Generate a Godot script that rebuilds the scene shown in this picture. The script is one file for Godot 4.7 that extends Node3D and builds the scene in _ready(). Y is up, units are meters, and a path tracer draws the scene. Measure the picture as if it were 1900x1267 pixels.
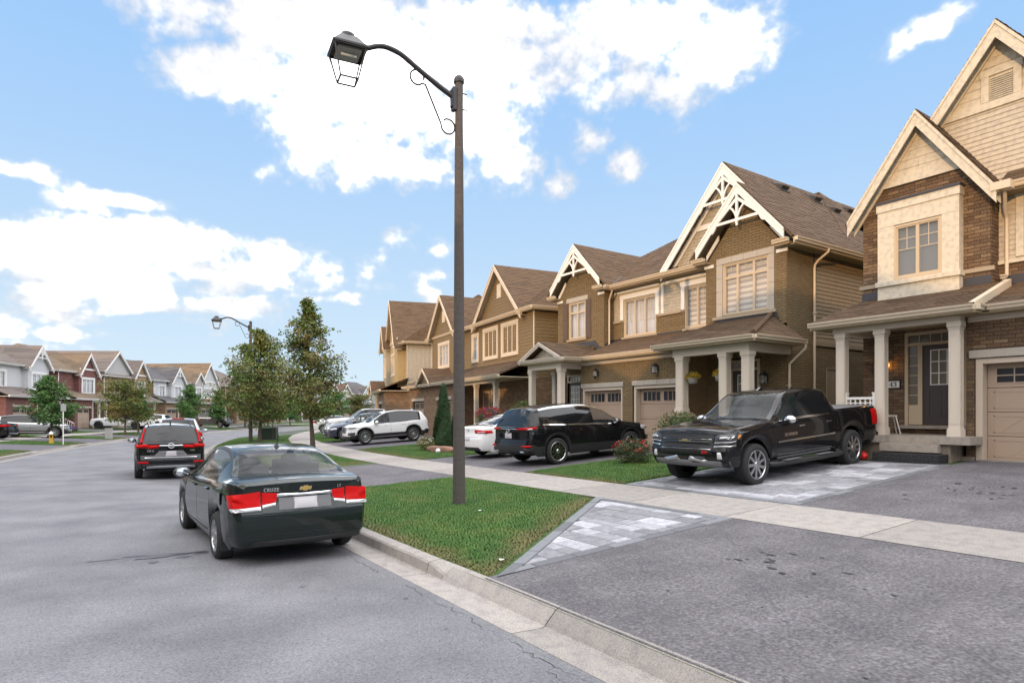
extends Node3D
# A suburban street of brick houses on a bright evening with broken cloud.
const SKY_TOP := Color(0.085, 0.195, 0.372)
const SKY_LOW := Color(0.29, 0.345, 0.375)
const SUN_DIR := Vector3(1.0, -0.122, -0.40)
const SUN_AT := Vector3(-0.9225, 0.1125, 0.369)
func _ready():
	# --- camera, sky, sun
	var cam := Camera3D.new()
	cam.name = "camera"
	add_child(cam)
	cam.position = Vector3(0, 1.95, 0)
	cam.rotation.y = -deg_to_rad(34.03)
	cam.projection = Camera3D.PROJECTION_FRUSTUM
	cam.near = 0.1; cam.far = 3000.0
	cam.size = 0.1 * 1267.0 / 1158.0
	cam.frustum_offset = Vector2(0, 0.1 * (768.0 - 633.5) / 1158.0)
	cam.current = true
	var env := Environment.new()
	env.background_mode = Environment.BG_SKY
	var sky := Sky.new()
	var pano := PanoramaSkyMaterial.new()
	pano.panorama = build_sky()
	sky.sky_material = pano
	env.sky = sky
	env.tonemap_mode = Environment.TONE_MAPPER_LINEAR
	env.tonemap_exposure = 2.6
	env.sdfgi_enabled = true; env.ssao_enabled = true; env.ssil_enabled = true
	var we := WorldEnvironment.new()
	we.name = "world"; we.environment = env
	add_child(we)
	var sun := DirectionalLight3D.new()
	sun.name = "sun"
	add_child(sun)
	sun.look_at_from_position(Vector3.ZERO, SUN_DIR)
	sun.light_energy = 0.6; sun.light_color = Color(0.72, 0.58, 0.41)
	sun.light_angular_distance = 0.5; sun.shadow_enabled = true
	build_materials()
	build_ground()
	build_pavers()
	house_43()
	house_pair()
	street_rows()
	lamps()
	build_cars()
	build_plants()
const TONES := {
	"brick": [Color(0.280, 0.175, 0.105), Color(0.329, 0.210, 0.123), Color(0.238, 0.147, 0.092), Color(0.364, 0.238, 0.140), Color(0.294, 0.196, 0.126), Color(0.420, 0.287, 0.175)],
	"tan": [Color(0.371, 0.269, 0.139), Color(0.393, 0.288, 0.151), Color(0.353, 0.253, 0.132), Color(0.408, 0.301, 0.162), Color(0.378, 0.277, 0.146), Color(0.364, 0.272, 0.150)],
}
func brick_image(cols: Array, mortar: Color, seed_: int) -> ImageTexture:
	rng.seed = seed_
	var im := Image.create(256, 256, false, Image.FORMAT_RGB8)
	im.fill(mortar)
	for row in 12:
		for k in 5:
			var x := k * 64 - (32 if row % 2 else 0)
			var c: Color = cols[rng.randi() % cols.size()]
			var y0 := int(row * 256 / 12.0); var y1 := int((row + 1) * 256 / 12.0)
			if k == 4 and row % 2: c = im.get_pixel(4, y0 + 4)
			im.fill_rect(Rect2i(x + 1, y0 + 1, 62, y1 - y0 - 2).intersection(Rect2i(0, 0, 256, 256)), c)
	return ImageTexture.create_from_image(im)
func build_materials():
	var W1 := Color.WHITE
	var soft := ntex(0.012, [Color(0.86, 0.86, 0.87), Color(0.96, 0.96, 0.96), Color(1.0, 0.99, 0.97)], 3, 5)
	var grain := ntex(0.35, [Color(0.55, 0.55, 0.55), Color(0.85, 0.85, 0.85), Color(1, 1, 1)], 5, 2, FastNoiseLite.TYPE_VALUE)
	var cell := ntex(0.22, [Color(0.58, 0.58, 0.59), Color(0.78, 0.78, 0.79), Color(0.85, 0.85, 0.85), Color(1, 1, 1)], 8, 2, FastNoiseLite.TYPE_VALUE, 512, [0.0, 0.45, 0.72, 1.0])
	var cell2 := ntex(0.16, [Color(0.44, 0.44, 0.45), Color(0.66, 0.65, 0.66), Color(0.76, 0.75, 0.76), Color(1, 1, 1)], 9, 3, FastNoiseLite.TYPE_VALUE, 512, [0.0, 0.42, 0.66, 1.0])
	var m := mk("road", lin(0.29, 0.287, 0.305), 0.85)
	var worn := ntex(0.008, [Color(0.78, 0.78, 0.79), Color(0.9, 0.9, 0.9), Color(1, 1, 1)], 17, 6)
	tex(m, cell, Vector3(0.8, 0.8, 0.8), true, cell, 0.6); detail(m, worn, Vector3(0.11, 0.11, 0.11))
	m = mk("drive", lin(0.255, 0.245, 0.258), 0.85)
	tex(m, cell2, Vector3(0.62, 0.62, 0.62), true, cell2, 1.2); detail(m, worn, Vector3(0.19, 0.19, 0.19))
	m = mk("drive_dark", lin(0.19, 0.18, 0.2), 0.9)
	tex(m, cell2, Vector3(0.62, 0.62, 0.62), true)
	mk("oil", lin(0.02, 0.02, 0.022), 0.6)
	mk("damp", lin(0.055, 0.055, 0.06), 0.5)
	for k in 3:
		m = mk("conc%d" % k, lin(0.44, 0.405, 0.375) * [1.0, 0.95, 1.03][k], 0.9)
		tex(m, grain, Vector3(1.1, 1.1, 1.1), true, grain, 0.2); detail(m, soft, Vector3(0.5, 0.5, 0.5))
	m = mk("conc_warm", lin(0.52, 0.46, 0.40), 0.9); tex(m, grain, Vector3(1.5, 1.5, 1.5), true); detail(m, soft, Vector3(0.6, 0.6, 0.6))
	m = mk("parge", lin(0.38, 0.32, 0.26), 0.95); tex(m, grain, Vector3(1.5, 1.5, 1.5), true); detail(m, soft, Vector3(0.6, 0.6, 0.6))
	m = mk("granite", lin(0.06, 0.06, 0.07), 0.7); tex(m, ntex(0.03, [Color(0.3, 0.3, 0.32), Color(0.5, 0.5, 0.5), Color(1, 1, 1)], 21, 4), Vector3(1.2, 1.2, 1.2), true)
	mk("joint", lin(0.05, 0.05, 0.055), 0.95)
	for k in 6:
		m = mk("paver%d" % k, lin(0.45, 0.45, 0.475) * [1.0, 0.88, 1.1, 0.8, 1.18, 0.95][k], 0.85); tex(m, grain, Vector3(1.3, 1.3, 1.3), true, grain, 0.25); detail(m, ntex(0.02, [Color(0.82, 0.82, 0.84), Color(1, 1, 1)], 30 + k, 4, FastNoiseLite.TYPE_SIMPLEX, 256), Vector3(0.9, 0.9, 0.9))
	for k in 2:
		m = mk("border%d" % k, lin(0.16, 0.165, 0.18) * [1.0, 1.2][k], 0.85); tex(m, grain, Vector3(1.3, 1.3, 1.3), true)
	m = mk("soil", lin(0.055, 0.075, 0.025), 1.0)
	tex(m, ntex(0.03, [Color(0.55, 0.7, 0.4), Color(0.8, 1, 0.7), Color(1, 0.9, 0.6)], 14, 4), Vector3(0.35, 0.35, 0.35), true)
	# walls
	for tn in TONES:
		for k in 6:
			m = mk("%s%d" % [tn, k], TONES[tn][k].linear_to_srgb(), 0.92)
			tex(m, grain, Vector3(2.5, 2.5, 2.5), true, grain, 0.4); detail(m, ntex(0.03, [Color(0.72, 0.7, 0.68), Color(1, 1, 1)], 50, 3, FastNoiseLite.TYPE_SIMPLEX, 256) if not M.has("blotch") else M.blotch, Vector3(3, 3, 3))
			if not M.has("blotch"): M["blotch"] = m.detail_albedo
		m = mk("rest_" + tn, W1, 0.92, 0.0, {"vertex_color_use_as_albedo": true}); tex(m, grain, Vector3(2.5, 2.5, 2.5), true); detail(m, M.blotch, Vector3(3, 3, 3))
	mk("mortar_brick", lin(0.07, 0.05, 0.037), 0.95); mk("mortar_tan", lin(0.065, 0.044, 0.025), 0.95)
	for q in [["plain_brick", [lin(0.2, 0.125, 0.075), lin(0.24, 0.15, 0.09), lin(0.17, 0.11, 0.07)], lin(0.1, 0.075, 0.055)], ["plain_tan", [lin(0.25, 0.17, 0.09), lin(0.27, 0.185, 0.1)], lin(0.115, 0.08, 0.045)], ["far_brick", [lin(0.2, 0.1, 0.065), lin(0.24, 0.125, 0.08), lin(0.16, 0.085, 0.06)], lin(0.16, 0.11, 0.085)], ["red_brick", [lin(0.16, 0.065, 0.055), lin(0.185, 0.078, 0.065), lin(0.135, 0.056, 0.05)], lin(0.2, 0.11, 0.1)], ["buff_brick", [lin(0.28, 0.18, 0.11), lin(0.32, 0.21, 0.13), lin(0.24, 0.15, 0.095)], lin(0.25, 0.18, 0.12)]]:
		m = mk(q[0], W1, 0.95); tex(m, brick_image(q[1], q[2], 9), Vector3(0.97, 0.97, 0.97)); m.uv1_triplanar_sharpness = 20.0
	mk("cream", lin(0.64, 0.575, 0.465), 0.7); mk("cream_lap", lin(0.54, 0.475, 0.385), 0.75)
	mk("lap_tan", lin(0.30, 0.23, 0.145), 0.75); mk("lap_pale", lin(0.44, 0.39, 0.31), 0.75); mk("lap_brown", lin(0.20, 0.14, 0.068), 0.75); mk("lap_white", lin(0.52, 0.52, 0.53), 0.75)
	mk("lap_grey", lin(0.42, 0.40, 0.39), 0.75); mk("lap_gold", lin(0.42, 0.31, 0.15), 0.75)
	for k in ["cream", "cream_lap", "lap_tan", "lap_pale", "lap_brown", "lap_gold"]: tex(M[k], soft, Vector3(0.8, 0.8, 0.8))
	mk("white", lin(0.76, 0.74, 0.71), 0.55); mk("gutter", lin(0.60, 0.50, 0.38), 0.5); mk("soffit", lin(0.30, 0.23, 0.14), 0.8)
	mk("post", lin(0.58, 0.51, 0.43), 0.65); mk("frame", lin(0.50, 0.40, 0.28), 0.6); mk("taupe", lin(0.50, 0.42, 0.34), 0.6)
	m = mk("garage", lin(0.36, 0.27, 0.205), 0.6)
	mk("garage_glass", lin(0.02, 0.023, 0.03), 0.08)
	mk("stone", lin(0.52, 0.42, 0.31), 0.9); mk("stone_pale", lin(0.60, 0.54, 0.47), 0.9)
	for k in ["stone", "stone_pale"]: tex(M[k], grain, Vector3(2, 2, 2), true)
	for k in 3:
		m = mk("ledge%d" % k, lin(0.42, 0.34, 0.25) * [1.0, 0.88, 1.12][k], 0.95); tex(m, grain, Vector3(2, 2, 2), true, soft, 2.0); detail(m, M.blotch, Vector3(2, 2, 2))
	mk("shutter", lin(0.10, 0.065, 0.045), 0.6); mk("lead", lin(0.055, 0.055, 0.065), 0.45, 0.3); mk("dark", lin(0.04, 0.04, 0.042), 0.8); mk("black", lin(0.012, 0.012, 0.013), 0.5)
	mk("door", lin(0.055, 0.043, 0.045), 0.45); mk("door_brown", lin(0.05, 0.035, 0.028), 0.5); mk("door_glass", lin(0.16, 0.145, 0.12), 0.15)
	mk("metal", lin(0.5, 0.5, 0.5), 0.3, 1.0); mk("red_plastic", lin(0.6, 0.02, 0.015), 0.4)
	mk("pane", Color(0.85, 0.88, 0.9, 0.12), 0.02, 0.0, {"transparency": 1})
	mk("lamp_glass", Color(0.8, 0.8, 0.8, 0.25), 0.1, 0.0, {"transparency": 1})
	mk("bulb", lin(1, 0.7, 0.3), 0.5, 0.0, {"emission_enabled": true, "emission": Color(1, 0.68, 0.3), "emission_energy_multiplier": 3.0})
	m = mk("sheer", lin(0.62, 0.61, 0.62), 0.9); tex(m, ntex(0.03, [Color(0.75, 0.75, 0.78), Color(1, 1, 1)], 61, 2, FastNoiseLite.TYPE_SIMPLEX, 256), Vector3(3.0, 0.05, 3.0))
	var im := Image.create(8, 128, false, Image.FORMAT_RGB8)
	for y in 128: im.fill_rect(Rect2i(0, y, 8, 1), Color(0.93, 0.9, 0.86) if (y / 16) % 2 else Color(0.72, 0.69, 0.66))
	m = mk("blind", lin(0.72, 0.70, 0.68), 0.9); tex(m, ImageTexture.create_from_image(im), Vector3(1, 1.35, 1))
	mk("sky_room", lin(0.10, 0.11, 0.13), 0.6)
	m = mk("roof", lin(0.158, 0.096, 0.052), 0.95, 0.0, {"vertex_color_use_as_albedo": true}); tex(m, grain, Vector3(2, 2, 2), true)
	m = mk("roof_far", lin(0.155, 0.125, 0.11), 0.95, 0.0, {"vertex_color_use_as_albedo": true})
	m = mk("roof_dark", lin(0.10, 0.095, 0.1), 0.95, 0.0, {"vertex_color_use_as_albedo": true})
	m = mk("roof_red", lin(0.13, 0.08, 0.062), 0.95, 0.0, {"vertex_color_use_as_albedo": true})
	m = mk("roof_brown", lin(0.165, 0.12, 0.08), 0.95, 0.0, {"vertex_color_use_as_albedo": true})
	# lamp post
	m = mk("pole", lin(0.24, 0.22, 0.21), 0.8); tex(m, ntex(0.3, [Color(0.25, 0.24, 0.23), Color(0.55, 0.52, 0.5), Color(1, 1, 1)], 70, 2, FastNoiseLite.TYPE_VALUE), Vector3(2.2, 2.2, 2.2), true, null)
	mk("iron", lin(0.028, 0.027, 0.03), 0.45, 0.2)
	mk("grey_box", lin(0.33, 0.32, 0.31), 0.8); mk("green_box", lin(0.03, 0.05, 0.035), 0.6); mk("hydrant", lin(0.5, 0.3, 0.03), 0.6); mk("bin", lin(0.02, 0.022, 0.026), 0.6)
	# plants
	for q in [["leaf", 0.35], ["blade", 0.3]]: mk(q[0], W1, 0.7, 0.0, {"vertex_color_use_as_albedo": true, "backlight_enabled": true, "backlight": Color(q[1], q[1], q[1] * 0.5)})
	mk("bark", lin(0.14, 0.11, 0.085), 0.95); tex(M.bark, grain, Vector3(3, 0.8, 3), true)
	mk("rock", lin(0.26, 0.15, 0.11), 0.95); tex(M.rock, soft, Vector3(2, 2, 2), true, grain, 1.0)
	mk("mulch", lin(0.03, 0.02, 0.015), 1.0)
	# cars
	var paint := func(n: String, c: Color, met := 0.0, r := 0.25): mk("paint_" + n, c, maxf(r, 0.45 if met == 0.0 else r), met, {"metallic_specular": 0.12, "clearcoat_enabled": true, "clearcoat": 0.75, "clearcoat_roughness": 0.02})
	paint.call("cruze", lin(0.012, 0.018, 0.017), 0.3); paint.call("black", lin(0.006, 0.006, 0.007)); paint.call("white", lin(0.70, 0.70, 0.70)); paint.call("silver", lin(0.34, 0.335, 0.33), 0.7, 0.35); paint.call("navy", lin(0.045, 0.052, 0.075), 0.4); paint.call("grey", lin(0.13, 0.12, 0.12), 0.5, 0.35); paint.call("pale", lin(0.40, 0.40, 0.42), 0.6)
	mk("trim_black", lin(0.016, 0.016, 0.017), 0.55); mk("gloss_black", lin(0.006, 0.006, 0.007), 0.08); mk("chrome", lin(0.72, 0.72, 0.72), 0.12, 1.0); mk("alloy", lin(0.50, 0.50, 0.51), 0.28, 1.0); mk("alloy_dark", lin(0.05, 0.05, 0.055), 0.4, 0.8)
	mk("rubber", lin(0.018, 0.018, 0.019), 0.85); mk("glass", Color(0.55, 0.62, 0.62, 0.35), 0.02, 0.0, {"transparency": 1}); mk("tint", lin(0.008, 0.009, 0.01), 0.04); mk("seat", lin(0.05, 0.05, 0.055), 0.9); mk("seam", lin(0.004, 0.004, 0.004), 0.8)
	M.glass.albedo_color = Color(0.2, 0.23, 0.23, 0.3); M.glass.metallic_specular = 0.3
	mk("lamp_red", lin(0.46, 0.006, 0.006), 0.25, 0.0, {"metallic_specular": 0.25}); mk("lamp_clear", lin(0.62, 0.62, 0.64), 0.08, 0.3); mk("lamp_dark", lin(0.07, 0.07, 0.075), 0.06, 0.3); mk("amber", lin(0.5, 0.16, 0.02), 0.1)
	mk("plate", lin(0.42, 0.40, 0.42), 0.5); mk("gold", lin(0.62, 0.42, 0.12), 0.3, 0.8); mk("grey_plastic", lin(0.12, 0.12, 0.125), 0.6)
	mk("pale_mirror", lin(0.75, 0.77, 0.8), 0.03, 1.0)
	M["batten_cream"] = M.lap_pale
const CLOUDS := [[17.2, 30.3, 14.7, 3.9, 1.00], [9.4, 25.9, 6.1, 2.2, 1.00], [21.8, 25.6, 12.1, 4.3, 1.10], [29.6, 28.8, 10.7, 4.9, 1.00], [18.1, 22.1, 5.9, 3.3, 0.90], [24.7, 21.3, 6.2, 2.5, 0.80], [33.0, 24.1, 4.4, 4.5, 0.70], [33.5, 32.2, 11.7, 2.1, 0.90], [45.3, 30.2, 8.0, 3.6, 1.00], [43.8, 27.0, 4.3, 2.3, 0.90], [52.2, 29.1, 5.3, 3.9, 1.00], [48.1, 25.8, 3.3, 1.9, 0.70], [57.0, 29.4, 2.1, 2.4, 0.40], [6.3, 29.7, 6.2, 1.6, 0.90], [-3.5, 17.8, 2.8, 1.2, 0.90], [1.1, 16.9, 4.5, 1.3, 0.90], [-1.6, 15.6, 2.9, 1.5, 0.50], [-0.9, 11.5, 6.3, 3.1, 1.10], [5.9, 13.6, 5.8, 2.9, 1.00], [11.9, 12.1, 6.4, 2.2, 0.90], [3.2, 9.6, 6.9, 2.1, 1.00], [-3.5, 8.9, 4.0, 1.9, 0.90], [9.4, 9.3, 5.3, 1.3, 0.60], [16.3, 12.0, 2.7, 1.4, 0.60], [-4.1, 6.5, 2.8, 2.1, 0.90], [-1.9, 5.9, 1.6, 1.6, 0.60], [-4.7, 4.5, 2.1, 1.1, 0.50], [44.1, 21.7, 2.0, 1.6, 0.80], [38.2, 20.3, 2.0, 1.3, 0.60], [40.9, 23.5, 1.9, 1.3, 0.50], [36.0, 27.9, 1.3, 0.8, 0.40], [25.2, 14.6, 2.2, 1.0, 0.35], [21.8, 11.8, 1.3, 1.5, 0.30], [28.1, 10.8, 2.0, 0.9, 0.30], [67.8, 27.4, 3.2, 1.1, 0.55], [66.6, 26.9, 2.1, 0.8, 0.40], [70.0, 27.6, 1.6, 0.9, 0.30], [1.6, 6.0, 1.4, 0.8, 0.35], [57.8, 28.2, 1.2, 1.6, 0.35], [5.5, 29.2, 3.1, 2.0, 0.80], [18.1, 10.0, 3.2, 0.6, 0.30], [7.8, 7.4, 2.4, 0.6, 0.25]]
# ---------- street frame: o = metres to the right of the straight street's axis x, s = metres along it ----------
const RAD := 119.0
const S0 := 17.0
func heading(s: float) -> float:
	return 0.0 if s < S0 else minf((s - S0) / RAD, 1.25)
func rp(o: float, s: float) -> Vector2:
	if s < S0: return Vector2(o, -s)
	var a := heading(s)
	var p := Vector2(RAD - (RAD - o) * cos(a), -S0 - (RAD - o) * sin(a))
	var extra := s - S0 - 1.25 * RAD
	if extra > 0: p += Vector2(sin(a), -cos(a)) * extra
	return p
const PROF := [[-60.0, 1.1], [-17.5, 0.75], [-10.8, 0.46], [-9.2, 0.39], [-4.9, 0.13], [-4.75, 0.0], [-4.42, 0.0], [-0.65, 0.055], [3.12, 0.0], [3.45, 0.0], [3.6, 0.13], [7.9, 0.41], [9.46, 0.48], [16.2, 0.955], [60.0, 1.1]]
func prof(o: float) -> float:
	for k in PROF.size() - 1:
		if o <= PROF[k + 1][0]:
			return lerpf(PROF[k][1], PROF[k + 1][1], clampf((o - PROF[k][0]) / (PROF[k + 1][0] - PROF[k][0]), 0, 1))
	return 1.1
func gy(o: float, s: float) -> float:
	var q := clampf(s - 3.0, -10.0, 17.0)
	var g := -0.004 * clampf(s - 3.0, -10.0, 40.0)
	var k := 1.0 - 0.012 * q if o > 3.6 or o < -4.9 else 1.0
	if o > 3.6: return 0.13 + (prof(o) - 0.13) * k + g
	if o < -4.9: return 0.13 + (prof(o) - 0.13) * k + g
	return prof(o) + g
func gp(o: float, s: float, dy := 0.0) -> Vector3:
	var p := rp(o, s)
	return Vector3(p.x, gy(o, s) + dy, p.y)
# sheet over the ground: polygon in (o, s), cut along the ground's own lines, dy above it
func sheet(b: Buf, poly: PackedVector2Array, dy: float, ds := 2.0):
	var r := Rect2(poly[0], Vector2.ZERO)
	for p in poly: r = r.expand(p)
	var os := [r.position.x]
	for k in PROF: if k[0] > r.position.x + 0.001 and k[0] < r.end.x - 0.001: os.append(k[0])
	os.append(r.end.x)
	var s := floorf(r.position.y / ds) * ds
	while s < r.end.y:
		for k in os.size() - 1:
			var cell := PackedVector2Array([Vector2(os[k], s), Vector2(os[k + 1], s), Vector2(os[k + 1], s + ds), Vector2(os[k], s + ds)])
			for q in Geometry2D.intersect_polygons(poly, cell):
				var ix := Geometry2D.triangulate_polygon(q)
				for j in range(0, ix.size(), 3):
					var a := gp(q[ix[j]].x + 0.0, q[ix[j]].y, dy)
					var c := gp(q[ix[j + 1]].x, q[ix[j + 1]].y, dy)
					var d := gp(q[ix[j + 2]].x, q[ix[j + 2]].y, dy)
					if (c - a).cross(d - a).y < 0: b.tri(a, d, c)
					else: b.tri(a, c, d)
		s += ds
func rect(o0: float, s0: float, o1: float, s1: float) -> PackedVector2Array:
	return PackedVector2Array([Vector2(o0, s0), Vector2(o1, s0), Vector2(o1, s1), Vector2(o0, s1)])

# right-hand driveways: s0, s1 at the lot; flare on the boulevard
const DRIVE_R := [[0.6, 5.76], [13.5, 19.9], [28.7, 38.4], [56.6, 61.0], [64.0, 68.0], [72.0, 76.0]]
const DRIVE_L := [[41.0, 46.5], [50.5, 55.5], [59.5, 64.0], [68.5, 73.0], [78.0, 83.0], [88.0, 94.0], [99.0, 104.0]]

func build_ground():
	var b := Buf.new()
	# far plain to the horizon
	b.quad(Vector3(-900, -0.75, 900), Vector3(900, -0.75, 900), Vector3(900, -0.75, -900), Vector3(-900, -0.75, -900))
	for side in [[3.6, 7.9, 9.46, 16.2, 30.0, 60.0], [-60.0, -30.0, -17.5, -10.8, -9.2, -4.9]]:
		for k in side.size() - 1:
			var s := -30.0
			while s < 200.0:
				b.quad(gp(side[k], s), gp(side[k + 1], s), gp(side[k + 1], s + 2), gp(side[k], s + 2))
				s += 2.0
	struct("ground", b, M.soil)
	b = Buf.new()
	var os := [-4.45, -2.5, -0.65, 1.2, 3.13]
	for k in os.size() - 1:
		var s := -30.0
		while s < 200.0:
			b.quad(gp(os[k], s), gp(os[k + 1], s), gp(os[k + 1], s + 2), gp(os[k], s + 2))
			s += 2.0
	struct("road", b, M.road)
	kerb(1); kerb(-1)
	# pavement: each slab is a part
	var pv := Node3D.new()
	pv.name = "pavement"; add_child(pv); pv.set_meta("kind", "structure")
	var s := -6.0
	var k := 0
	while s < 60.0:
		b = Buf.new()
		slab(b, rect(7.9, s + 0.006, 9.46, s + 1.994), 0.018, 0.05)
		obj("slab", b, M["conc%d" % [k % 3]], pv)
		s += 2.0; k += 1
	b = Buf.new()
	sheet(b, rect(7.9, 60.0, 9.46, 150.0), 0.018)
	obj("far_slabs", b, M.conc0, pv).set_meta("kind", "stuff")
	var pl := Node3D.new()
	pl.name = "pavement_opposite"; add_child(pl); pl.set_meta("kind", "structure")
	b = Buf.new()
	sheet(b, rect(-10.8, 10.0, -9.2, 150.0), 0.018)
	obj("far_slabs", b, M.conc0, pl).set_meta("kind", "stuff")
	# driveways
	for i in DRIVE_R.size():
		var d = DRIVE_R[i]
		b = Buf.new()
		if i == 0:
			sheet(b, rect(3.62, -5.0, 7.9, 5.91), 0.012)
			sheet(b, rect(9.46, -5.0, 16.2, 5.78), 0.012)
		else:
			sheet(b, PackedVector2Array([Vector2(3.6, d[0]), Vector2(7.9, d[0] + 0.3), Vector2(7.9, d[1]), Vector2(3.6, d[1] + 0.6)]), 0.012)
			sheet(b, rect(9.46, d[0], 16.2, d[1]), 0.012)
		struct("driveway", b, M.drive if i < 2 else M.drive_dark)
	for d in DRIVE_L:
		b = Buf.new()
		sheet(b, rect(-9.2, d[0], -4.9, d[1]), 0.012)
		sheet(b, rect(-17.5, d[0], -10.8, d[1]), 0.012)
		struct("driveway", b, M.drive_dark)
	stains()

func slab(b: Buf, poly: PackedVector2Array, dy: float, th: float):
	sheet(b, poly, dy, 2.0)
	for k in poly.size():
		var p := poly[k]
		var q := poly[(k + 1) % poly.size()]
		var a := gp(p.x, p.y, dy); var c := gp(q.x, q.y, dy)
		b.quad(a - Vector3(0, th, 0), c - Vector3(0, th, 0), c, a)
		b.quad(c - Vector3(0, th, 0), a - Vector3(0, th, 0), a, c)

# concrete gutter and kerb in sections with open joints; low at driveways
func kerb(side: int):
	var root := Node3D.new()
	root.name = "kerb" if side > 0 else "kerb_opposite"
	add_child(root); root.set_meta("kind", "structure")
	var drv = DRIVE_R if side > 0 else DRIVE_L
	var low := func(s: float) -> float:
		var w := 0.0
		for d in drv: w = maxf(w, clampf((minf(s - d[0], d[1] + 0.45 - s) + 0.9) / 0.9, 0, 1))
		return w
	var section := func(b: Buf, s0: float, s1: float, n: int):
		var g := []
		for k in n + 1:
			var s := lerpf(s0, s1, float(k) / n)
			var q: float = low.call(s)
			q = q * q * (3 - 2 * q)
			var row := []
			var f := gy(3.12, s)
			for e in [[3.09, -0.02], [3.1, 0.006], [3.14, 0.004], [3.42, -0.012], [3.45, lerpf(0.0, -0.006, q)], [3.475, lerpf(0.115, 0.0, q)], [3.5, lerpf(0.137, 0.03, q)], [3.6, lerpf(0.142, 0.128, q)], [3.66, lerpf(0.142, 0.152, q)], [3.665, 0.0]]:
				var o: float = e[0] if side > 0 else -1.3 - e[0]
				var p := rp(o, s)
				row.append(Vector3(p.x, f + e[1], p.y))
			g.append(row)
		for i in n:
			for j in g[0].size() - 1:
				if side > 0: b.quad(g[i][j], g[i][j + 1], g[i + 1][j + 1], g[i + 1][j])
				else: b.quad(g[i][j + 1], g[i][j], g[i + 1][j], g[i + 1][j + 1])
	var s := -5.0 if side > 0 else 30.0
	var k := 0
	var stop := 40.0 if side > 0 else 30.0
	while s < stop:
		var b := Buf.new()
		section.call(b, s + 0.005, s + 2.395, 6)
		obj("kerb_section", b, M["conc%d" % [(k + 1) % 3]], root)
		s += 2.4; k += 1
	var b := Buf.new()
	section.call(b, s, 180.0, 110)
	obj("far_kerb", b, M.conc1, root).set_meta("kind", "stuff")

# oil, cracks and tar: thin sheets that belong to the surface
func stains():
	var root := Node3D.new()
	root.name = "stains"; add_child(root); root.set_meta("kind", "structure")
	rng.seed = 77
	var blot := func(b: Buf, o: float, s: float, ro: float, rs: float, dy: float):
		var p := PackedVector2Array()
		for k in 14:
			var a := TAU * k / 14
			var r := rng.randf_range(0.6, 1.15)
			p.append(Vector2(o + cos(a) * ro * r, s + sin(a) * rs * r))
		sheet(b, p, dy)
	var b := Buf.new()
	for k in 26: blot.call(b, 14.2 + rng.randfn(0, 0.28), 3.35 + rng.randfn(0, 0.35), rng.randf_range(0.03, 0.2), rng.randf_range(0.03, 0.16), 0.016 + k * 0.0004)
	for k in 26: blot.call(b, 12.2 + rng.randfn(0, 0.5), 4.0 + rng.randfn(0, 0.55), rng.randf_range(0.015, 0.05), rng.randf_range(0.02, 0.07), 0.016 + k * 0.0004)
	for k in 16: blot.call(b, 6.3 + rng.randfn(0, 0.18), 4.1 + rng.randfn(0, 0.32), rng.randf_range(0.012, 0.035), rng.randf_range(0.02, 0.07), 0.016 + k * 0.0004)
	for k in 9: blot.call(b, 5.0 + rng.randfn(0, 0.8), 3.4 + rng.randfn(0, 0.9), rng.randf_range(0.006, 0.02), rng.randf_range(0.01, 0.035), 0.016 + k * 0.0004)
	obj("oil_stain", b, M.oil, root)
	b = Buf.new()
	for k in 12: blot.call(b, 0.85 + rng.randfn(0, 0.28), 9.75 + rng.randfn(0, 0.12), rng.randf_range(0.06, 0.3), rng.randf_range(0.02, 0.09), 0.004 + k * 0.0004)
	for k in 12: blot.call(b, rng.randf_range(1.4, 3.3), rng.randf_range(5.0, 9.0), rng.randf_range(0.015, 0.05), rng.randf_range(0.006, 0.018), 0.016 + k * 0.0003)
	obj("damp_stain", b, M.damp, root)
	# cracks beside the gutter
	b = Buf.new()
	for run in [[2.98, 2.2, 6.6], [2.86, 2.6, 3.7], [2.96, 6.9, 8.2]]:
		var s: float = run[1]
		var o: float = run[0]
		var last := Vector2(o, s)
		while s < run[2]:
			s += rng.randf_range(0.03, 0.09)
			var q := Vector2(run[0] + rng.randfn(0, 0.022), s)
			var w := rng.randf_range(0.001, 0.0045) if sin(s * 5.0) > -0.6 else 0.0008
			var d := (q - last).normalized().orthogonal() * w
			sheet(b, PackedVector2Array([last - d, last + d, q + d, q - d]), 0.0035)
			last = q
	obj("crack", b, M.oil, root)

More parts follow.
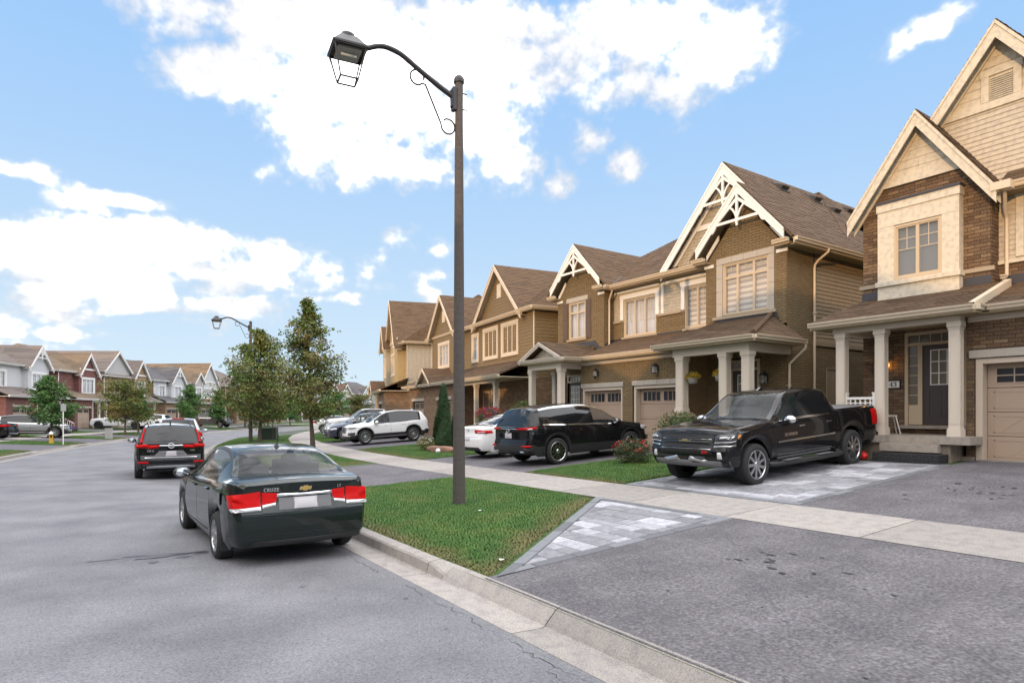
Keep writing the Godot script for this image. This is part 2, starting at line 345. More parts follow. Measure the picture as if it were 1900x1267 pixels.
# paving slabs of the widened driveway, each one a part
func build_pavers():
	var root := Node3D.new()
	root.name = "paved_strip"; add_child(root); root.set_meta("kind", "structure")
	rng.seed = 5
	var areas := [
		[PackedVector2Array([Vector2(3.7, 5.82), Vector2(7.88, 5.82), Vector2(7.88, 8.85)]), 3.6, 7.9],
		[rect(9.5, 5.76, 15.2, 9.72), 9.5, 15.2],
	]
	for ai in 2:
		var poly: PackedVector2Array = areas[ai][0]
		var inner: PackedVector2Array = Geometry2D.offset_polygon(poly, -0.17)[0]
		var b := Buf.new()
		sheet(b, poly, 0.008)
		obj("joint_bed", b, M.joint, root)
		# dark border course
		for k in poly.size():
			var p := poly[k]; var q := poly[(k + 1) % poly.size()]
			var n := int(ceil(p.distance_to(q) / 0.62))
			for j in n:
				var a := p.lerp(q, float(j) / n); var c := p.lerp(q, float(j + 1) / n)
				var dir := (q - p).normalized()
				var inn := dir.orthogonal() * 0.155
				if not Geometry2D.is_point_in_polygon((a + c) * 0.5 + inn * 0.5, poly): inn = -inn
				var strip := PackedVector2Array([a + dir * 0.004, c - dir * 0.004, c - dir * 0.004 + inn, a + dir * 0.004 + inn])
				for piece in Geometry2D.intersect_polygons(strip, poly):
					paver(root, piece, "border%d" % [rng.randi() % 2], "border_stone")
		# mixed slabs in courses
		var o: float = areas[ai][1]
		while o < areas[ai][2]:
			var w: float = [0.22, 0.3, 0.3, 0.38][rng.randi() % 4]
			var s := 5.6 - rng.randf() * 0.4
			while s < 9.9:
				var l: float = [0.3, 0.42, 0.5, 0.62][rng.randi() % 4]
				for piece in Geometry2D.intersect_polygons(rect(o + 0.004, s + 0.004, o + w - 0.004, s + l - 0.004), inner):
					var ar := 0.0
					for k in piece.size(): ar += piece[k].cross(piece[(k + 1) % piece.size()])
					if absf(ar) > 0.012: paver(root, piece, "paver%d" % [rng.randi() % 6], "paver")
				s += l
			o += w
func paver(root: Node, poly: PackedVector2Array, mat: String, called: String):
	var b := Buf.new()
	var dy := 0.022 + rng.randf() * 0.004
	var q := poly.duplicate()
	if Geometry2D.is_polygon_clockwise(q): q.reverse()
	var inn := Geometry2D.offset_polygon(q, -0.006)
	if inn.is_empty(): return
	sheet(b, inn[0], dy, 50.0)
	if inn[0].size() == q.size():
		var i0 := 0
		for k in q.size():
			if inn[0][k].distance_to(q[0]) < inn[0][i0].distance_to(q[0]): i0 = k
		for k in q.size():
			var p1 := q[k]; var p2 := q[(k + 1) % q.size()]
			var t1: Vector2 = inn[0][(i0 + k) % q.size()]; var t2: Vector2 = inn[0][(i0 + k + 1) % q.size()]
			b.quad(gp(p1.x, p1.y, dy - 0.014), gp(t1.x, t1.y, dy), gp(t2.x, t2.y, dy), gp(p2.x, p2.y, dy - 0.014))
	obj(called, b, M[mat], root)

# ---------- sky ----------
func cloud_at(dir: Vector3, nz: FastNoiseLite, nf: FastNoiseLite) -> Color:
	var el := rad_to_deg(asin(clampf(dir.y, -1, 1)))
	var az := rad_to_deg(atan2(dir.x, -dir.z))
	var y := maxf(dir.y, 0.0)
	# clear air: deep above, pale near the horizon, paler towards the low sun
	var h := pow(1.0 - y, 2.1)
	var sky := SKY_TOP.lerp(SKY_LOW, h)
	var toward := maxf(0.0, dir.dot(SUN_AT))
	sky = sky.lerp(Color(0.75, 0.62, 0.48), 0.6 * pow(toward, 3.0))
	if el < -1.0: return Color(0.12, 0.12, 0.115)
	# clouds: density from lobes in azimuth and elevation, edges torn by noise
	var p := dir / maxf(0.16 + y, 0.16) * 60.0
	var wa := nz.get_noise_3d(p.x, p.y, p.z)
	var wb := nz.get_noise_3d(p.x + 91.0, p.y - 40.0, p.z + 17.0)
	var fine := nf.get_noise_3d(dir.x * 900.0, dir.y * 900.0, dir.z * 900.0)
	var a2 := az + wa * 3.2
	var e2 := el + wb * 2.4
	var d := -1.0
	for c in CLOUDS:
		var dx: float = (a2 - c[0]) / c[2]
		var dy: float = (e2 - c[1]) / c[3]
		if dx > -2.2 and dx < 2.2 and dy > -2.2 and dy < 2.2:
			d = maxf(d, c[4] * (1.0 - dx * dx - dy * dy))
	# the rest of the sky carries clouds of the same sort
	var away := clampf((absf(az - 34.0) - 46.0) / 12.0, 0, 1)
	away = maxf(away, clampf((el - 38.0) / 8.0, 0, 1))
	if away > 0.0:
		d = maxf(d, away * (nz.get_noise_3d(p.x * 0.23 + 300.0, p.y * 0.23, p.z * 0.23) * 2.4 + lerpf(-0.35, 0.85, smoothstep(18.0, 36.0, el))))
	var fine2 := nf.get_noise_3d(dir.x * 2700.0 + 50.0, dir.y * 3300.0, dir.z * 2700.0)
	var dens := smoothstep(-0.24, 0.86, d * 0.95 + fine * 0.9 + fine2 * 0.45 + wa * 0.2)
	dens *= smoothstep(-1.0, 3.0, el)
	# thin edges are translucent, bright cores burn out, hollows and bases stay grey
	var grey := smoothstep(-0.05, 0.35, nz.get_noise_3d(p.x * 0.9 - 70.0, p.y * 1.3 + 33.0, p.z * 0.9) + 0.25 * fine)
	var core := lerpf(0.36, 1.5, pow(dens, 3.0))
	core = lerpf(core, 0.315 + 0.05 * fine2, grey * 0.93)
	var cc := Color(core, core, core * 1.03)
	cc = cc.lerp(Color(1.5, 1.32, 1.12), 0.6 * pow(toward, 2.0))
	return sky.lerp(cc, pow(dens, 1.25) * 0.97)
func build_sky() -> ImageTexture:
	var nz := FastNoiseLite.new()
	nz.noise_type = FastNoiseLite.TYPE_SIMPLEX_SMOOTH; nz.frequency = 0.022; nz.fractal_octaves = 4; nz.seed = 11
	var nf := FastNoiseLite.new()
	nf.noise_type = FastNoiseLite.TYPE_SIMPLEX_SMOOTH; nf.frequency = 0.012; nf.fractal_octaves = 6; nf.seed = 4; nf.fractal_gain = 0.6
	var W := 4096
	var fill := func(w: int, h: int, az0: float, az1: float, el1: float, el0: float) -> Image:
		var data := PackedFloat32Array()
		data.resize(w * h * 3)
		var k := 0
		for j in h:
			var el := deg_to_rad(lerpf(el1, el0, (j + 0.5) / h))
			for i in w:
				var az := deg_to_rad(lerpf(az0, az1, (i + 0.5) / w))
				var c := cloud_at(Vector3(sin(az) * cos(el), sin(el), -cos(az) * cos(el)), nz, nf)
				data[k] = c.r; data[k + 1] = c.g; data[k + 2] = c.b
				k += 3
		return Image.create_from_data(w, h, false, Image.FORMAT_RGBF, data.to_byte_array())
	var full: Image = fill.call(512, 256, 0.0, 360.0, 90.0, -90.0)
	full.resize(W, W / 2, Image.INTERPOLATE_BILINEAR)
	var px := W / 360.0
	for q in [[0, int(80 * px)], [int(348 * px), W]]:
		var ay0 := int(50 * px); var ay1 := int(91 * px)
		var win: Image = fill.call(q[1] - q[0], ay1 - ay0, q[0] / px, q[1] / px, 90.0 - ay0 / px, 90.0 - ay1 / px)
		full.blit_rect(win, Rect2i(0, 0, q[1] - q[0], ay1 - ay0), Vector2i(q[0], ay0))
	return ImageTexture.create_from_image(full)
func rh(label: String, left: bool, s0: float, s1: float, d: Dictionary, o := 0.0):
	var sm := (s0 + s1) / 2
	var a := heading(sm)
	var off := (-17.5 if left else 17.4) + o
	var c := rp(off, sm)
	d.w = s1 - s0
	var dir := Vector2(sin(a), -cos(a)) * (1.0 if left else -1.0)
	var p: Vector2 = c - dir * (d.w / 2)
	return row_house(d.get("called", "house"), label, Vector3(p.x, gy(off, sm) + d.get("lift", 0.0), p.y), a, left, d)
func street_rows():
	# near side, beyond the pair
	rh("brown-sided house pair with a big vented gable and triple windows", false, 26.2, 41.2, {"upper": "lap_brown", "side": "lap_brown", "lower": "plain_brick", "eave": 6.35, "pitch": 0.62, "roof": "roof", "trim": "gutter", "fine": true, "gz0": 0.0, "gz1": 8.6, "garage": [0.7, 5.6], "pz0": 8.6, "pz1": 13.9, "posts": 3, "porch_gable": 4.4,
		"wins": [[7.4, 4.35, 0.75, 1.4, 1]], "bays": [[11.05, 2.85, 9.1, 0.95, 0.0, 3, "lap_brown", null], [3.4, 2.2, 8.8, 1.05, 0.35, 3, "lap_brown", [2.5, 4.3, 1.8, 1.4, 3]]], "vents": [[9.0, 4.6], [6.8, 4.6]], "extra_wins": [[9.1, 4.35, 1.7, 1.5, 3], [11.5, 4.35, 1.7, 1.5, 3]]})
	rh("cream battened house with the tallest brown gable, left of the brown pair", false, 47.0, 57.0, {"upper": "lap_pale", "side": "batten_cream", "lower": "plain_brick", "eave": 6.6, "roof": "roof", "trim": "gutter", "fine": true, "garage": [5.2], "gz0": 4.6, "pz0": 0.2, "pz1": 4.6, "porch_gable": 2.4, "hip": 0.6, "pitch": 0.66, "wins": [],
		"bays": [[6.0, 3.1, 10.2, 1.2, 0.6, 2, "lap_gold", [5.0, 4.4, 2.0, 1.5, 3]], [2.6, 1.4, 8.6, 1.2, 0.9, 0, "lap_pale", [2.0, 4.4, 1.2, 1.4, 2]]]}, -1.2)
	rh("brown-roofed brick house with white porch columns, half hidden behind the cream battened house", false, 59.5, 67.0, {"upper": "plain_brick", "lower": "plain_brick", "eave": 6.0, "roof": "roof", "trim": "gutter", "garage": [5.0], "bays": [[2.2, 1.6, 8.0, 1.1, 0.5, 0, "lap_gold", [1.4, 4.0, 1.6, 1.4, 2]]], "pitch": 0.5})
	rh("dark-roofed house with white columns, farthest on the near side", false, 70.0, 78.0, {"upper": "far_brick", "lower": "far_brick", "eave": 5.9, "garage": [5.0], "bays": [[2.2, 1.6, 7.8, 1.1, 0.5, 2, "lap_pale", [1.4, 4.0, 1.6, 1.4, 2]]], "pitch": 0.5})
	# far side, left to right
	var far := [
		["white-sided house with white sunburst gable at the left edge", 62.5, 71.6, {"upper": "lap_white", "lower": "red_brick", "roof": "roof_far", "bays": [[7.0, 1.75, 8.0, 1.1, 0.5, 1, "lap_white", [5.9, 3.8, 2.2, 1.5, 3]]], "wins": [[1.5, 3.9, 1.3, 1.4, 2]], "garage": [1.0], "gz0": 0.0, "gz1": 4.6, "pz0": 4.6, "pz1": 9.0, "stairs": 1}],
		["dark red brick house with white arched window surround", 72.4, 79.0, {"upper": "red_brick", "lower": "red_brick", "roof": "roof_brown", "bays": [[4.4, 1.7, 8.1, 1.25, 0.5, 2, "red_brick", [3.3, 3.7, 2.2, 1.6, 3]]], "wins": [], "garage": [0.5], "gz0": 0.0, "gz1": 3.2, "pz0": 3.2, "pz1": 6.4}],
		["tan brick house with a broad pale side gable", 79.6, 88.2, {"upper": "buff_brick", "lower": "buff_brick", "roof": "roof_far", "bays": [[6.7, 1.6, 8.2, 1.3, 0.5, 2, "buff_brick", [5.9, 3.6, 1.6, 1.8, 2]], [2.6, 2.6, 9.0, 0.9, 0.0, 0, "lap_grey", null]], "wins": [[2.0, 3.8, 1.4, 1.4, 2]], "garage": [0.5], "gz0": 0.0, "gz1": 3.4, "pz0": 3.4, "pz1": 8.4, "vents": [[4.0, 4.2], [2.5, 4.2]]}],
		["white house with slate-dark truss gable, right of the tan brick house", 88.8, 95.6, {"upper": "lap_white", "side": "buff_brick", "lower": "buff_brick", "roof": "roof_dark", "bays": [[4.8, 1.6, 8.0, 1.25, 0.5, 1, "lap_white", [4.0, 3.7, 1.6, 1.6, 2]]], "wins": [[1.2, 3.9, 1.3, 1.4, 2]], "garage": [0.4], "gz1": 3.0, "gz0": 0.0, "pz0": 3.0, "pz1": 6.6}],
		["brick house with high white-panelled gable under a tan roof", 96.2, 103.6, {"upper": "red_brick", "side": "lap_white", "lower": "far_brick", "roof": "roof_brown", "bays": [[4.2, 2.3, 9.2, 1.4, 0.4, 2, "lap_white", [3.0, 3.8, 2.4, 1.5, 4]], [1.2, 1.1, 7.6, 1.2, 0.7, 0, "lap_grey", [0.6, 3.8, 1.2, 1.5, 2]]], "wins": [], "garage": [0.4], "gz0": 0.0, "gz1": 3.0, "pz0": 3.0, "pz1": 7.2, "porch_gable": 5.0}],
		["brown brick house with two small white gables, left of the far lamp", 104.2, 112.4, {"upper": "far_brick", "lower": "far_brick", "roof": "roof_far", "bays": [[3.2, 1.3, 7.6, 1.2, 0.4, 0, "lap_white", [2.5, 3.8, 1.4, 1.5, 2]], [6.4, 1.4, 7.7, 1.2, 0.4, 1, "lap_pale", [5.7, 3.8, 1.4, 1.4, 2]]], "wins": [], "garage": [0.6], "gz0": 0.0, "gz1": 3.4, "pz0": 3.4, "pz1": 8.0}],
		["grey house with white side gable behind the far lamp", 113.0, 121.0, {"upper": "lap_grey", "lower": "far_brick", "roof": "roof_far", "bays": [[5.6, 1.7, 8.0, 1.2, 0.4, 2, "lap_white", [4.6, 3.8, 1.8, 1.4, 3]]], "wins": [[1.4, 3.9, 1.4, 1.4, 2]], "garage": [0.6], "gz0": 0.0, "gz1": 3.4, "pz0": 3.4, "pz1": 7.8}],
		["tan-roofed house seen through the bushier young tree", 121.6, 129.4, {"upper": "lap_white", "lower": "far_brick", "roof": "roof_brown", "bays": [[2.0, 1.5, 7.8, 1.2, 0.4, 1, "lap_white", [1.2, 3.8, 1.6, 1.4, 2]]], "wins": [[4.6, 3.9, 1.6, 1.4, 3]], "garage": [4.8], "gz0": 4.2, "pz0": 0.2, "pz1": 4.2}],
		["red-roofed house with twin white gables at the end of the street", 130.0, 139.0, {"upper": "lap_pale", "lower": "far_brick", "roof": "roof_red", "bays": [[2.3, 1.7, 7.9, 1.15, 0.4, 2, "lap_pale", [1.3, 3.7, 2.0, 1.5, 3]], [6.5, 1.7, 7.9, 1.15, 0.4, 2, "lap_pale", [5.5, 3.7, 2.0, 1.5, 3]]], "wins": [], "garage": [4.0], "gz0": 3.4, "gz1": 6.6, "pz0": 0.2, "pz1": 3.4}],
		["dark-roofed grey house, rightmost at the end of the street", 139.8, 148.0, {"upper": "lap_grey", "lower": "buff_brick", "roof": "roof_dark", "bays": [[2.4, 1.7, 7.8, 1.15, 0.4, 0, "lap_white", [1.6, 3.7, 1.6, 1.5, 2]]], "wins": [[5.0, 3.9, 1.6, 1.4, 2]], "garage": [4.6], "gz0": 4.2, "pz0": 0.2, "pz1": 4.2}],
	]
	for q in far:
		var d: Dictionary = q[3]
		d.post = "white"; d.eave = d.get("eave", 6.0); d.pitch = d.get("pitch", 0.5)
		rh(q[0], true, q[1], q[2], d)
	# across the street, behind the viewer's left shoulder: they throw the evening shade on this side
	var k := 0
	for q in [[-40.0, -31.0, 6.9], [-30.0, -21.0, 6.9], [-20.0, -11.0, 7.0], [-10.0, -1.0, 6.9], [2.0, 11.0, 6.0], [13.0, 22.0, 5.6], [24.0, 33.0, 5.2], [35.0, 44.0, 5.2]]:
		rh(["buff brick house outside the photo, southernmost across the street", "grey house outside the photo, second from the south", "red brick house outside the photo, third from the south", "buff brick house outside the photo facing the driveway of house 43", "low grey house outside the photo facing the brick pair", "low red brick house outside the photo facing the brown pair", "lowest buff house outside the photo across the street", "grey house just outside the photo, nearest the dark bin"][k], true, q[0], q[1], {"upper": ["buff_brick", "lap_grey", "red_brick"][k % 3], "lower": "far_brick", "eave": q[2], "pitch": 0.5, "garage": [0.6], "gz0": 0.0, "gz1": 3.6, "pz0": 3.6, "pz1": 8.6, "wins": [[1.4, 3.9, 1.5, 1.4, 2]], "bays": [[6.4, 1.8, q[2] + 1.9, 1.15, 0.5, 2, "lap_grey", [5.4, 3.8, 2.0, 1.5, 3]]]})
		k += 1
func lamp_post(at: Vector3, yaw: float, h: float, label: String):
	var o := thing("street_lamp", label, "street lamp", at, yaw, "lantern street lamps with scrolled arms")
	var b := Buf.new()
	var seg := []
	b.lathe([Vector2(0.0, -0.3), Vector2(0.128, -0.3), Vector2(0.104, h * 0.45), Vector2(0.079, h - 0.1), Vector2(0.077, h - 0.09)], 8)
	obj("pole", b, M.pole, o)
	b = Buf.new(); b.lathe([Vector2(0.1, h - 0.12), Vector2(0.105, h - 0.07), Vector2(0.09, h - 0.02), Vector2(0.05, h + 0.02), Vector2(0, h + 0.04)], 10); obj("cap", b, M.iron, o)
	# arm reaches to local -x
	b = Buf.new()
	var pts := []
	for q in [[0.1, -0.415], [0.43, -0.25], [0.79, -0.05], [1.115, 0.14], [1.36, 0.2], [1.54, 0.18], [1.74, 0.09], [1.85, 0.05]]: pts.append(Vector3(-q[0], h + q[1], 0))
	b.tube(smooth(pts, 4), 0.05, 0.042, 10); obj("arm", b, M.iron, o)
	b = Buf.new(); b.mm(Vector3(-0.14, h - 0.66, -0.07), Vector3(-0.07, h - 0.24, 0.07)); b.mm(Vector3(-0.16, h - 0.6, -0.055), Vector3(-0.09, h - 0.3, 0.055))
	for y in [-0.6, -0.3]: b.tube([Vector3(-0.18, h + y, 0.0), Vector3(0.16, h + y, 0.0)], 0.012, 0.012, 6)
	obj("bracket", b, M.iron, o)
	b = Buf.new()
	pts = []
	for k in 17:
		var a := deg_to_rad(-10.0 + 330.0 * k / 16.0)
		pts.append(Vector3(-0.82 + 0.13 * cos(a), h - 0.2 + 0.135 * sin(a), 0))
	pts.append(Vector3(-0.66, h - 0.3, 0)); pts.append(Vector3(-0.5, h - 0.65, 0)); pts.append(Vector3(-0.36, h - 0.95, 0))
	for k in 13:
		var a := deg_to_rad(190.0 + 300.0 * k / 12.0)
		pts.append(Vector3(-0.22 + 0.135 * cos(a), h - 0.98 + 0.14 * sin(a), 0))
	b.tube(pts, 0.018, 0.018, 6); obj("scroll", b, M.iron, o)
	# lantern
	var c := Vector3(-2.07, h - 0.06, 0)
	b = Buf.new()
	var fr := Transform3D(Basis.IDENTITY, c)
	# roof: square, stepped
	var sq := func(r: float, y: float): return [fr * Vector3(-r, y, r), fr * Vector3(r, y, r), fr * Vector3(r, y, -r), fr * Vector3(-r, y, -r)]
	var lv := [[0.30, 0.0], [0.30, 0.035], [0.27, 0.05], [0.14, 0.22], [0.12, 0.24]]
	for k in lv.size() - 1:
		var p = sq.call(lv[k][0], lv[k][1]); var q = sq.call(lv[k + 1][0], lv[k + 1][1])
		for j in 4: b.quad(p[j], p[(j + 1) % 4], q[(j + 1) % 4], q[j])
	var lid = sq.call(0.30, 0.0)
	b.quad(lid[3], lid[2], lid[1], lid[0])
	b.lathe([Vector2(0.1, 0.2), Vector2(0.12, 0.24), Vector2(0.12, 0.3), Vector2(0.09, 0.315), Vector2(0, 0.32)], 12, fr)
	b.box(fr * Vector3(0.2, 0.12, 0), Vector3(0.24, 0.12, 0.1))
	obj("lantern_roof", b, M.iron, o)
	b = Buf.new()
	for x in [-1, 1]:
		for z in [-1, 1]: b.tube([fr * Vector3(0.265 * x, 0.0, 0.265 * z), fr * Vector3(0.15 * x, -0.5, 0.15 * z)], 0.018, 0.016, 4)
	for k in 4:
		var p = sq.call(0.15, -0.5); b.tube([p[k], p[(k + 1) % 4]], 0.018, 0.018, 4)
		p = sq.call(0.27, -0.01); b.tube([p[k], p[(k + 1) % 4]], 0.02, 0.02, 4)
	obj("lantern_frame", b, M.iron, o)
	b = Buf.new(); b.mm(fr * Vector3(-0.2, -0.05, -0.2), fr * Vector3(0.2, -0.002, 0.2)); obj("reflector", b, M.grey_box, o)
	b = Buf.new(); b.tube([fr * Vector3(-0.12, -0.075, 0.05), fr * Vector3(0.14, -0.075, 0.05)], 0.025, 0.025, 8); obj("lamp_tube", b, M.white, o)
func smooth(p: Array, n: int) -> Array:
	var out := []
	for k in p.size() - 1:
		var a: Vector3 = p[max(k - 1, 0)]; var b: Vector3 = p[k]; var c: Vector3 = p[k + 1]; var d: Vector3 = p[min(k + 2, p.size() - 1)]
		for j in n: out.append(b.cubic_interpolate(c, a, d, float(j) / n))
	out.append(p[-1])
	return out
func lamps():
	lamp_post(Vector3(5.75, gy(5.75, 10.3), -10.3), deg_to_rad(-8.0), 8.07, "near street lamp on the grass beside the dark green sedan")
	var p := gp(5.5, 46.0)
	lamp_post(p, deg_to_rad(-15.0), 8.07, "far street lamp rising behind the two young trees")
func soffit_box(root: Node, X0: float, X1: float, z0: float, z1: float, y: float, mat := "soffit", called := "soffit"):
	var b := Buf.new()
	b.mm(W(X0, y, z0), W(X1, y + 0.03, z1))
	obj(called, b, M[mat], root)
func slab_box(root: Node, called: String, mat: String, X0: float, X1: float, z0: float, z1: float, y0: float, y1: float):
	var b := Buf.new()
	b.mm(W(X0, y0, z0), W(X1, y1, z1))
	return obj(called, b, M[mat], root)
func body_walls(root: Node, X0: float, X1: float, z0: float, z1: float, y0: float, y1: float, mat: String):
	# the three hidden or plain outer walls
	wall(root, SR(z1), pr(X0, y0, X1, y1), [], mat)
	wall(root, SL(z0), pr(-X1, y0, -X0, y1), [], mat)
	var fr := Transform3D(Basis(Vector3(-1, 0, 0), Vector3.UP, Vector3(0, 0, -1)), Vector3(-hz, -hy, hx - X1))
	wall(root, fr, pr(-z1, y0, -z0, y1), [], mat)

func house_43():
	var r := begin("brick_house", "brown brick house with cream box window, steep double gable and taupe garage door", 16.2, 0.9, -5.0)
	rng.seed = 43
	var cx := -7.25
	# --- brick bay above the porch
	var box_hole := Rect2(-8.2, 4.8, 1.84, 2.62)
	bricks(r, F(17.4), PackedVector2Array([Vector2(-8.7, 4.85), Vector2(-5.8, 4.85), Vector2(-5.8, 7.2), Vector2(-6.23, 7.87), Vector2(-8.27, 7.87), Vector2(-8.7, 7.2)]), [box_hole], "brick")
	bricks(r, F(16.2), pr(-5.86, 0.9, -1.2, 3.99), [Rect2(-5.7, 0.8, 2.74, 2.37), Rect2(-5.8, 3.17, 2.9, 0.19)], "brick")
	bricks(r, F(17.4), pr(-8.7, 1.3, -5.86, 4.2), [Rect2(-7.67, 1.6, 1.44, 2.47)], "brick")
	bricks(r, SR(-5.8), pr(17.4, 4.85, 17.85, 7.15), [], "brick", false)
	bricks(r, F(17.85), pr(-5.8, 4.85, -1.2, 5.55), [], "brick", false)
	end_bricks(r, "brick")
	trim(r, F(17.4), [[-8.78, 5.3, -8.2, 5.4], [-6.36, 5.3, -5.72, 5.4]], "stone", -0.01, 0.05, "sill_course")
	trim(r, F(17.4), [[-8.72, 4.98, -8.21, 5.2], [-6.35, 4.98, -5.79, 5.2]], "lead", 0.012, 0.03, "flashing")
	# small gable
	siding(r, F(17.38), PackedVector2Array([Vector2(-8.14, 8.04), Vector2(-6.36, 8.04), Vector2(cx, 9.33)]), [], "cream", 0.21, 1.1)
	trim(r, F(17.37), [[-8.3, 7.86, -6.2, 8.04]], "cream", 0.0, 0.05)
	barge(r, F(17.37), cx, 9.37, 1.66, 9.37 - 1.66 * 1.42, 0.13, "cream", 0.04)
	barge(r, F(17.05), cx, 9.51, 1.68, 9.51 - 1.68 * 1.42, 0.22, "cream")
	gable_roof(r, 17.03, 20.5, 20.5, cx, 9.55, 1.74, 9.55 - 1.74 * 1.42)
	# --- cream box window
	var f := F(17.15)
	var wz0 := -7.81; var wz1 := -6.72
	trim(r, f, [[-8.21, 5.38, wz0, 6.8], [wz1, 5.38, -6.35, 6.8]], "cream", -0.25, 0.0, "bay_panel")
	trim(r, f, [[-8.21, 6.8, -6.35, 7.2]], "cream", -0.25, 0.004, "bay_panel")
	trim(r, f, [[-8.235, 7.2, -6.325, 7.4]], "cream", -0.25, 0.03, "bay_cornice")
	trim(r, f, [[-8.25, 7.4, -6.31, 7.46]], "lead", -0.25, 0.06, "flashing")
	trim(r, f, [[-8.25, 5.26, -6.31, 5.385]], "cream", -0.25, 0.05, "bay_sill")
	trim(r, f, [[-8.21, 4.86, -6.35, 5.26]], "cream", -0.25, -0.003, "bay_panel")
	window(r, f, wz0, 5.4, wz1 - wz0, 1.38, [1, 1], [2, 2, 0.46], 0.0, "frame", "sky_room", 0.05, false)
	# --- main gable behind
	var gx := -5.74
	siding(r, F(17.85), PackedVector2Array([Vector2(-8.45, 7.4), Vector2(-3.03, 7.4), Vector2(-4.4, 9.24), Vector2(-7.08, 9.24)]), [], "cream_lap", 0.118)
	siding(r, F(17.86), PackedVector2Array([Vector2(-6.95, 9.4), Vector2(-4.53, 9.4), Vector2(gx, 10.95)]), [Rect2(-6.12, 9.3, 0.76, 0.85)], "cream", 0.21, 1.1)
	trim(r, F(17.85), [[-7.1, 9.23, -4.38, 9.41]], "cream", 0.0, 0.055)
	trim(r, F(17.85), [[-6.14, 9.415, -5.98, 10.02], [-5.5, 9.415, -5.34, 10.02], [-6.16, 10.02, -5.32, 10.18]], "cream", 0.0, 0.05)
	var lb := Buf.new(); lb.mm(Vector3(-5.98, 9.42, -0.01), Vector3(-5.5, 10.02, 0.0)); var lv := obj("louvre_vent", lb, M.cream, r, F(17.85))
	for k in 11:
		lb = Buf.new(); lb.box(Vector3(gx, 9.455 + 0.05 * k, 0.022), Vector3(0.44, 0.042, 0.01), Basis(Vector3.RIGHT, -0.7)); obj("slat", lb, M.cream, lv)
	barge(r, F(17.83), gx, 11.0, 2.7, 11.0 - 2.7 * 1.33, 0.13, "cream", 0.04)
	barge(r, F(17.5), gx, 11.13, 2.92, 11.13 - 2.92 * 1.33, 0.24, "cream")
	gable_roof(r, 17.48, 27.5, 27.5, gx, 11.17, 2.98, 11.17 - 2.98 * 1.33)
	# --- wall beside the bay, its window and skirt roof
	siding(r, F(17.85), pr(-5.8, 5.55, -1.2, 7.2), [Rect2(-5.3, 5.6, 1.7, 1.4)], "cream_lap", 0.118)
	trim(r, F(17.85), [[-5.8, 5.47, -1.2, 5.56]], "cream", 0.0, 0.07, "sill_course")
	trim(r, F(17.85), [[-5.45, 5.6, -5.3, 6.98], [-3.6, 5.6, -3.45, 6.98], [-5.48, 6.98, -3.42, 7.14]], "cream", 0.0, 0.06)
	window(r, F(17.85), -5.3, 5.6, 1.7, 1.38, [1, 1], [2, 2, 0.46], 0.0, "frame", "sky_room", 0.05, false)
	roof(r, [W(17.28, 7.22, -5.62), W(17.28, 7.22, -1.0), W(17.85, 7.62, -1.0), W(17.85, 7.62, -5.62)])
	gutter(r, F(17.3), -5.62, -1.0, 7.2, "gutter")
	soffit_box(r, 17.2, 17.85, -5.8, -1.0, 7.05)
	var cb := Buf.new(); cb.mm(W(16.98, 7.02, -5.68), W(17.25, 7.2, -5.3)); obj("eave_return", cb, M.gutter, r)
	downspout(r, [W(17.2, 7.08, -5.5), W(17.3, 6.98, -5.5), W(17.55, 6.72, -5.58), W(17.75, 6.6, -5.62), W(17.79, 6.5, -5.62), W(17.79, 5.2, -5.62), W(17.6, 5.08, -5.62)], "gutter", 0.042)
	trim(r, F(17.85), [[-5.78, 4.98, -1.2, 5.2]], "lead", 0.012, 0.03, "flashing")
	# --- porch and garage roofs
	roof(r, [W(15.44, 4.28, -9.08), W(15.44, 4.28, -5.46), W(17.4, 5.0, -5.46), W(17.4, 5.0, -8.72)])
	roof(r, [W(15.44, 4.28, -9.08), W(17.4, 5.0, -8.72), W(17.4, 4.28, -9.08)])
	roof(r, [W(15.84, 4.28, -5.42), W(15.84, 4.28, -0.8), W(17.85, 5.0, -0.8), W(17.85, 5.0, -5.42)])
	var fb := Buf.new()
	var q := [W(15.44, 4.12, -5.44), W(17.5, 4.86, -5.44), W(17.5, 5.05, -5.44), W(15.44, 4.31, -5.44)]
	fb.quad(q[0], q[1], q[2], q[3]); fb.quad(q[3], q[2], W(17.5, 5.06, -5.55), W(15.44, 4.32, -5.55))
	obj("roof_edge", fb, M.gutter, r)
	gutter(r, F(15.46), -9.08, -5.44, 4.27, "gutter")
	gutter(r, SR(-5.44), 15.46, 15.86, 4.27, "gutter")
	gutter(r, F(15.86), -5.32, -0.8, 4.27, "gutter")
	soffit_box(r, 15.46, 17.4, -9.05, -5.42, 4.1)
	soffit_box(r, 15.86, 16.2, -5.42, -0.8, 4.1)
	slab_box(r, "beam", "post", 15.75, 16.0, -8.64, -5.82, 3.99, 4.1)
	slab_box(r, "beam", "post", 16.0, 17.4, -8.64, -8.42, 3.99, 4.1)
	trim(r, F(16.2), [[-5.82, 3.98, -1.2, 4.1]], "post", -0.02, 0.04)
	for z in [-5.93, -7.5, -8.45]: column(r, 15.86, z, 1.45, 3.99, 0.215)
	# porch slab and steps
	slab_box(r, "porch_slab", "conc_warm", 15.52, 17.4, -8.8, -7.3, 1.28, 1.45)
	slab_box(r, "porch_slab", "conc_warm", 15.52, 16.2, -6.16, -5.55, 1.28, 1.45)
	slab_box(r, "porch_slab", "conc_warm", 16.2, 17.4, -6.16, -5.86, 1.28, 1.45)
	slab_box(r, "porch_slab", "conc_warm", 15.78, 17.4, -7.3, -6.16, 1.2, 1.446)
	slab_box(r, "step", "conc_warm", 15.42, 15.9, -7.34, -6.12, 1.09, 1.27)
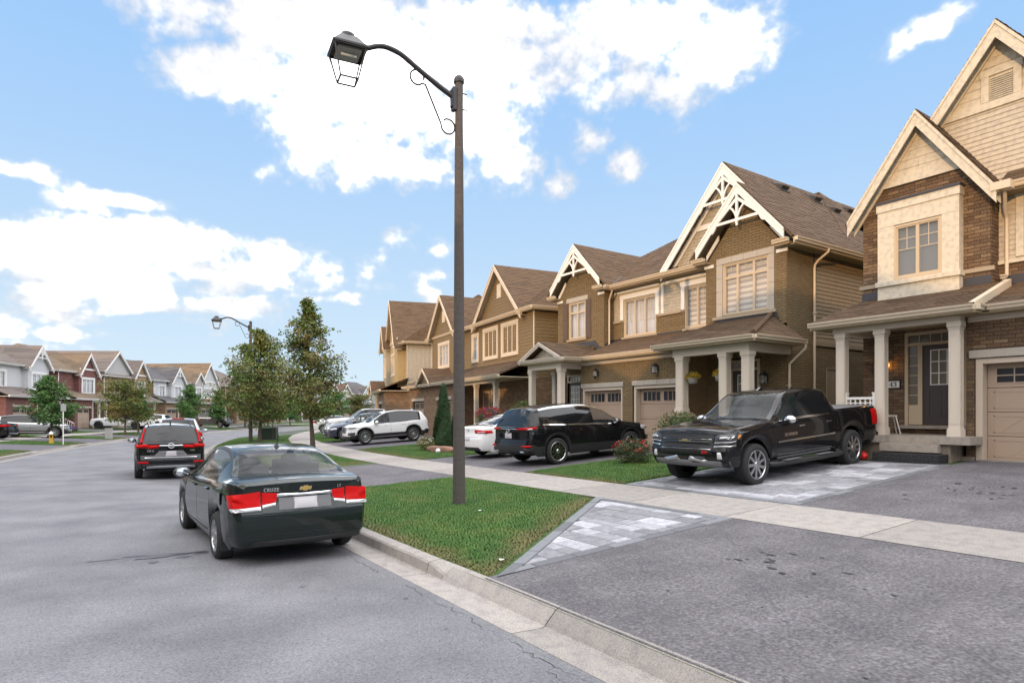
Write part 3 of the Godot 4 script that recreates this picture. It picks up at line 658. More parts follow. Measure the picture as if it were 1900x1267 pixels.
	slab_box(r, "porch_base", "parge", 15.62, 17.4, -8.74, -5.95, 0.6, 1.28)
	slab_box(r, "porch_base", "parge", 16.12, 16.25, -5.95, -5.7, 0.6, 1.0)
	slab_box(r, "granite_step", "granite", 15.12, 15.6, -7.36, -5.98, 0.8, 1.06)
	# entrance
	front_door(r, F(17.4), -7.24, 1.68, 0.91, 2.0, 0.33)
	slab_box(r, "door_sill", "conc_warm", 17.25, 17.45, -7.72, -6.2, 1.58, 1.665)
	# garage
	trim(r, F(16.2), [[-5.8, 3.18, -4.4, 3.355], [-4.39, 3.18, -2.9, 3.355]], "stone_pale", -0.05, 0.03, "lintel")
	trim(r, F(16.2), [[-5.69, 0.86, -5.56, 3.165], [-5.56, 3.05, -3.1, 3.165], [-3.1, 0.86, -2.97, 3.165]], "taupe", -0.3, -0.02, "door_casing")
	garage_door(r, F(16.47), -5.56, 0.93, 2.46, 2.12, true, 3, 2, 2)
	slab_box(r, "threshold", "conc1", 16.1, 16.6, -5.6, -3.05, 0.8, 0.945)
	body_walls(r, 17.9, 27.2, -8.68, -1.2, 0.6, 7.3, "plain_brick")
	wall(r, SL(-5.86), pr(-17.4, 0.6, -16.2, 4.2), [], "plain_brick")
	wall(r, F(17.88), pr(-8.7, 7.0, -2.8, 7.5), [], "cream_lap")
	roof(r, [W(17.85, 7.2, -8.95), W(27.5, 7.2, -8.95), W(27.5, 7.25, -8.6), W(17.85, 7.25, -8.6)])
	# things on it
	lantern(r, W(17.4, 3.25, -8.05), "small lit wall lantern with amber glow above the number 43", 0.8, true)
	plaque(r, W(17.385, 2.72, -7.92), "43", "white number plaque 43 beside the left entrance column")
	var rail := thing("porch_railing", "white lattice railing panel between the two left porch columns of house 43", "railing", W3(15.86, 1.45, -8.0), -PI / 2)
	var b := Buf.new(); b.mm(Vector3(-0.34, 0.86, -0.03), Vector3(0.34, 0.92, 0.03)); b.mm(Vector3(-0.34, 0.62, -0.025), Vector3(0.34, 0.67, 0.025)); b.mm(Vector3(-0.34, 0.08, -0.03), Vector3(0.34, 0.14, 0.03)); obj("rail", b, M.white, rail)
	for x in [-0.36, 0.36]:
		b = Buf.new(); b.mm(Vector3(x - 0.05, 0, -0.05), Vector3(x + 0.05, 1.0, 0.05)); b.mm(Vector3(x - 0.06, 1.0, -0.06), Vector3(x + 0.06, 1.03, 0.06)); obj("post", b, M.white, rail)
	for k in 5:
		b = Buf.new(); b.box(Vector3(-0.24 + 0.12 * k, 0.5, 0), Vector3(0.03, 0.75, 0.03)); obj("baluster", b, M.white, rail)
	b = Buf.new(); b.mm(Vector3(-0.34, 0.76, -0.012), Vector3(0.34, 0.785, 0.012)); obj("rail", b, M.white, rail)
	var ch := thing("porch_chair", "white round-backed porch chair beside the front door of house 43", "chair", W3(16.7, 1.45, -7.75), 0.6)
	b = Buf.new(); b.lathe([Vector2(0, 0.43), Vector2(0.2, 0.43), Vector2(0.23, 0.45), Vector2(0.2, 0.47), Vector2(0, 0.465)], 16); obj("seat", b, M.white, ch)
	b = Buf.new()
	var arc := []
	for k in 13:
		var a := PI * k / 12.0
		arc.append(Vector3(cos(a) * 0.22, 0.5 + sin(a) * 0.4, -0.2 - 0.06 * sin(a)))
	b.tube(arc, 0.016, 0.016, 6)
	for k in 5:
		var a := PI * (k + 1) / 6.0
		b.tube([Vector3(cos(a) * 0.15, 0.46, -0.19), Vector3(cos(a) * 0.22, 0.5 + sin(a) * 0.4, -0.2 - 0.06 * sin(a))], 0.007, 0.007, 5)
	obj("backrest", b, M.white, ch)
	for x in [-1, 1]:
		for z in [-1, 1]:
			b = Buf.new(); b.tube([Vector3(0.15 * x, 0.45, 0.15 * z), Vector3(0.24 * x, 0.0, 0.24 * z)], 0.016, 0.013, 6); obj("leg", b, M.white, ch)
	var hk := thing("plant_hook", "black scrolled iron hook on the brick left of the porch of house 43", "hook", r.transform * W(17.4, 3.2, -8.45), -PI / 2)
	b = Buf.new(); b.mm(Vector3(-0.012, -0.2, 0), Vector3(0.012, 0.12, 0.015)); obj("back_bar", b, M.black, hk)
	b = Buf.new(); b.tube([Vector3(0, 0.05, 0.01), Vector3(0, 0.08, 0.2), Vector3(0, 0.03, 0.33), Vector3(0, -0.04, 0.3)], 0.01, 0.008, 6)
	b.tube([Vector3(0, -0.15, 0.01), Vector3(0, -0.1, 0.12), Vector3(0, 0.03, 0.14), Vector3(0, 0.05, 0.08)], 0.008, 0.006, 6); obj("scroll", b, M.black, hk)
	var ball := thing("red_ball", "red ball lying on the pavers behind the pickup truck", "ball", W3(15.25, gy(15.2, 8.1) + 0.13, -7.62))
	b = Buf.new(); b.ball(Vector3.ZERO, Vector3.ONE * 0.1, 12); obj("shell", b, M.red_plastic, ball)
	b = Buf.new(); b.lathe([Vector2(0.03, 0.095), Vector2(0.03, 0.11), Vector2(0, 0.112)], 8); obj("valve", b, M.red_plastic, ball)
func W3(X: float, y: float, z: float) -> Vector3: return Vector3(X, y, z)

# brick bay with truss gable, shared by both halves of the pair
func pair_bay(r: Node, z0: float, z1: float, top: float):
	var cx := (z0 + z1) / 2
	var sl := (top - 7.16) / 1.9
	barge(r, F(17.05), cx, top, 1.62, top - 1.62 * sl, 0.2, "white")
	truss(r, F(17.06), cx, top - 0.22, 0.95, sl)
	gable_roof(r, 17.03, 21.3, 21.3, cx, top + 0.04, 1.9, top + 0.04 - 1.9 * sl)
	# eave returns at both feet, level
	for s in [-1, 1]:
		var zz: float = cx + s * 1.62
		gutter(r, F(17.05), minf(zz - 0.35 * s, zz + 0.15 * s), maxf(zz - 0.35 * s, zz + 0.15 * s), 7.16, "gutter")
		var b := Buf.new()
		b.mm(W(17.05, 7.0, zz - 0.35 * s), W(17.4, 7.06, zz + 0.15 * s)); obj("eave_return", b, M.soffit, r)
		trim(r, F(17.4), [[minf(cx + s * 1.16, cx + s * 1.53), 6.86, maxf(cx + s * 1.16, cx + s * 1.53), 6.97]], "white", 0.0, 0.05)
		b = Buf.new()
		var d := Vector2(1, -1.16).normalized()
		var p := PackedVector2Array([Vector2(cx + s * 0.95, top - 0.3 - 0.95 * 1.16), Vector2(cx + s * 1.45, top - 0.3 - 1.45 * 1.16), Vector2(cx + s * 1.45, top - 0.48 - 1.45 * 1.16), Vector2(cx + s * 0.95, top - 0.48 - 0.95 * 1.16)])
		b.prism(p, 0.0, 0.045); obj("trim", b, M.white, r, F(17.4))
func house_pair():
	var r := begin("semi_detached_house", "tan brick semi-detached pair with white sunburst trusses in its gables, numbers 45 and 47", 16.2, 0.65, -16.5)
	rng.seed = 45
	var za := -13.93; var zb := -10.94      # right bay
	var zc := -22.05; var zd := -19.02      # left bay
	var win_r := Rect2(-13.25, 5.18, 1.7, 1.72)
	var win_l := Rect2(-21.3, 5.18, 1.12, 1.6)
	bricks(r, F(17.4), PackedVector2Array([Vector2(za, 4.7), Vector2(zb, 4.7), Vector2(zb, 7.0), Vector2(-12.435, 8.75), Vector2(za, 7.0)]), [win_r, Rect2(-13.49, 5.18, 2.13, 1.93)], "tan")
	bricks(r, F(16.2), pr(-19.05, 0.7, -13.85, 3.86), [Rect2(-19.0, 0.6, 2.27, 2.36), Rect2(-16.2, 0.6, 2.27, 2.36), Rect2(-19.06, 2.96, 2.39, 0.18), Rect2(-16.23, 2.96, 2.39, 0.18), Rect2(-16.75, 0.5, 0.56, 1.05)], "tan")
	bricks(r, F(17.4), pr(-13.85, 1.1, zb, 3.95), [Rect2(-13.2, 1.3, 1.35, 2.45)], "tan", false)
	bricks(r, F(17.4), PackedVector2Array([Vector2(zc, 4.7), Vector2(zd, 4.7), Vector2(zd, 7.0), Vector2(-20.535, 8.7), Vector2(zc, 7.0)]), [win_l, Rect2(-21.45, 6.78, 1.42, 0.24)], "tan", false)
	bricks(r, SR(zb), pr(17.4, 0.7, 18.8, 7.0), [], "tan", false)
	bricks(r, SR(zb), pr(18.8, 0.7, 26.0, 4.1), [Rect2(19.55, 2.1, 0.75, 1.35)], "tan", false)
	bricks(r, SR(zd), pr(17.4, 4.4, 18.0, 7.0), [], "tan", false)
	bricks(r, F(17.4), pr(zc, 1.0, -19.05, 3.95), [Rect2(-21.6, 1.2, 1.4, 2.4)], "tan", false)
	bricks(r, F(17.95), pr(zd, 4.5, za, 5.7), [Rect2(-18.45, 5.0, 1.75, 1.5), Rect2(-15.3, 5.0, 1.1, 1.5)], "tan", false)
	wall(r, SL(za), pr(-18.0, 4.4, -17.4, 7.0), [], "plain_tan")
	end_bricks(r, "tan")
	siding(r, SR(zb), pr(18.8, 4.25, 26.0, 7.0), [], "lap_tan", 0.125)
	trim(r, SR(zb), [[18.76, 4.1, 26.0, 4.25]], "lap_tan", 0.0, 0.05)
	trim(r, SR(zb), [[18.8, 4.25, 18.86, 7.0]], "lead", 0.0, 0.03)
	window(r, SR(zb), 19.55, 2.1, 0.75, 1.35, [1], [], 0.0, "frame", "dark", 0.05)
	# recessed upper walls
	siding(r, F(17.95), pr(zd, 5.7, za, 7.0), [Rect2(-18.45, 5.0, 1.75, 1.56), Rect2(-15.3, 5.0, 1.1, 1.56)], "lap_pale", 0.118)
	trim(r, F(17.95), [[zd, 5.66, -18.6, 5.75], [-16.55, 5.66, -15.45, 5.75]], "stone", 0.0, 0.07, "sill_course")
	trim(r, F(17.95), [[-18.62, 5.0 + 0.75, -18.45, 6.58], [-16.7, 5.75, -16.53, 6.58], [-18.64, 6.58, -16.51, 6.76]], "white", 0.0, 0.06)
	trim(r, F(17.95), [[-15.46, 5.75, -15.3, 6.58], [-14.2, 5.75, -14.05, 6.58], [-15.5, 6.58, -13.95, 6.76], [-16.42, 5.75, -16.3, 6.9], [-16.3, 6.82, -13.95, 6.93], [-18.95, 6.85, -16.55, 6.95]], "white", 0.0, 0.055)
	window(r, F(17.95), -18.45, 5.05, 1.75, 1.5, [1, 1, 1], [2, 2, 0.6], 0.0, "frame", "sheer", 0.05)
	window(r, F(17.95), -15.3, 5.05, 1.1, 1.5, [1, 1], [2, 2, 0.5], 0.0, "frame", "blind", 0.05)
	# bay windows
	window(r, F(17.4), win_r.position.x, win_r.position.y, win_r.size.x, win_r.size.y, [0.95, 1.15, 0.95], [2, 2, 0.5], 0.42, "frame", "blind", 0.06)
	trim(r, F(17.4), [[-13.49, 5.18, -13.25, 5.6], [-13.49, 5.606, -13.25, 6.0], [-13.49, 6.006, -13.25, 6.45], [-13.49, 6.456, -13.25, 6.9], [-11.55, 5.18, -11.36, 5.6], [-11.55, 5.606, -11.36, 6.0], [-11.55, 6.006, -11.36, 6.45], [-11.55, 6.456, -11.36, 6.9], [-13.49, 6.906, -12.9, 7.11], [-12.894, 6.906, -12.45, 7.11], [-12.444, 6.906, -11.95, 7.11], [-11.944, 6.906, -11.36, 7.11]], "stone_pale", -0.02, 0.025, "surround_stone")
	trim(r, F(17.4), [[-13.6, 5.07, -11.27, 5.175]], "stone", -0.02, 0.09, "sill")
	window(r, F(17.4), win_l.position.x, win_l.position.y, win_l.size.x, win_l.size.y, [1, 1], [], 0.4, "frame", "sheer", 0.06)
	trim(r, F(17.4), [[-21.45, 6.79, -20.98, 7.0], [-20.974, 6.79, -20.5, 7.0], [-20.494, 6.79, -20.03, 7.0]], "stone_pale", -0.02, 0.025, "lintel")
	for z in [-21.68, -20.14]:
		trim(r, F(17.4), [[z, 5.15, z + 0.33, 6.8]], "shutter", 0.0, 0.045, "shutter")
		trim(r, F(17.4), [[z + 0.05, 5.22, z + 0.28, 5.98], [z + 0.05, 6.06, z + 0.28, 6.72]], "shutter", 0.04, 0.056, "shutter_panel")
	pair_bay(r, za, zb, 9.3)
	pair_bay(r, zc, zd, 9.15)
	# --- main gable over number 45
	var gx := -13.37
	siding(r, F(17.93), PackedVector2Array([Vector2(-15.9, 7.25), Vector2(-10.9, 7.25), Vector2(-11.95, 8.45), Vector2(-14.8, 8.45)]), [], "lap_pale", 0.118)
	siding(r, F(17.94), PackedVector2Array([Vector2(-14.75, 8.6), Vector2(-12.0, 8.6), Vector2(gx, 10.2)]), [], "lap_pale", 0.21, 1.1)
	trim(r, F(17.92), [[-14.95, 8.42, -11.8, 8.6]], "white", 0.0, 0.05)
	barge(r, F(17.9), gx, 10.18, 2.55, 10.18 - 2.55 * 1.14, 0.14, "white", 0.04)
	barge(r, F(17.58), gx, 10.37, 2.75, 10.37 - 2.75 * 1.14, 0.24, "white", 0.045, 0.5)
	truss(r, F(17.59), gx, 10.13, 1.0, 1.14)
	gable_roof(r, 17.56, 24.5, 27.0, gx, 10.41, 2.86, 10.41 - 2.86 * 1.14)
	# --- main roof: ridge along the street, hipped towards the gap
	var rx := 23.6; var ry := 10.62
	roof(r, [W(17.5, 7.14, -22.45), W(17.5, 7.14, -15.6), W(rx, ry, -15.6), W(rx, ry, -19.4)])
	roof(r, [W(17.5, 7.14, -22.45), W(rx, ry, -19.4), W(29.5, 7.14, -22.45)])
	roof(r, [W(20.5, 7.14, -10.5), W(rx, ry, -13.5), W(29.5, 7.14, -10.5)])
	roof(r, [W(rx - 1.5, ry - 0.86, -13.37), W(rx, ry, -13.5), W(rx, ry, -15.7), W(rx - 1.5, ry - 0.86, -15.7)])
	roof(r, [W(29.5, 7.14, -22.45), W(rx, ry, -19.4), W(rx, ry, -13.5), W(29.5, 7.14, -10.5)])
	for q in [[20.2, -12.95, 1], [22.3, -12.95, 1], [23.0, -12.6, 1], [24.5, -12.9, 1]]:
		roof_vent(r, W(q[0], 10.41 - (q[1] + 13.37) * 1.14 + 0.03, q[1]), Vector3(1.14, 1, 0).normalized())
	var pb := Buf.new(); pb.tube([W(22.0, 8.2, -11.2), W(22.0, 8.9, -11.2)], 0.04, 0.04, 8); obj("vent_pipe", pb, M.black, r)
	var vb := Buf.new(); vb.tube([W(17.55, 7.2, -18.7), W(21.2, 9.0, -20.4)], 0.07, 0.07, 6); obj("valley_flashing", vb, M.lead, r)
	# gutters
	gutter(r, SR(-10.52), 17.1, 26.5, 7.16, "gutter")
	gutter(r, F(17.42), -18.72, -13.95, 7.14, "gutter")
	gutter(r, SR(-18.72), 17.1, 17.42, 7.16, "gutter")
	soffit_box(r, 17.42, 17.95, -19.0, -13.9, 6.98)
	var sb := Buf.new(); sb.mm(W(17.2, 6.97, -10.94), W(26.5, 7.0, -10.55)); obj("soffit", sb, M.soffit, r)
	downspout(r, [W(18.85, 7.04, -10.45), W(18.85, 6.95, -10.47), W(18.8, 6.75, -10.75), W(18.78, 6.62, -10.86), W(18.78, 6.5, -10.88), W(18.78, 0.9, -10.88)], "gutter")
	downspout(r, [W(17.5, 7.05, -18.65), W(17.52, 6.9, -18.7), W(17.6, 6.62, -18.94), W(17.62, 6.5, -18.96), W(17.62, 4.75, -18.96), W(17.5, 4.6, -18.96)], "gutter")
	# --- lower roofs
	roof(r, [W(15.84, 4.18, -18.75), W(15.84, 4.18, -13.95), W(17.95, 4.95, -13.95), W(17.95, 4.95, -18.75)])
	trim(r, F(17.95), [[zd, 4.78, -16.4, 5.0], [-16.39, 4.78, za, 5.0]], "lead", 0.012, 0.04, "flashing")
	gutter(r, F(15.86), -18.75, -13.8, 4.16, "gutter")
	soffit_box(r, 15.86, 16.2, -18.75, -13.8, 3.99)
	trim(r, F(16.2), [[-19.05, 3.86, -13.85, 4.0]], "post", -0.02, 0.04)
	# hipped porch of 45
	roof(r, [W(15.02, 4.16, -14.15), W(15.02, 4.16, -10.45), W(17.35, 4.98, -11.45), W(17.4, 4.98, -13.6)])
	roof(r, [W(15.02, 4.16, -10.45), W(17.5, 4.16, -10.45), W(17.5, 5.0, -11.45), W(17.35, 4.98, -11.45)])
	for k in 15:
		var t := k / 15.0
		var a := W(15.06, 4.2, -10.47).lerp(W(17.34, 5.02, -11.44), t); var c := W(15.06, 4.2, -10.47).lerp(W(17.34, 5.02, -11.44), t + 0.075)
		var u := Buf.new(); u.tube([a, c], 0.085, 0.075, 5); obj("hip_tile", u, M.roof, r)
	trim(r, F(17.4), [[-13.5, 4.86, -11.32, 5.05]], "lead", 0.012, 0.05, "flashing")
	for k in 6:
		trim(r, F(17.4), [[-11.32 + 0.06 * k, 4.84 - 0.13 * k, -11.26 + 0.06 * k, 5.06 - 0.13 * k]], "lead", 0.012, 0.045, "flashing")
	gutter(r, F(15.04), -14.15, -10.42, 4.14, "gutter")
	gutter(r, SR(-10.45), 15.04, 17.5, 4.14, "gutter")
	soffit_box(r, 15.04, 17.5, -14.1, -10.45, 3.98)
	slab_box(r, "beam", "post", 15.35, 15.6, -13.6, -10.82, 3.74, 3.98)
	slab_box(r, "beam", "post", 15.6, 17.4, -11.06, -10.82, 3.74, 3.98)
	downspout(r, [W(17.5, 4.0, -10.4), W(17.52, 3.9, -10.42), W(17.42, 3.6, -10.7), W(17.4, 3.45, -10.86), W(17.4, 0.9, -10.88)], "gutter")
	column(r, 15.48, -13.32, 1.95, 3.74, 0.28)
	for z in [-11.71, -10.94]: column(r, 15.48, z, 1.25, 3.74, 0.25)
	stone_pier(r, 15.48, -13.32, 0.7, 1.86, 0.46)
	slab_box(r, "pier_cap", "stone", 15.18, 15.78, -13.62, -13.02, 1.86, 1.95)
	stone_pier(r, 16.18, -16.46, 0.6, 1.5, 0.5)
	slab_box(r, "pier_cap", "stone", 15.9, 16.5, -16.78, -16.14, 1.5, 1.57)
	stone_pier(r, 16.6, -13.75, 0.7, 1.75, 0.5)
	slab_box(r, "porch_slab", "conc_warm", 15.2, 17.4, -13.6, -10.7, 1.08, 1.25)
	slab_box(r, "porch_base", "parge", 15.3, 17.4, -13.5, -10.8, 0.4, 1.08)
	slab_box(r, "step", "conc_warm", 14.8, 15.2, -12.9, -11.9, 0.5, 0.95)
	front_door(r, F(17.4), -12.85, 1.35, 0.91, 2.0, 0.3, "door_brown")
	wall(r, SR(-13.85), pr(16.2, 0.6, 17.4, 3.98), [], "plain_tan")
	# garages
	for z in [-19.06, -16.23]:
		for k in 4: trim(r, F(16.2), [[z + 0.5975 * k + 0.003, 2.965, z + 0.5975 * (k + 1) - 0.003, 3.135]], "stone_pale", -0.05, 0.03, "lintel")
		trim(r, F(16.2), [[z + 0.07, 0.6, z + 0.17, 2.955], [z + 0.17, 2.85, z + 2.23, 2.955], [z + 2.23, 0.6, z + 2.33, 2.955]], "taupe", -0.3, -0.02, "door_casing")
		garage_door(r, F(16.45), z + 0.17, 0.68, 2.06, 2.16, false, 4, 1, 2)
	# porch of 47 with its own small gable
	var pz := -20.03
	roof(r, [W(14.85, 4.16, -18.62), W(14.82, 4.84, pz), W(17.4, 4.84, pz), W(17.4, 4.16, -18.62)])
	roof(r, [W(14.85, 4.16, -21.44), W(14.82, 4.84, pz), W(17.4, 4.84, pz), W(17.4, 4.16, -21.44)])
	barge(r, F(14.86), pz, 4.8, 1.4, 4.13, 0.13, "post", 0.05)
	wall(r, F(15.2), PackedVector2Array([Vector2(-21.2, 4.1), Vector2(-18.86, 4.1), Vector2(pz, 4.66)]), [], "cream")
	gutter(r, F(14.9), -21.5, -18.6, 4.14, "post")
	gutter(r, SR(-18.62), 14.9, 15.86, 4.14, "gutter")
	soffit_box(r, 14.9, 17.4, -21.45, -18.62, 3.96)
	slab_box(r, "beam", "post", 15.15, 15.4, -21.25, -19.05, 3.74, 3.96)
	slab_box(r, "beam", "post", 15.4, 17.4, -19.3, -19.05, 3.74, 3.96)
	for q in [[15.27, -19.17], [15.27, -21.1], [16.5, -21.1]]: column(r, q[0], q[1], 1.2, 3.74, 0.22)
	slab_box(r, "porch_slab", "conc_warm", 15.0, 17.4, -21.4, -19.05, 0.4, 1.2)
	trim(r, F(17.4), [[-21.2, 4.78, -19.6, 5.0]], "lead", 0.012, 0.05, "flashing")
	for k in 5: trim(r, F(17.4), [[-19.6 + 0.07 * k, 4.72 - 0.07 * k, -19.53 + 0.07 * k, 5.0 - 0.07 * k]], "lead", 0.012, 0.045, "flashing")
	for k in 4: trim(r, SR(zd), [[17.42 + 0.12 * k, 4.66 + 0.06 * k, 17.54 + 0.12 * k, 4.84 + 0.06 * k]], "lead", 0.012, 0.03, "flashing")
	front_door(r, F(17.4), -21.3, 1.3, 0.91, 2.0, 0.0, "door_brown")
	wall(r, SL(-19.05), pr(-17.4, 0.6, -16.2, 4.1), [], "plain_tan")
	body_walls(r, 17.98, 29.2, zc + 0.02, zb - 0.02, 0.4, 7.0, "lap_tan")
	lantern(r, W(16.2, 3.5, -18.05), "bell shaped black wall lantern above the left garage door of number 47", 1.0, false, true)
	lantern(r, W(16.2, 3.5, -15.0), "square black wall lantern above the garage door of number 45", 1.0)
	lantern(r, W(17.4, 3.05, -11.62), "square black wall lantern above the number plaque 45", 1.1)
	lantern(r, W(17.4, 3.05, -19.6), "dark wall lantern above the number plaque 47 inside the left porch", 1.0, false, true)
	plaque(r, W(17.385, 2.62, -11.55), "45", "number plaque 45 under the square lantern, half above the pickup roof")
	plaque(r, W(17.385, 2.4, -19.55), "47", "small white number plaque 47 inside the leftmost porch")
func stone_pier(r: Node, X: float, z: float, y0: float, y1: float, w: float):
	var b := Buf.new(); b.mm(W(X - w / 2 + 0.02, y0, z - w / 2 + 0.02), W(X + w / 2 - 0.02, y1, z + w / 2 - 0.02))
	var p := obj("pier", b, M.mortar_tan, r)
	var y := y0
	var row := 0
	while y < y1 - 0.05:
		var h := minf(rng.randf_range(0.13, 0.2), y1 - y)
		for side in 2:
			var fr := F(X - w / 2) if side == 0 else SR(z + w / 2)
			var c := z if side == 0 else X
			var x := c - w / 2
			while x < c + w / 2 - 0.02:
				var l := minf(rng.randf_range(0.18, 0.34), c + w / 2 - x)
				if c + w / 2 - x - l < 0.08: l = c + w / 2 - x
				var u := Buf.new()
				var d := rng.randf_range(0.01, 0.035)
				u.bbox(Vector3(x + l / 2, y + h / 2, d / 2 - 0.01), Vector3(l - 0.01, h - 0.01, d + 0.02), 0.012)
				obj("stone", u, M["ledge%d" % [rng.randi() % 3]], p, fr)
				x += l
		y += h; row += 1

# ---------- the rest of the street: a family of two-storey houses; street side at X = 0, z from 0 to w ----------
func row_house(called: String, label: String, base: Vector3, yaw: float, left: bool, d: Dictionary):
	hx = 0.0; hy = 0.0; hz = 0.0
	rng.seed = hash(label)
	var r := thing(called, label, "house", base, (PI / 2 if left else -PI / 2) - yaw, d.get("group", ""))
	var w: float = d.w
	var ev: float = d.get("eave", 6.2)
	var up: String = d.upper
	var lo: String = d.get("lower", "far_brick")
	var tone: String = d.get("roof", "roof_far")
	var wh: String = d.get("trim", "white")
	var fine: bool = d.get("fine", false)
	var dep := 11.0
	var gar: Array = d.get("garage", [])       # z0 of each door
	var out := 1.6
	# lower storey
	var g0: float = d.get("gz0", w * 0.42); var g1: float = d.get("gz1", w)
	var gh := []
	for z in gar: gh.append(Rect2(z, -0.3, 2.4, 2.4))
	wall(r, F(-out), pr(g0, -0.6, g1, 3.05), gh, lo)
	wall(r, F(0.0), pr(0, -0.6, w, 3.05), [], lo)
	wall(r, SL(g0), pr(0.0, -0.6, out, 3.05), [], lo)
	wall(r, SR(g1), pr(-out, -0.6, 0.0, 3.05), [], lo)
	for z in gar:
		garage_door(r, F(-out + 0.15), z + 0.05, -0.1, 2.3, 2.15)
		trim(r, F(-out), [[z - 0.1, 2.1, z + 2.5, 2.28]], "stone_pale", 0.0, 0.03, "lintel")
	# porch
	var p0: float = d.get("pz0", 0.0); var p1: float = d.get("pz1", g0)
	slab_box(r, "porch_slab", "conc_warm", -out, 0.0, p0, p1, -0.6, 0.35)
	var n: int = d.get("posts", 3)
	for k in n: column(r, -out + 0.2, lerpf(p0 + 0.2, p1 - 0.25, k / maxf(1.0, n - 1)), 0.35, 2.8, 0.2, d.get("post", "post"))
	slab_box(r, "beam", d.get("post", "post"), -out + 0.08, -out + 0.32, p0, p1, 2.8, 3.02)
	window(r, F(0.0), p0 + 0.35, 0.9, 0.8, 1.6, [1], [], 0.0, wh, "dark", 0.03, false)
	front_door(r, F(0.0), p0 + 1.5, 0.37, 0.9, 2.0, 0.0, "door")
	if d.has("stairs"):
		for k in 4: slab_box(r, "step", "conc_warm", -out - 1.2 + 0.3 * k, -out - 0.9 + 0.3 * k, p1 - 2.0, p1 - 0.4, -0.6, -0.3 + 0.16 * k)
		for zz in [p1 - 2.0, p1 - 0.4]:
			var hb := Buf.new()
			hb.tube([W(-out - 1.2, 0.55, zz), W(-out, 1.25, zz)], 0.035, 0.035, 5)
			for k in 7: hb.tube([W(-out - 1.2 + 0.2 * k, -0.3 + 0.1 * k, zz), W(-out - 1.2 + 0.2 * k, 0.55 + 0.117 * k, zz)], 0.02, 0.02, 4)
			obj("stair_railing", hb, M.white, r)
	# lower roof along the front, a gable over the porch when wanted
	roof(r, [W(-out - 0.4, 3.12, -0.3), W(-out - 0.4, 3.12, w + 0.3), W(0.02, 3.95, w + 0.3), W(0.02, 3.95, -0.3)], tone, fine)
	gutter(r, F(-out - 0.38), -0.3, w + 0.3, 3.1, wh)
	soffit_box(r, -out - 0.38, 0.0, -0.3, w + 0.3, 2.98, wh)
	if d.has("porch_gable"):
		var c: float = d.porch_gable
		barge(r, F(-out - 0.5), c, 4.05, 1.35, 3.1, 0.14, wh)
		wall(r, F(-out - 0.3), PackedVector2Array([Vector2(c - 1.15, 3.15), Vector2(c + 1.15, 3.15), Vector2(c, 3.9)]), [], up)
		gable_roof(r, -out - 0.52, 0.0, 0.0, c, 4.08, 1.4, 3.1, tone, wh, fine)
	# upper storey
	var holes := []
	for q in d.get("wins", []): holes.append(Rect2(q[0], q[1], q[2], q[3]))
	upper_wall(r, F(0.0), pr(0, 3.0, w, ev), holes, up, fine)
	for q in d.get("wins", []): cased_window(r, F(0.0), q, wh)
	upper_wall(r, SR(w), pr(0, 3.0, dep, ev), [], d.get("side", up), fine)
	upper_wall(r, SL(0.0), pr(-dep, 3.0, 0, ev), [], d.get("side", up), fine)
	wall(r, SR(w), pr(0, -0.8, dep, 3.0), [], lo)
	wall(r, SL(0.0), pr(-dep, -0.8, 0, 3.0), [], lo)
	var fr := Transform3D(Basis(Vector3(-1, 0, 0), Vector3.UP, Vector3(0, 0, -1)), Vector3(0, 0, -dep))
	wall(r, fr, pr(-w, -0.8, 0, ev), [], d.get("side", up))
	trim(r, F(0.0), [[0.0, 3.9, 0.09, ev], [w - 0.09, 3.9, w, ev]], wh, 0.0, 0.03)
	for q in d.get("extra_wins", []): cased_window(r, F(-0.02), q, wh)
	# main roof: ridge along the street with hips
	var pitch: float = d.get("pitch", 0.72)
	var o := 0.35
	var rid := ev + pitch * (dep * 0.5 + o)
	var hip: float = d.get("hip", 2.6)
	var A := W(-o, ev, -o); var B := W(-o, ev, w + o); var C := W(dep + o, ev, w + o); var D := W(dep + o, ev, -o)
	var E := W(dep / 2, rid, hip); var G := W(dep / 2, rid, w - hip)
	roof(r, [A, B, G, E], tone, fine); roof(r, [C, D, E, G], tone, fine); roof(r, [B, C, G], tone, fine); roof(r, [D, A, E], tone, fine)
	gutter(r, F(-o + 0.02), -o, w + o, ev, wh)
	gutter(r, SR(w + o - 0.02), -o, dep, ev, wh)
	gutter(r, SL(-o + 0.02), -dep, o, ev, wh)
	soffit_box(r, -o, dep, -o, w + o, ev - 0.14, wh)
	for q in d.get("vents", []): roof_vent(r, W(q[1], ev + pitch * (q[1] + o) + 0.03, q[0]), Vector3(0, 1, pitch).normalized())
	# gable bays: [z centre, half width, apex, slope, projection, truss, wall, window]
	for q in d.get("bays", []):
		var c: float = q[0]; var hw: float = q[1]; var top: float = q[2]; var sl: float = q[3]; var pj: float = q[4]
		var wm: String = q[6]
		var foot := top - (hw + 0.25) * sl
		var bh := []
		if q[7]: bh.append(Rect2(q[7][0], q[7][1], q[7][2], q[7][3]))
		var base_y := 3.3 if pj > 0.05 else ev
		var wtop := minf(top - 0.15, ev + 1.0)
		upper_wall(r, F(-pj), PackedVector2Array([Vector2(c - hw, base_y), Vector2(c + hw, base_y), Vector2(c + hw, top - 0.15 - hw * sl), Vector2(c, top - 0.15), Vector2(c - hw, top - 0.15 - hw * sl)]), bh, wm, fine)
		if pj > 0.05:
			upper_wall(r, SR(c + hw), pr(-pj, base_y, 0.0, ev), [], wm, fine)
			upper_wall(r, SL(c - hw), pr(0.0, base_y, pj, ev), [], wm, fine)
		if q[7]: cased_window(r, F(-pj), q[7], wh)
		barge(r, F(-pj - 0.3), c, top, hw + 0.25, foot, 0.2, wh)
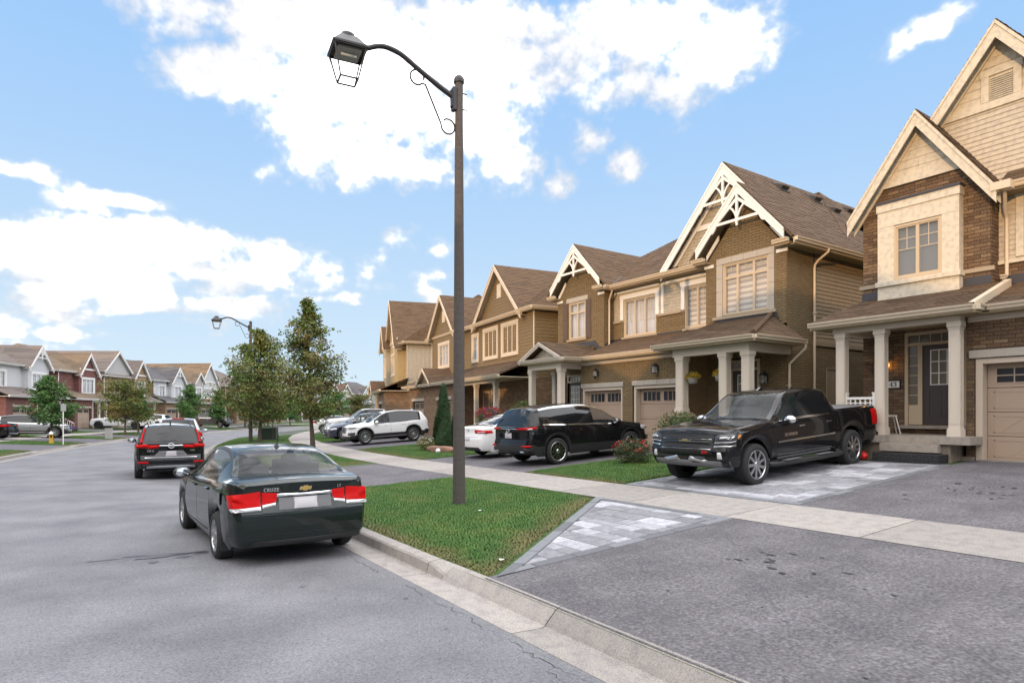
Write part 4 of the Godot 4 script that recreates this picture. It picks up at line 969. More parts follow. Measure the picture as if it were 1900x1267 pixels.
		if q[5] == 1: truss(r, F(-pj - 0.29), c, top - 0.2, (hw + 0.2) * sl * 0.45, sl)
		elif q[5] == 2:
			trim(r, F(-pj), [[c - hw + 0.15, ev + 0.25, c + hw - 0.15, ev + 0.42]], wh, 0.0, 0.05)
		elif q[5] == 3:
			trim(r, F(-pj), [[c - 0.25, top - 1.7, c + 0.25, top - 0.95]], wh, 0.0, 0.05)
			trim(r, F(-pj), [[c - 0.16, top - 1.62, c + 0.16, top - 1.03]], "cream", 0.045, 0.06, "louvre_vent")
		var back := minf((top - ev) / pitch - o, dep * 0.5) if top < rid - 0.1 else dep
		gable_roof(r, -pj - 0.32, back, back, c, top + 0.03, hw + 0.3, foot - 0.02, tone, wh, fine)
		for s in [-1, 1]: gutter(r, F(-pj - 0.3), c + s * (hw + 0.12) - 0.2, c + s * (hw + 0.12) + 0.2, foot + 0.08, wh)
	return r
func upper_wall(r: Node, fr: Transform3D, poly: PackedVector2Array, holes: Array, mat: String, fine: bool):
	if mat.begins_with("lap") and fine: siding(r, fr, poly, holes, mat, 0.16, 0.0, false)
	elif mat.begins_with("batten"):
		battens(r, fr, poly[0].x, poly[0].y, poly[1].x, poly[2].y, "lap_pale")
	else: wall(r, fr, poly, holes, mat)
func cased_window(r: Node, fr: Transform3D, q: Array, wh: String):
	var n := int(q[4])
	var ws := []
	for k in n: ws.append(1)
	window(r, fr, q[0], q[1], q[2], q[3], ws, [2, 2, 0.5] if q[2] / n > 0.5 else [], 0.0, wh, "sheer" if q.size() < 6 else q[5], 0.02, false)
	trim(r, fr, [[q[0] - 0.14, q[1] - 0.12, q[0], q[1] + q[3]], [q[0] + q[2], q[1] - 0.12, q[0] + q[2] + 0.14, q[1] + q[3]], [q[0] - 0.17, q[1] + q[3], q[0] + q[2] + 0.17, q[1] + q[3] + 0.16], [q[0], q[1] - 0.12, q[0] + q[2], q[1]]], wh, 0.0, 0.05)
# ---------- cars: a lofted body cut into panels, lamps and glass laid on it. l = metres back from the nose, front towards -z ----------
class Shell:
	var ls := []          # station positions
	var P := []           # P[i][j]: half section, x >= 0, from sill to roof centre (Vector3 x, y, l)
	var L := 0.0
	var tail := []        # [[y, inset]]
	var nose := []
	var bulge := 0.06
	var nbulge := 0.1
	func pick(a: Array, x: float) -> float:
		if x <= a[0][0]: return a[0][1]
		for k in a.size() - 1:
			if x <= a[k + 1][0]:
				return lerpf(a[k][1], a[k + 1][1], (x - a[k][0]) / (a[k + 1][0] - a[k][0]))
		return a[-1][1]
	func curve(a: Array, x: float) -> float:   # monotone cubic through the points
		if x <= a[0][0]: return a[0][1]
		if x >= a[-1][0]: return a[-1][1]
		var k := 0
		while x > a[k + 1][0]: k += 1
		var h: float = a[k + 1][0] - a[k][0]
		var d := func(i: int) -> float:
			if i <= 0 or i >= a.size() - 1: return 0.0 if i != 0 and i != a.size() - 1 else ((a[1][1] - a[0][1]) / (a[1][0] - a[0][0]) if i == 0 else (a[-1][1] - a[-2][1]) / (a[-1][0] - a[-2][0]))
			var s0: float = (a[i][1] - a[i - 1][1]) / (a[i][0] - a[i - 1][0])
			var s1: float = (a[i + 1][1] - a[i][1]) / (a[i + 1][0] - a[i][0])
			return 0.0 if s0 * s1 <= 0 else 2.0 * s0 * s1 / (s0 + s1)
		var t: float = (x - a[k][0]) / h
		var t2: float = t * t; var t3: float = t2 * t
		return (2 * t3 - 3 * t2 + 1) * a[k][1] + (t3 - 2 * t2 + t) * h * d.call(k) + (-2 * t3 + 3 * t2) * a[k + 1][1] + (t3 - t2) * h * d.call(k + 1)
	func half(i: int, y: float) -> Vector3:    # point of station i's side at height y
		var r: Array = P[i]
		for j in 9:
			if y <= r[j + 1].y or j == 8:
				var d: float = r[j + 1].y - r[j].y
				return r[j].lerp(r[j + 1], clampf((y - r[j].y) / d, 0.0, 1.0) if absf(d) > 1e-5 else 0.0)
		return r[9]
	func side(l: float, y: float) -> float:
		for i in ls.size() - 1:
			if l <= ls[i + 1]:
				var t: float = (l - ls[i]) / (ls[i + 1] - ls[i])
				return lerpf(half(i, y).x, half(i + 1, y).x, clampf(t, 0, 1))
		return half(ls.size() - 1, y).x
	# unrolled coordinate u across the end (e = 1 tail, -1 nose), running on along the side
	func wrap(e: int, u: float, y: float) -> Vector3:
		var i := ls.size() - 1 if e > 0 else 0
		var h := half(i, y)
		var a := absf(u)
		if a <= h.x:
			var f := a / h.x
			return Vector3(u, y, h.z + e * (bulge if e > 0 else nbulge) * (1.0 - f * f))
		var l := h.z - e * (a - h.x)
		return Vector3(signf(u) * side(l, y), y, l)

var cars_done := {}
func car(called: String, label: String, sp: Dictionary, at: Vector3, yaw: float, group := "") -> Node3D:
	var root := thing(called, label, sp.get("cat", "car"), at, yaw, group)
	if sp.has("pitch"): root.rotation.x = sp.pitch
	var S := Shell.new()
	var L: float = sp.L
	S.L = L; S.tail = sp.tail; S.nose = sp.nose; S.bulge = sp.get("bulge", 0.07); S.nbulge = sp.get("nbulge", 0.12)
	var fa: float = sp.fo; var ra: float = sp.fo + sp.wb; var R: float = sp.R; var Ra: float = sp.get("Ra", R + 0.06)
	var marks := [0.0, L]
	for k in ["top", "belt", "hw"]:
		for q in sp[k]: marks.append(q[0])
	for a in [fa, ra]:
		for k in 13: marks.append(a + Ra * cos(PI * k / 12.0))
		marks.append(a + Ra + 0.004); marks.append(a - Ra - 0.004)
	for q in sp.sides: marks.append(q[0]); marks.append(q[1])
	for q in [sp.screen, sp.back]: marks.append(q[0]); marks.append(q[1])
	for q in sp.get("doors", []): marks.append(q)
	var x := 0.0
	while x < L: marks.append(x); x += 0.16
	for d in [0.03, 0.07, 0.12]: marks.append(d); marks.append(L - d)
	marks.sort()
	for q in marks:
		if q < 0 or q > L: continue
		if S.ls.is_empty() or q - S.ls[-1] > 0.003: S.ls.append(q)
	var sill: float = sp.get("sill", 0.22)
	for l in S.ls:
		var yT: float = S.curve(sp.top, l)
		var yB: float = minf(S.curve(sp.belt, l), yT - 0.015)
		var w: float = S.curve(sp.hw, l)
		var yb := sill
		for a in [fa, ra]:
			var d := absf(l - a)
			if d <= Ra + 0.001: yb = maxf(yb, R + sqrt(maxf(0.0, Ra * Ra - d * d)))
		if l < 0.35: yb = maxf(yb, sp.get("nose_low", 0.22))
		if l > L - 0.35: yb = maxf(yb, sp.get("tail_low", 0.28))
		yb = minf(yb, yB - 0.12)
		var ym := lerpf(yb, yB, 0.55)
		var cab: float = maxf(yT - yB, 0.0)
		var f := clampf(cab / sp.cab, 0.0, 1.0)
		var wB := w * 0.955
		var wr := lerpf(wB * 0.97, sp.rw, pow(f, 0.85))
		var yr := yB + cab * lerpf(0.55, 0.93, f)
		var r := []
		r.append(Vector3(w * 0.93, yb, l)); r.append(Vector3(w * 0.972, lerpf(yb, ym, 0.22), l)); r.append(Vector3(w * 0.99, lerpf(yb, ym, 0.6), l))
		r.append(Vector3(w, ym, l)); r.append(Vector3(w * 0.988, lerpf(ym, yB, 0.6), l)); r.append(Vector3(wB, yB, l))
		r.append(Vector3(lerpf(wB, wr, 0.06) - 0.008 * f, lerpf(yB, yr, 0.07), l))
		r.append(Vector3(lerpf(wB, wr, 0.46) + 0.01 * f, lerpf(yB, yr, 0.5), l))
		r.append(Vector3(lerpf(wB, wr, 0.88) + 0.008 * f, lerpf(yB, yr, 0.9), l))
		r.append(Vector3(wr, yr, l))
		for q in [0.9, 0.6, 0.3, 0.0]: r.append(Vector3(wr * q, yr + (yT - yr) * (1.0 - q * q), l))
		S.P.append(r)
	# shear the ends to their side profiles
	for i in S.ls.size():
		for j in S.P[i].size():
			var p: Vector3 = S.P[i][j]
			var l: float = S.ls[i]
			var k := clampf((l - (L - 0.5)) / 0.5, 0, 1)
			if k > 0: p.z -= k * (S.pick(sp.tail, p.y) + S.bulge)
			k = clampf((0.5 - l) / 0.5, 0, 1)
			if k > 0: p.z += k * (S.pick(sp.nose, p.y) + S.nbulge)
			S.P[i][j] = p
	var NJ: int = S.P[0].size()
	var nrm := []
	for i in S.ls.size():
		var row := []
		for j in NJ:
			var du: Vector3 = S.P[mini(i + 1, S.ls.size() - 1)][j] - S.P[maxi(i - 1, 0)][j]
			var dv: Vector3
			if j == NJ - 1:
				dv = (S.P[i][j] - S.P[i][j - 1]); dv.y = 0; dv.x = -absf(dv.x)
			else: dv = S.P[i][j + 1] - S.P[i][maxi(j - 1, 0)]
			var nn := dv.cross(du).normalized()
			if nn.x < -0.2 and j < 10: nn = -nn
			if j >= 10 and nn.y < 0: nn = -nn
			row.append(nn)
		nrm.append(row)
	var bufs := {}
	var pick_buf := func(k: String) -> Buf:
		if not bufs.has(k): bufs[k] = Buf.new()
		return bufs[k]
	var doors: Array = sp.get("doors", [])
	var s0: float = sp.sides[0][0]; var s1: float = sp.sides[-1][1]
	for i in S.ls.size() - 1:
		var l: float = (S.ls[i] + S.ls[i + 1]) * 0.5
		var cab: float = S.P[i][9].y - S.P[i][5].y
		for j in NJ - 1:
			for s in [1, -1]:
				var key := "body"
				var sn := "l" if s < 0 else "r"
				if j >= 10 and l > sp.screen[0] and l < sp.screen[1]: key = "windscreen"
				elif j >= 10 and l > sp.back[0] and l < sp.back[1]: key = "rear_window"
				elif j >= 6 and j <= 7 and l > s0 and l < s1:
					key = "pillar" + sn
					for q in sp.sides.size():
						if l > sp.sides[q][0] and l < sp.sides[q][1]: key = "side_window%d%s" % [q, sn]
				elif j == 8 and l > s0 and l < s1: key = "window_trim" + sn
				elif j == 5 and l > s0 and l < s1: key = "belt_trim" + sn
				elif j <= 1 and sp.get("clad", false): key = "cladding" + sn
				elif j >= 1 and j <= 4:
					for q in doors.size() - 1:
						if l > doors[q] and l < doors[q + 1]: key = "door%d%s" % [q, sn]
				elif sp.get("bed", false) and j >= 9 and l > 4.15: key = "bed_cover"
				elif sp.get("red_pillar", false) and j == 9 and l > sp.back[0] + 0.03: key = "tail_lamp_bar" + sn
				elif j >= 9 and l > 0.12 and l < sp.screen[0] - 0.02: key = "bonnet"
				elif sp.has("boot") and j >= 9 and l > sp.back[1] + 0.04: key = "boot_lid"
				var b: Buf = pick_buf.call(key)
				var idx := []
				for q in [[i, j], [i + 1, j], [i + 1, j + 1], [i, j + 1]]:
					var p: Vector3 = S.P[q[0]][q[1]]
					var nn: Vector3 = nrm[q[0]][q[1]]
					idx.append(b.vert(Vector3(s * p.x, p.y, p.z - L / 2), Vector3(s * nn.x, nn.y, nn.z)))
				if s > 0: b.t.append_array([idx[0], idx[1], idx[2], idx[0], idx[2], idx[3]])
				else: b.t.append_array([idx[0], idx[2], idx[1], idx[0], idx[3], idx[2]])
	# end faces
	for e in [1, -1]:
		var i := S.ls.size() - 1 if e > 0 else 0
		var g := []
		var ys := []
		for j in 6: ys.append(S.P[i][j].y)
		for q in (sp.tail if e > 0 else sp.nose):
			if q[0] > ys[0] + 0.02 and q[0] < ys[5] - 0.01: ys.append(q[0])
		ys.sort()
		for k in range(ys.size() - 1, 0, -1):
			if ys[k] - ys[k - 1] > 0.06: ys.insert(k, (ys[k] + ys[k - 1]) * 0.5)
		for y in ys:
			var row := []
			var h: float = S.half(i, y).x
			for k in 15:
				var f := -1.0 + k / 7.0
				var p := S.wrap(e, f * h * 0.9999, y)
				row.append(Vector3(p.x, p.y, p.z - L / 2))
			g.append(row)
		var b: Buf = pick_buf.call("body")
		b.grid(g, e > 0)
		var last: Array = g[-1]
		for k in 14:
			var a: Vector3 = last[k]; var c: Vector3 = last[k + 1]
			var up := func(p: Vector3) -> Vector3:
				var q: Array = S.P[i]
				for j in range(5, NJ - 1):
					if absf(p.x) <= q[j].x + 1e-4 and absf(p.x) >= q[j + 1].x - 1e-4:
						var t: float = (q[j].x - absf(p.x)) / maxf(q[j].x - q[j + 1].x, 1e-5)
						return Vector3(p.x, lerpf(q[j].y, q[j + 1].y, t), lerpf(q[j].z, q[j + 1].z, t) - L / 2 + (p.z - (q[5].z - L / 2)) * 0.9)
				return Vector3(p.x, q[-1].y, p.z)
			var d: Vector3 = up.call(c); var f: Vector3 = up.call(a)
			if e > 0: b.quad(a, c, d, f)
			else: b.quad(c, a, f, d)
			# close the lid between this edge and the last station
			var q0: Array = S.P[i]
			if e > 0: b.quad(f, d, Vector3(d.x, d.y + 0.001, q0[5].z - L / 2 - 0.01), Vector3(f.x, f.y + 0.001, q0[5].z - L / 2 - 0.01))
			else: b.quad(d, f, Vector3(f.x, f.y + 0.001, q0[5].z - L / 2 + 0.01), Vector3(d.x, d.y + 0.001, q0[5].z - L / 2 + 0.01))
	var paint: Material = M[sp.paint]
	var gl := {"windscreen": M.glass, "rear_window": M[sp.get("rear_glass", "glass")], "pillar": M.gloss_black, "window_trim": M[sp.get("win_trim", "trim_black")], "belt_trim": M[sp.get("belt_trim", "chrome")], "cladding": M.trim_black, "bed_cover": M.grey_plastic, "tail_lamp_bar": M.lamp_red}
	for k: String in bufs:
		var mt: Material = paint
		var nm: String = k
		if not gl.has(k) and gl.has(k.left(-1)): nm = k.left(-1)
		if gl.has(nm): mt = gl[nm]
		if k.begins_with("side_window"):
			mt = M[sp.get("side_glass", "glass")] if k.substr(11, 1) == "0" else M[sp.get("rear_glass", "glass")]
			nm = "side_window"
		elif k.begins_with("door"): nm = "door"
		if k == "boot_lid": nm = "boot_lid"
		obj(nm, bufs[k], mt, root)
	# inside and underneath
	var W: float = S.curve(sp.hw, L / 2)
	var b := Buf.new()
	b.box(Vector3(0, sill + 0.16, 0), Vector3((W - 0.27) * 2, 0.26, L - 0.7))
	b.box(Vector3(0, sill + 0.3, (fa + ra) / 2 - L / 2), Vector3((W - 0.06) * 2, 0.35, sp.wb - Ra * 2 - 0.06))
	if sp.get("bed", false) == false: b.box(Vector3(0, 0.62, L / 2 - 0.55), Vector3((W - 0.3) * 2, 0.3, 0.7))
	b.box(Vector3(0, sill + 0.35, -L / 2 + 0.65), Vector3((W - 0.3) * 2, 0.35, 0.7))
	obj("floor_pan", b, M.seam, root)
	if not sp.get("simple", false):
		b = Buf.new()
		var sy: float = S.curve(sp.belt, L * 0.5)
		var fs: float = sp.screen[1] + 0.35 - L / 2
		for q in [[-0.37, fs], [0.37, fs], [-0.37, fs + 0.72], [0.37, fs + 0.72]]:
			b.box(Vector3(q[0], sy - 0.35, q[1] - 0.2), Vector3(0.5, 0.16, 0.5))
			b.box(Vector3(q[0], sy - 0.05, q[1] + 0.12), Vector3(0.48, 0.62, 0.12), Basis(Vector3.RIGHT, 0.2))
			b.ball(Vector3(q[0], sy + 0.29, q[1] + 0.2), Vector3(0.13, 0.08, 0.06), 10)
		obj("seat", b, M.seat, root)
		b = Buf.new()
		b.box(Vector3(0, sy - 0.12, sp.screen[0] + 0.42 - L / 2), Vector3(W * 1.75, 0.2, 0.55))
		b.tube([Vector3(-0.55, sy + 0.0, fs - 0.42), Vector3(-0.2, sy + 0.0, fs - 0.42)], 0.012, 0.012, 5)
		obj("dashboard", b, M.seat, root)
	# wheels
	for q in [[fa, 1], [fa, -1], [ra, 1], [ra, -1]]:
		var w := Node3D.new(); w.name = "wheel"; root.add_child(w, true)
		w.position = Vector3(q[1] * (W - 0.015), R, q[0] - L / 2)
		w.rotation.y = PI if q[1] < 0 else 0.0
		wheel(w, R, sp.get("tw", 0.21), sp.get("rim", R * 0.68), sp.get("spokes", 9), M[sp.get("rim_mat", "alloy")])
		if sp.get("arch", false):
			b = Buf.new()
			var g := []
			for k in 19:
				var a := PI * k / 18.0 - 0.0
				var row := []
				for z in [[Ra + 0.075, 0.004], [Ra + 0.07, 0.016], [Ra + 0.0, 0.02], [Ra - 0.015, -0.03]]:
					var l: float = q[0] + cos(a) * z[0]; var y: float = R + sin(a) * z[0]
					row.append(Vector3(q[1] * (S.side(l, maxf(y, R + 0.02)) + z[1]), y, l - L / 2))
				g.append(row)
			b.grid(g, q[1] > 0)
			obj("arch_trim", b, M[sp.get("arch_mat", "trim_black")], root)
	# laid-on patches: [name, material, end, corners as (u, y) x4 counter-clockwise from low inner, offset, mirrored]
	for q in sp.get("patches", []):
		for s in ([1, -1] if q[5] else [1]):
			obj(q[0], patch(S, q[2], q[3], q[4], s), M[q[1]], root)
	# side patches: [name, material, l0, y0, l1, y1, offset]
	for q in sp.get("strips", []):
		for s in [1, -1]:
			b = Buf.new()
			var n := maxi(2, int(absf(q[4] - q[2]) / 0.12))
			var g := []
			var vertical: bool = absf(q[5] - q[3]) > absf(q[4] - q[2])
			if vertical: n = 8
			for k in n + 1:
				var t := float(k) / n
				var row := []
				for m in 2:
					var l: float; var y: float
					if vertical: y = lerpf(q[3], q[5], t); l = lerpf(q[2], q[4], t) + (m - 0.5) * 0.009
					else: l = lerpf(q[2], q[4], t); y = lerpf(q[3], q[5], t) + (m - 0.5) * q[7]
					row.append(Vector3(s * (S.side(l, y) + q[6]), y, l - L / 2))
				g.append(row)
			b.grid(g, (s < 0) != vertical)
			obj(q[0], b, M[q[1]], root)
	# handles and mirrors
	for q in sp.get("handles", []):
		for s in [1, -1]:
			b = Buf.new()
			b.bbox(Vector3.ZERO, Vector3(0.19, 0.03, 0.035), 0.01)
			obj("door_handle", b, M[sp.get("handle_mat", sp.paint)], root, Transform3D(Basis(Vector3.UP, s * PI / 2), Vector3(s * (S.side(q[0], q[1]) + 0.012), q[1], q[0] - L / 2)))
	if sp.has("mirror"):
		var mq: Array = sp.mirror
		for s in [1, -1]:
			b = Buf.new()
			var mx: float = s * (S.side(mq[0], mq[1]) + 0.13)
			b.ball(Vector3(mx, mq[1] + 0.07, mq[0] - L / 2), Vector3(0.13, 0.085, 0.09), 14)
			b.box(Vector3(mx - s * 0.11, mq[1] + 0.02, mq[0] - L / 2), Vector3(0.14, 0.04, 0.06))
			var mo := obj("mirror", b, M[sp.get("mirror_mat", sp.paint)], root)
			b = Buf.new()
			b.lathe([Vector2(0, 0.0), Vector2(0.9, -0.02), Vector2(1.0, -0.15)], 16, Transform3D(Basis(Vector3(0.105, 0, 0), Vector3(0, 0, 0.06), Vector3(0, -0.066, 0)), Vector3(mx, mq[1] + 0.07, mq[0] - L / 2 + 0.088)))
			obj("mirror_glass", b, M.pale_mirror, mo)
	root.set_meta("shell", 0); root.remove_meta("shell")
	for q in sp.get("texts", []):
		# [string, size, material, end, u, y, font]
		var p := S.wrap(q[3], q[4], q[5])
		var p2 := S.wrap(q[3], q[4] + 0.05, q[5])
		var ex: Vector3 = (p2 - p).normalized() * q[3]
		ex = Vector3(absf(ex.x) * q[3], 0, ex.z).normalized()
		var ez := Vector3(0, 0, q[3])
		text(root, q[0], q[1], M[q[2]], Transform3D(Basis(ex, Vector3.UP, ez), Vector3(p.x, p.y, p.z - L / 2) + ez * 0.012), "Droid Sans", 0.004)
	for q in sp.get("emblems", []):
		# [kind, material, end, u, y, size]
		var p := S.wrap(q[2], q[3], q[4])
		b = Buf.new()
		var s: float = q[5]
		var xf := Transform3D(Basis(Vector3(q[2], 0, 0), Vector3.UP, Vector3(0, 0, q[2])), Vector3(p.x, p.y, p.z - L / 2))
		match q[0]:
			"bowtie":
				var h := s * 0.5
				var pl := PackedVector2Array([Vector2(-h, -0.13 * s), Vector2(-0.2 * s, -0.13 * s), Vector2(-0.2 * s, -0.2 * s), Vector2(0.14 * s, -0.2 * s), Vector2(0.17 * s, -0.13 * s), Vector2(h - 0.08 * s, -0.13 * s), Vector2(h, 0.13 * s), Vector2(0.2 * s, 0.13 * s), Vector2(0.2 * s, 0.2 * s), Vector2(-0.14 * s, 0.2 * s), Vector2(-0.17 * s, 0.13 * s), Vector2(-h + 0.08 * s, 0.13 * s)])
				b.prism(pl, 0.0, 0.016, xf)
				obj("emblem", b, M[q[1]], root)
				var u := Buf.new()
				var big := PackedVector2Array()
				for vv in pl: big.append(vv * 1.13)
				u.prism(big, 0.0, 0.012, xf); obj("emblem_rim", u, M.chrome, root)
			"ring":
				var ring := []
				for k in 17: ring.append(xf * Vector3(cos(TAU * k / 16) * s * 0.5, sin(TAU * k / 16) * s * 0.42, 0.012))
				b.tube(ring, s * 0.06, s * 0.06, 6)
				b.tube([xf * Vector3(-s * 0.2, s * 0.24, 0.014), xf * Vector3(-s * 0.15, -s * 0.22, 0.014)], s * 0.045, s * 0.045, 5)
				b.tube([xf * Vector3(s * 0.2, s * 0.24, 0.014), xf * Vector3(s * 0.15, -s * 0.22, 0.014)], s * 0.045, s * 0.045, 5)
				b.tube([xf * Vector3(-s * 0.16, 0.0, 0.014), xf * Vector3(s * 0.16, 0.0, 0.014)], s * 0.04, s * 0.04, 5)
				obj("emblem", b, M[q[1]], root)
			"wing":
				for t in [-1, 1]: b.tube([xf * Vector3(0, -s * 0.16, 0.012), xf * Vector3(t * s * 0.25, 0.0, 0.013), xf * Vector3(t * s * 0.5, s * 0.12, 0.008)], s * 0.05, s * 0.03, 5)
				var ring := []
				for k in 17: ring.append(xf * Vector3(cos(TAU * k / 16) * s * 0.5, sin(TAU * k / 16) * s * 0.38, 0.01))
				b.tube(ring, s * 0.045, s * 0.045, 5)
				obj("emblem", b, M[q[1]], root)
	if sp.has("extra"): sp.extra.call(root, S, sp)
	return root
func patch(S: Shell, e: int, c: Array, off: float, s: int) -> Buf:
	var b := Buf.new()
	var g := []
	var n := 10
	var m := 5
	for i in n + 1:
		var row := []
		for j in m + 1:
			var u := float(i) / n; var v := float(j) / m
			var q: Vector2 = c[0].lerp(c[1], u).lerp(c[3].lerp(c[2], u), v)
			var p := S.wrap(e, q.x * s, q.y)
			var pa := S.wrap(e, q.x * s + 0.01, q.y) - S.wrap(e, q.x * s - 0.01, q.y)
			var pb := S.wrap(e, q.x * s, q.y + 0.01) - S.wrap(e, q.x * s, q.y - 0.01)
			var nn := pa.cross(pb).normalized() * (1.0 if e > 0 else -1.0)
			var edge := minf(minf(u, 1 - u) * 6.0, minf(v, 1 - v) * 4.0)
			row.append(Vector3(p.x, p.y, p.z - S.L / 2) + nn * off * clampf(edge, 0.15, 1.0))
		g.append(row)
	b.grid(g, (s > 0) == (e < 0))
	return b
func wheel(w: Node3D, R: float, tw: float, rim: float, spokes: int, mat: Material):
	# axis along +x, outside at x = 0
	var ax := Transform3D(Basis(Vector3(0, 0, 1), Vector3(1, 0, 0), Vector3(0, 1, 0)), Vector3.ZERO)
	var b := Buf.new()
	b.lathe([Vector2(rim, 0.0), Vector2(rim + 0.012, 0.012), Vector2(lerpf(rim, R, 0.5), 0.016), Vector2(R - 0.03, 0.002), Vector2(R - 0.006, -0.025), Vector2(R, -0.05), Vector2(R, -tw + 0.05), Vector2(R - 0.01, -tw + 0.02), Vector2(rim, -tw)], 32, ax)
	obj("tyre", b, M.rubber, w)
	b = Buf.new()
	b.lathe([Vector2(rim - 0.03, -0.12), Vector2(rim - 0.02, -0.02), Vector2(rim - 0.012, 0.004), Vector2(rim + 0.006, 0.006), Vector2(rim + 0.004, -0.01)], 32, ax)
	b.lathe([Vector2(0, 0.0), Vector2(0.03, -0.001), Vector2(0.055, -0.008), Vector2(0.065, -0.03), Vector2(0.075, -0.05)], 16, ax)
	for k in spokes:
		var a := TAU * k / spokes
		var d := Vector3(0, sin(a), cos(a))
		var t := Vector3(0, cos(a), -sin(a))
		var w0 := 0.03; var w1 := 0.022 + 0.11 * rim / spokes * 2.0
		var p0 := d * 0.05 + Vector3(-0.012, 0, 0); var p1 := d * (rim - 0.012) + Vector3(-0.004, 0, 0)
		var o := Vector3(-0.045, 0, 0)
		b.quad(p0 - t * w0, p1 - t * w1, p1 + t * w1, p0 + t * w0)
		b.quad(p0 + t * w0, p1 + t * w1, p1 + t * w1 + o, p0 + t * w0 + o)
		b.quad(p1 - t * w1, p0 - t * w0, p0 - t * w0 + o, p1 - t * w1 + o)
	obj("rim", b, mat, w)
	b = Buf.new()
	b.lathe([Vector2(rim, -0.09), Vector2(0, -0.09)], 24, ax)
	b.lathe([Vector2(0.16, -0.055), Vector2(0.0, -0.055)], 20, ax)
	obj("brake", b, M.alloy_dark, w)

func V(x: float, y: float) -> Vector2: return Vector2(x, y)
func sedan(paint: String) -> Dictionary:
	return {"L": 4.6, "wb": 2.685, "fo": 0.93, "R": 0.325, "paint": "paint_" + paint, "cab": 0.5, "rw": 0.57,
		"top": [[0.0, 0.66], [0.06, 0.74], [0.3, 0.84], [0.8, 0.94], [1.14, 1.0], [1.5, 1.19], [1.9, 1.385], [2.2, 1.45], [2.65, 1.477], [3.1, 1.455], [3.4, 1.405], [3.75, 1.26], [4.06, 1.115], [4.3, 1.105], [4.5, 1.085], [4.6, 1.05]],
		"belt": [[0.0, 0.60], [0.1, 0.69], [0.5, 0.8], [1.1, 0.88], [1.6, 0.925], [3.0, 0.975], [3.8, 1.02], [4.2, 1.045], [4.5, 1.03], [4.6, 0.99]],
		"hw": [[0.0, 0.60], [0.06, 0.70], [0.25, 0.83], [0.6, 0.885], [1.0, 0.898], [3.5, 0.898], [4.0, 0.888], [4.35, 0.86], [4.52, 0.81], [4.6, 0.755]],
		"screen": [1.14, 2.05], "back": [3.36, 4.06], "sides": [[1.42, 2.28], [2.36, 3.12], [3.15, 3.5]], "doors": [1.2, 2.32, 3.28], "boot": true,
		"tail": [[0.25, 0.07], [0.36, 0.02], [0.5, 0.0], [0.69, 0.0], [0.715, 0.045], [0.92, 0.075], [1.04, 0.06]], "nose": [[0.2, 0.06], [0.4, 0.0], [0.6, 0.03], [0.8, 0.1]],
		"handles": [[2.1, 0.86], [3.06, 0.89]], "mirror": [1.52, 0.93], "spokes": 9, "rim": 0.215}
func suv(paint: String) -> Dictionary:
	return {"L": 4.6, "wb": 2.66, "fo": 0.9, "R": 0.36, "paint": "paint_" + paint, "cab": 0.62, "rw": 0.62, "clad": true, "arch": true, "sill": 0.27, "tail_low": 0.36, "nose_low": 0.26, "cat": "suv",
		"top": [[0.0, 0.82], [0.06, 0.9], [0.3, 0.98], [0.8, 1.05], [1.12, 1.1], [1.5, 1.33], [1.85, 1.53], [2.2, 1.63], [2.8, 1.675], [3.5, 1.665], [4.0, 1.62], [4.18, 1.59], [4.36, 1.4], [4.52, 1.16], [4.56, 1.1], [4.6, 1.08]],
		"belt": [[0.0, 0.7], [0.1, 0.8], [0.5, 0.92], [1.1, 0.98], [1.6, 1.01], [3.0, 1.06], [3.9, 1.11], [4.4, 1.11], [4.6, 1.06]],
		"hw": [[0.0, 0.62], [0.06, 0.72], [0.25, 0.85], [0.6, 0.91], [1.0, 0.925], [3.7, 0.925], [4.2, 0.905], [4.42, 0.87], [4.54, 0.83], [4.6, 0.78]],
		"screen": [1.12, 1.98], "back": [4.19, 4.53], "sides": [[1.4, 2.25], [2.33, 3.15], [3.22, 4.0]], "doors": [1.2, 2.29, 3.3],
		"tail": [[0.3, 0.1], [0.42, 0.03], [0.55, 0.0], [0.68, 0.02], [0.74, 0.07], [1.0, 0.07], [1.1, 0.05]], "nose": [[0.2, 0.08], [0.45, 0.0], [0.75, 0.03], [0.95, 0.1]],
		"handles": [[2.05, 0.93], [3.0, 0.96]], "mirror": [1.5, 1.02], "spokes": 10, "rear_glass": "tint", "rim": 0.245, "bulge": 0.08}
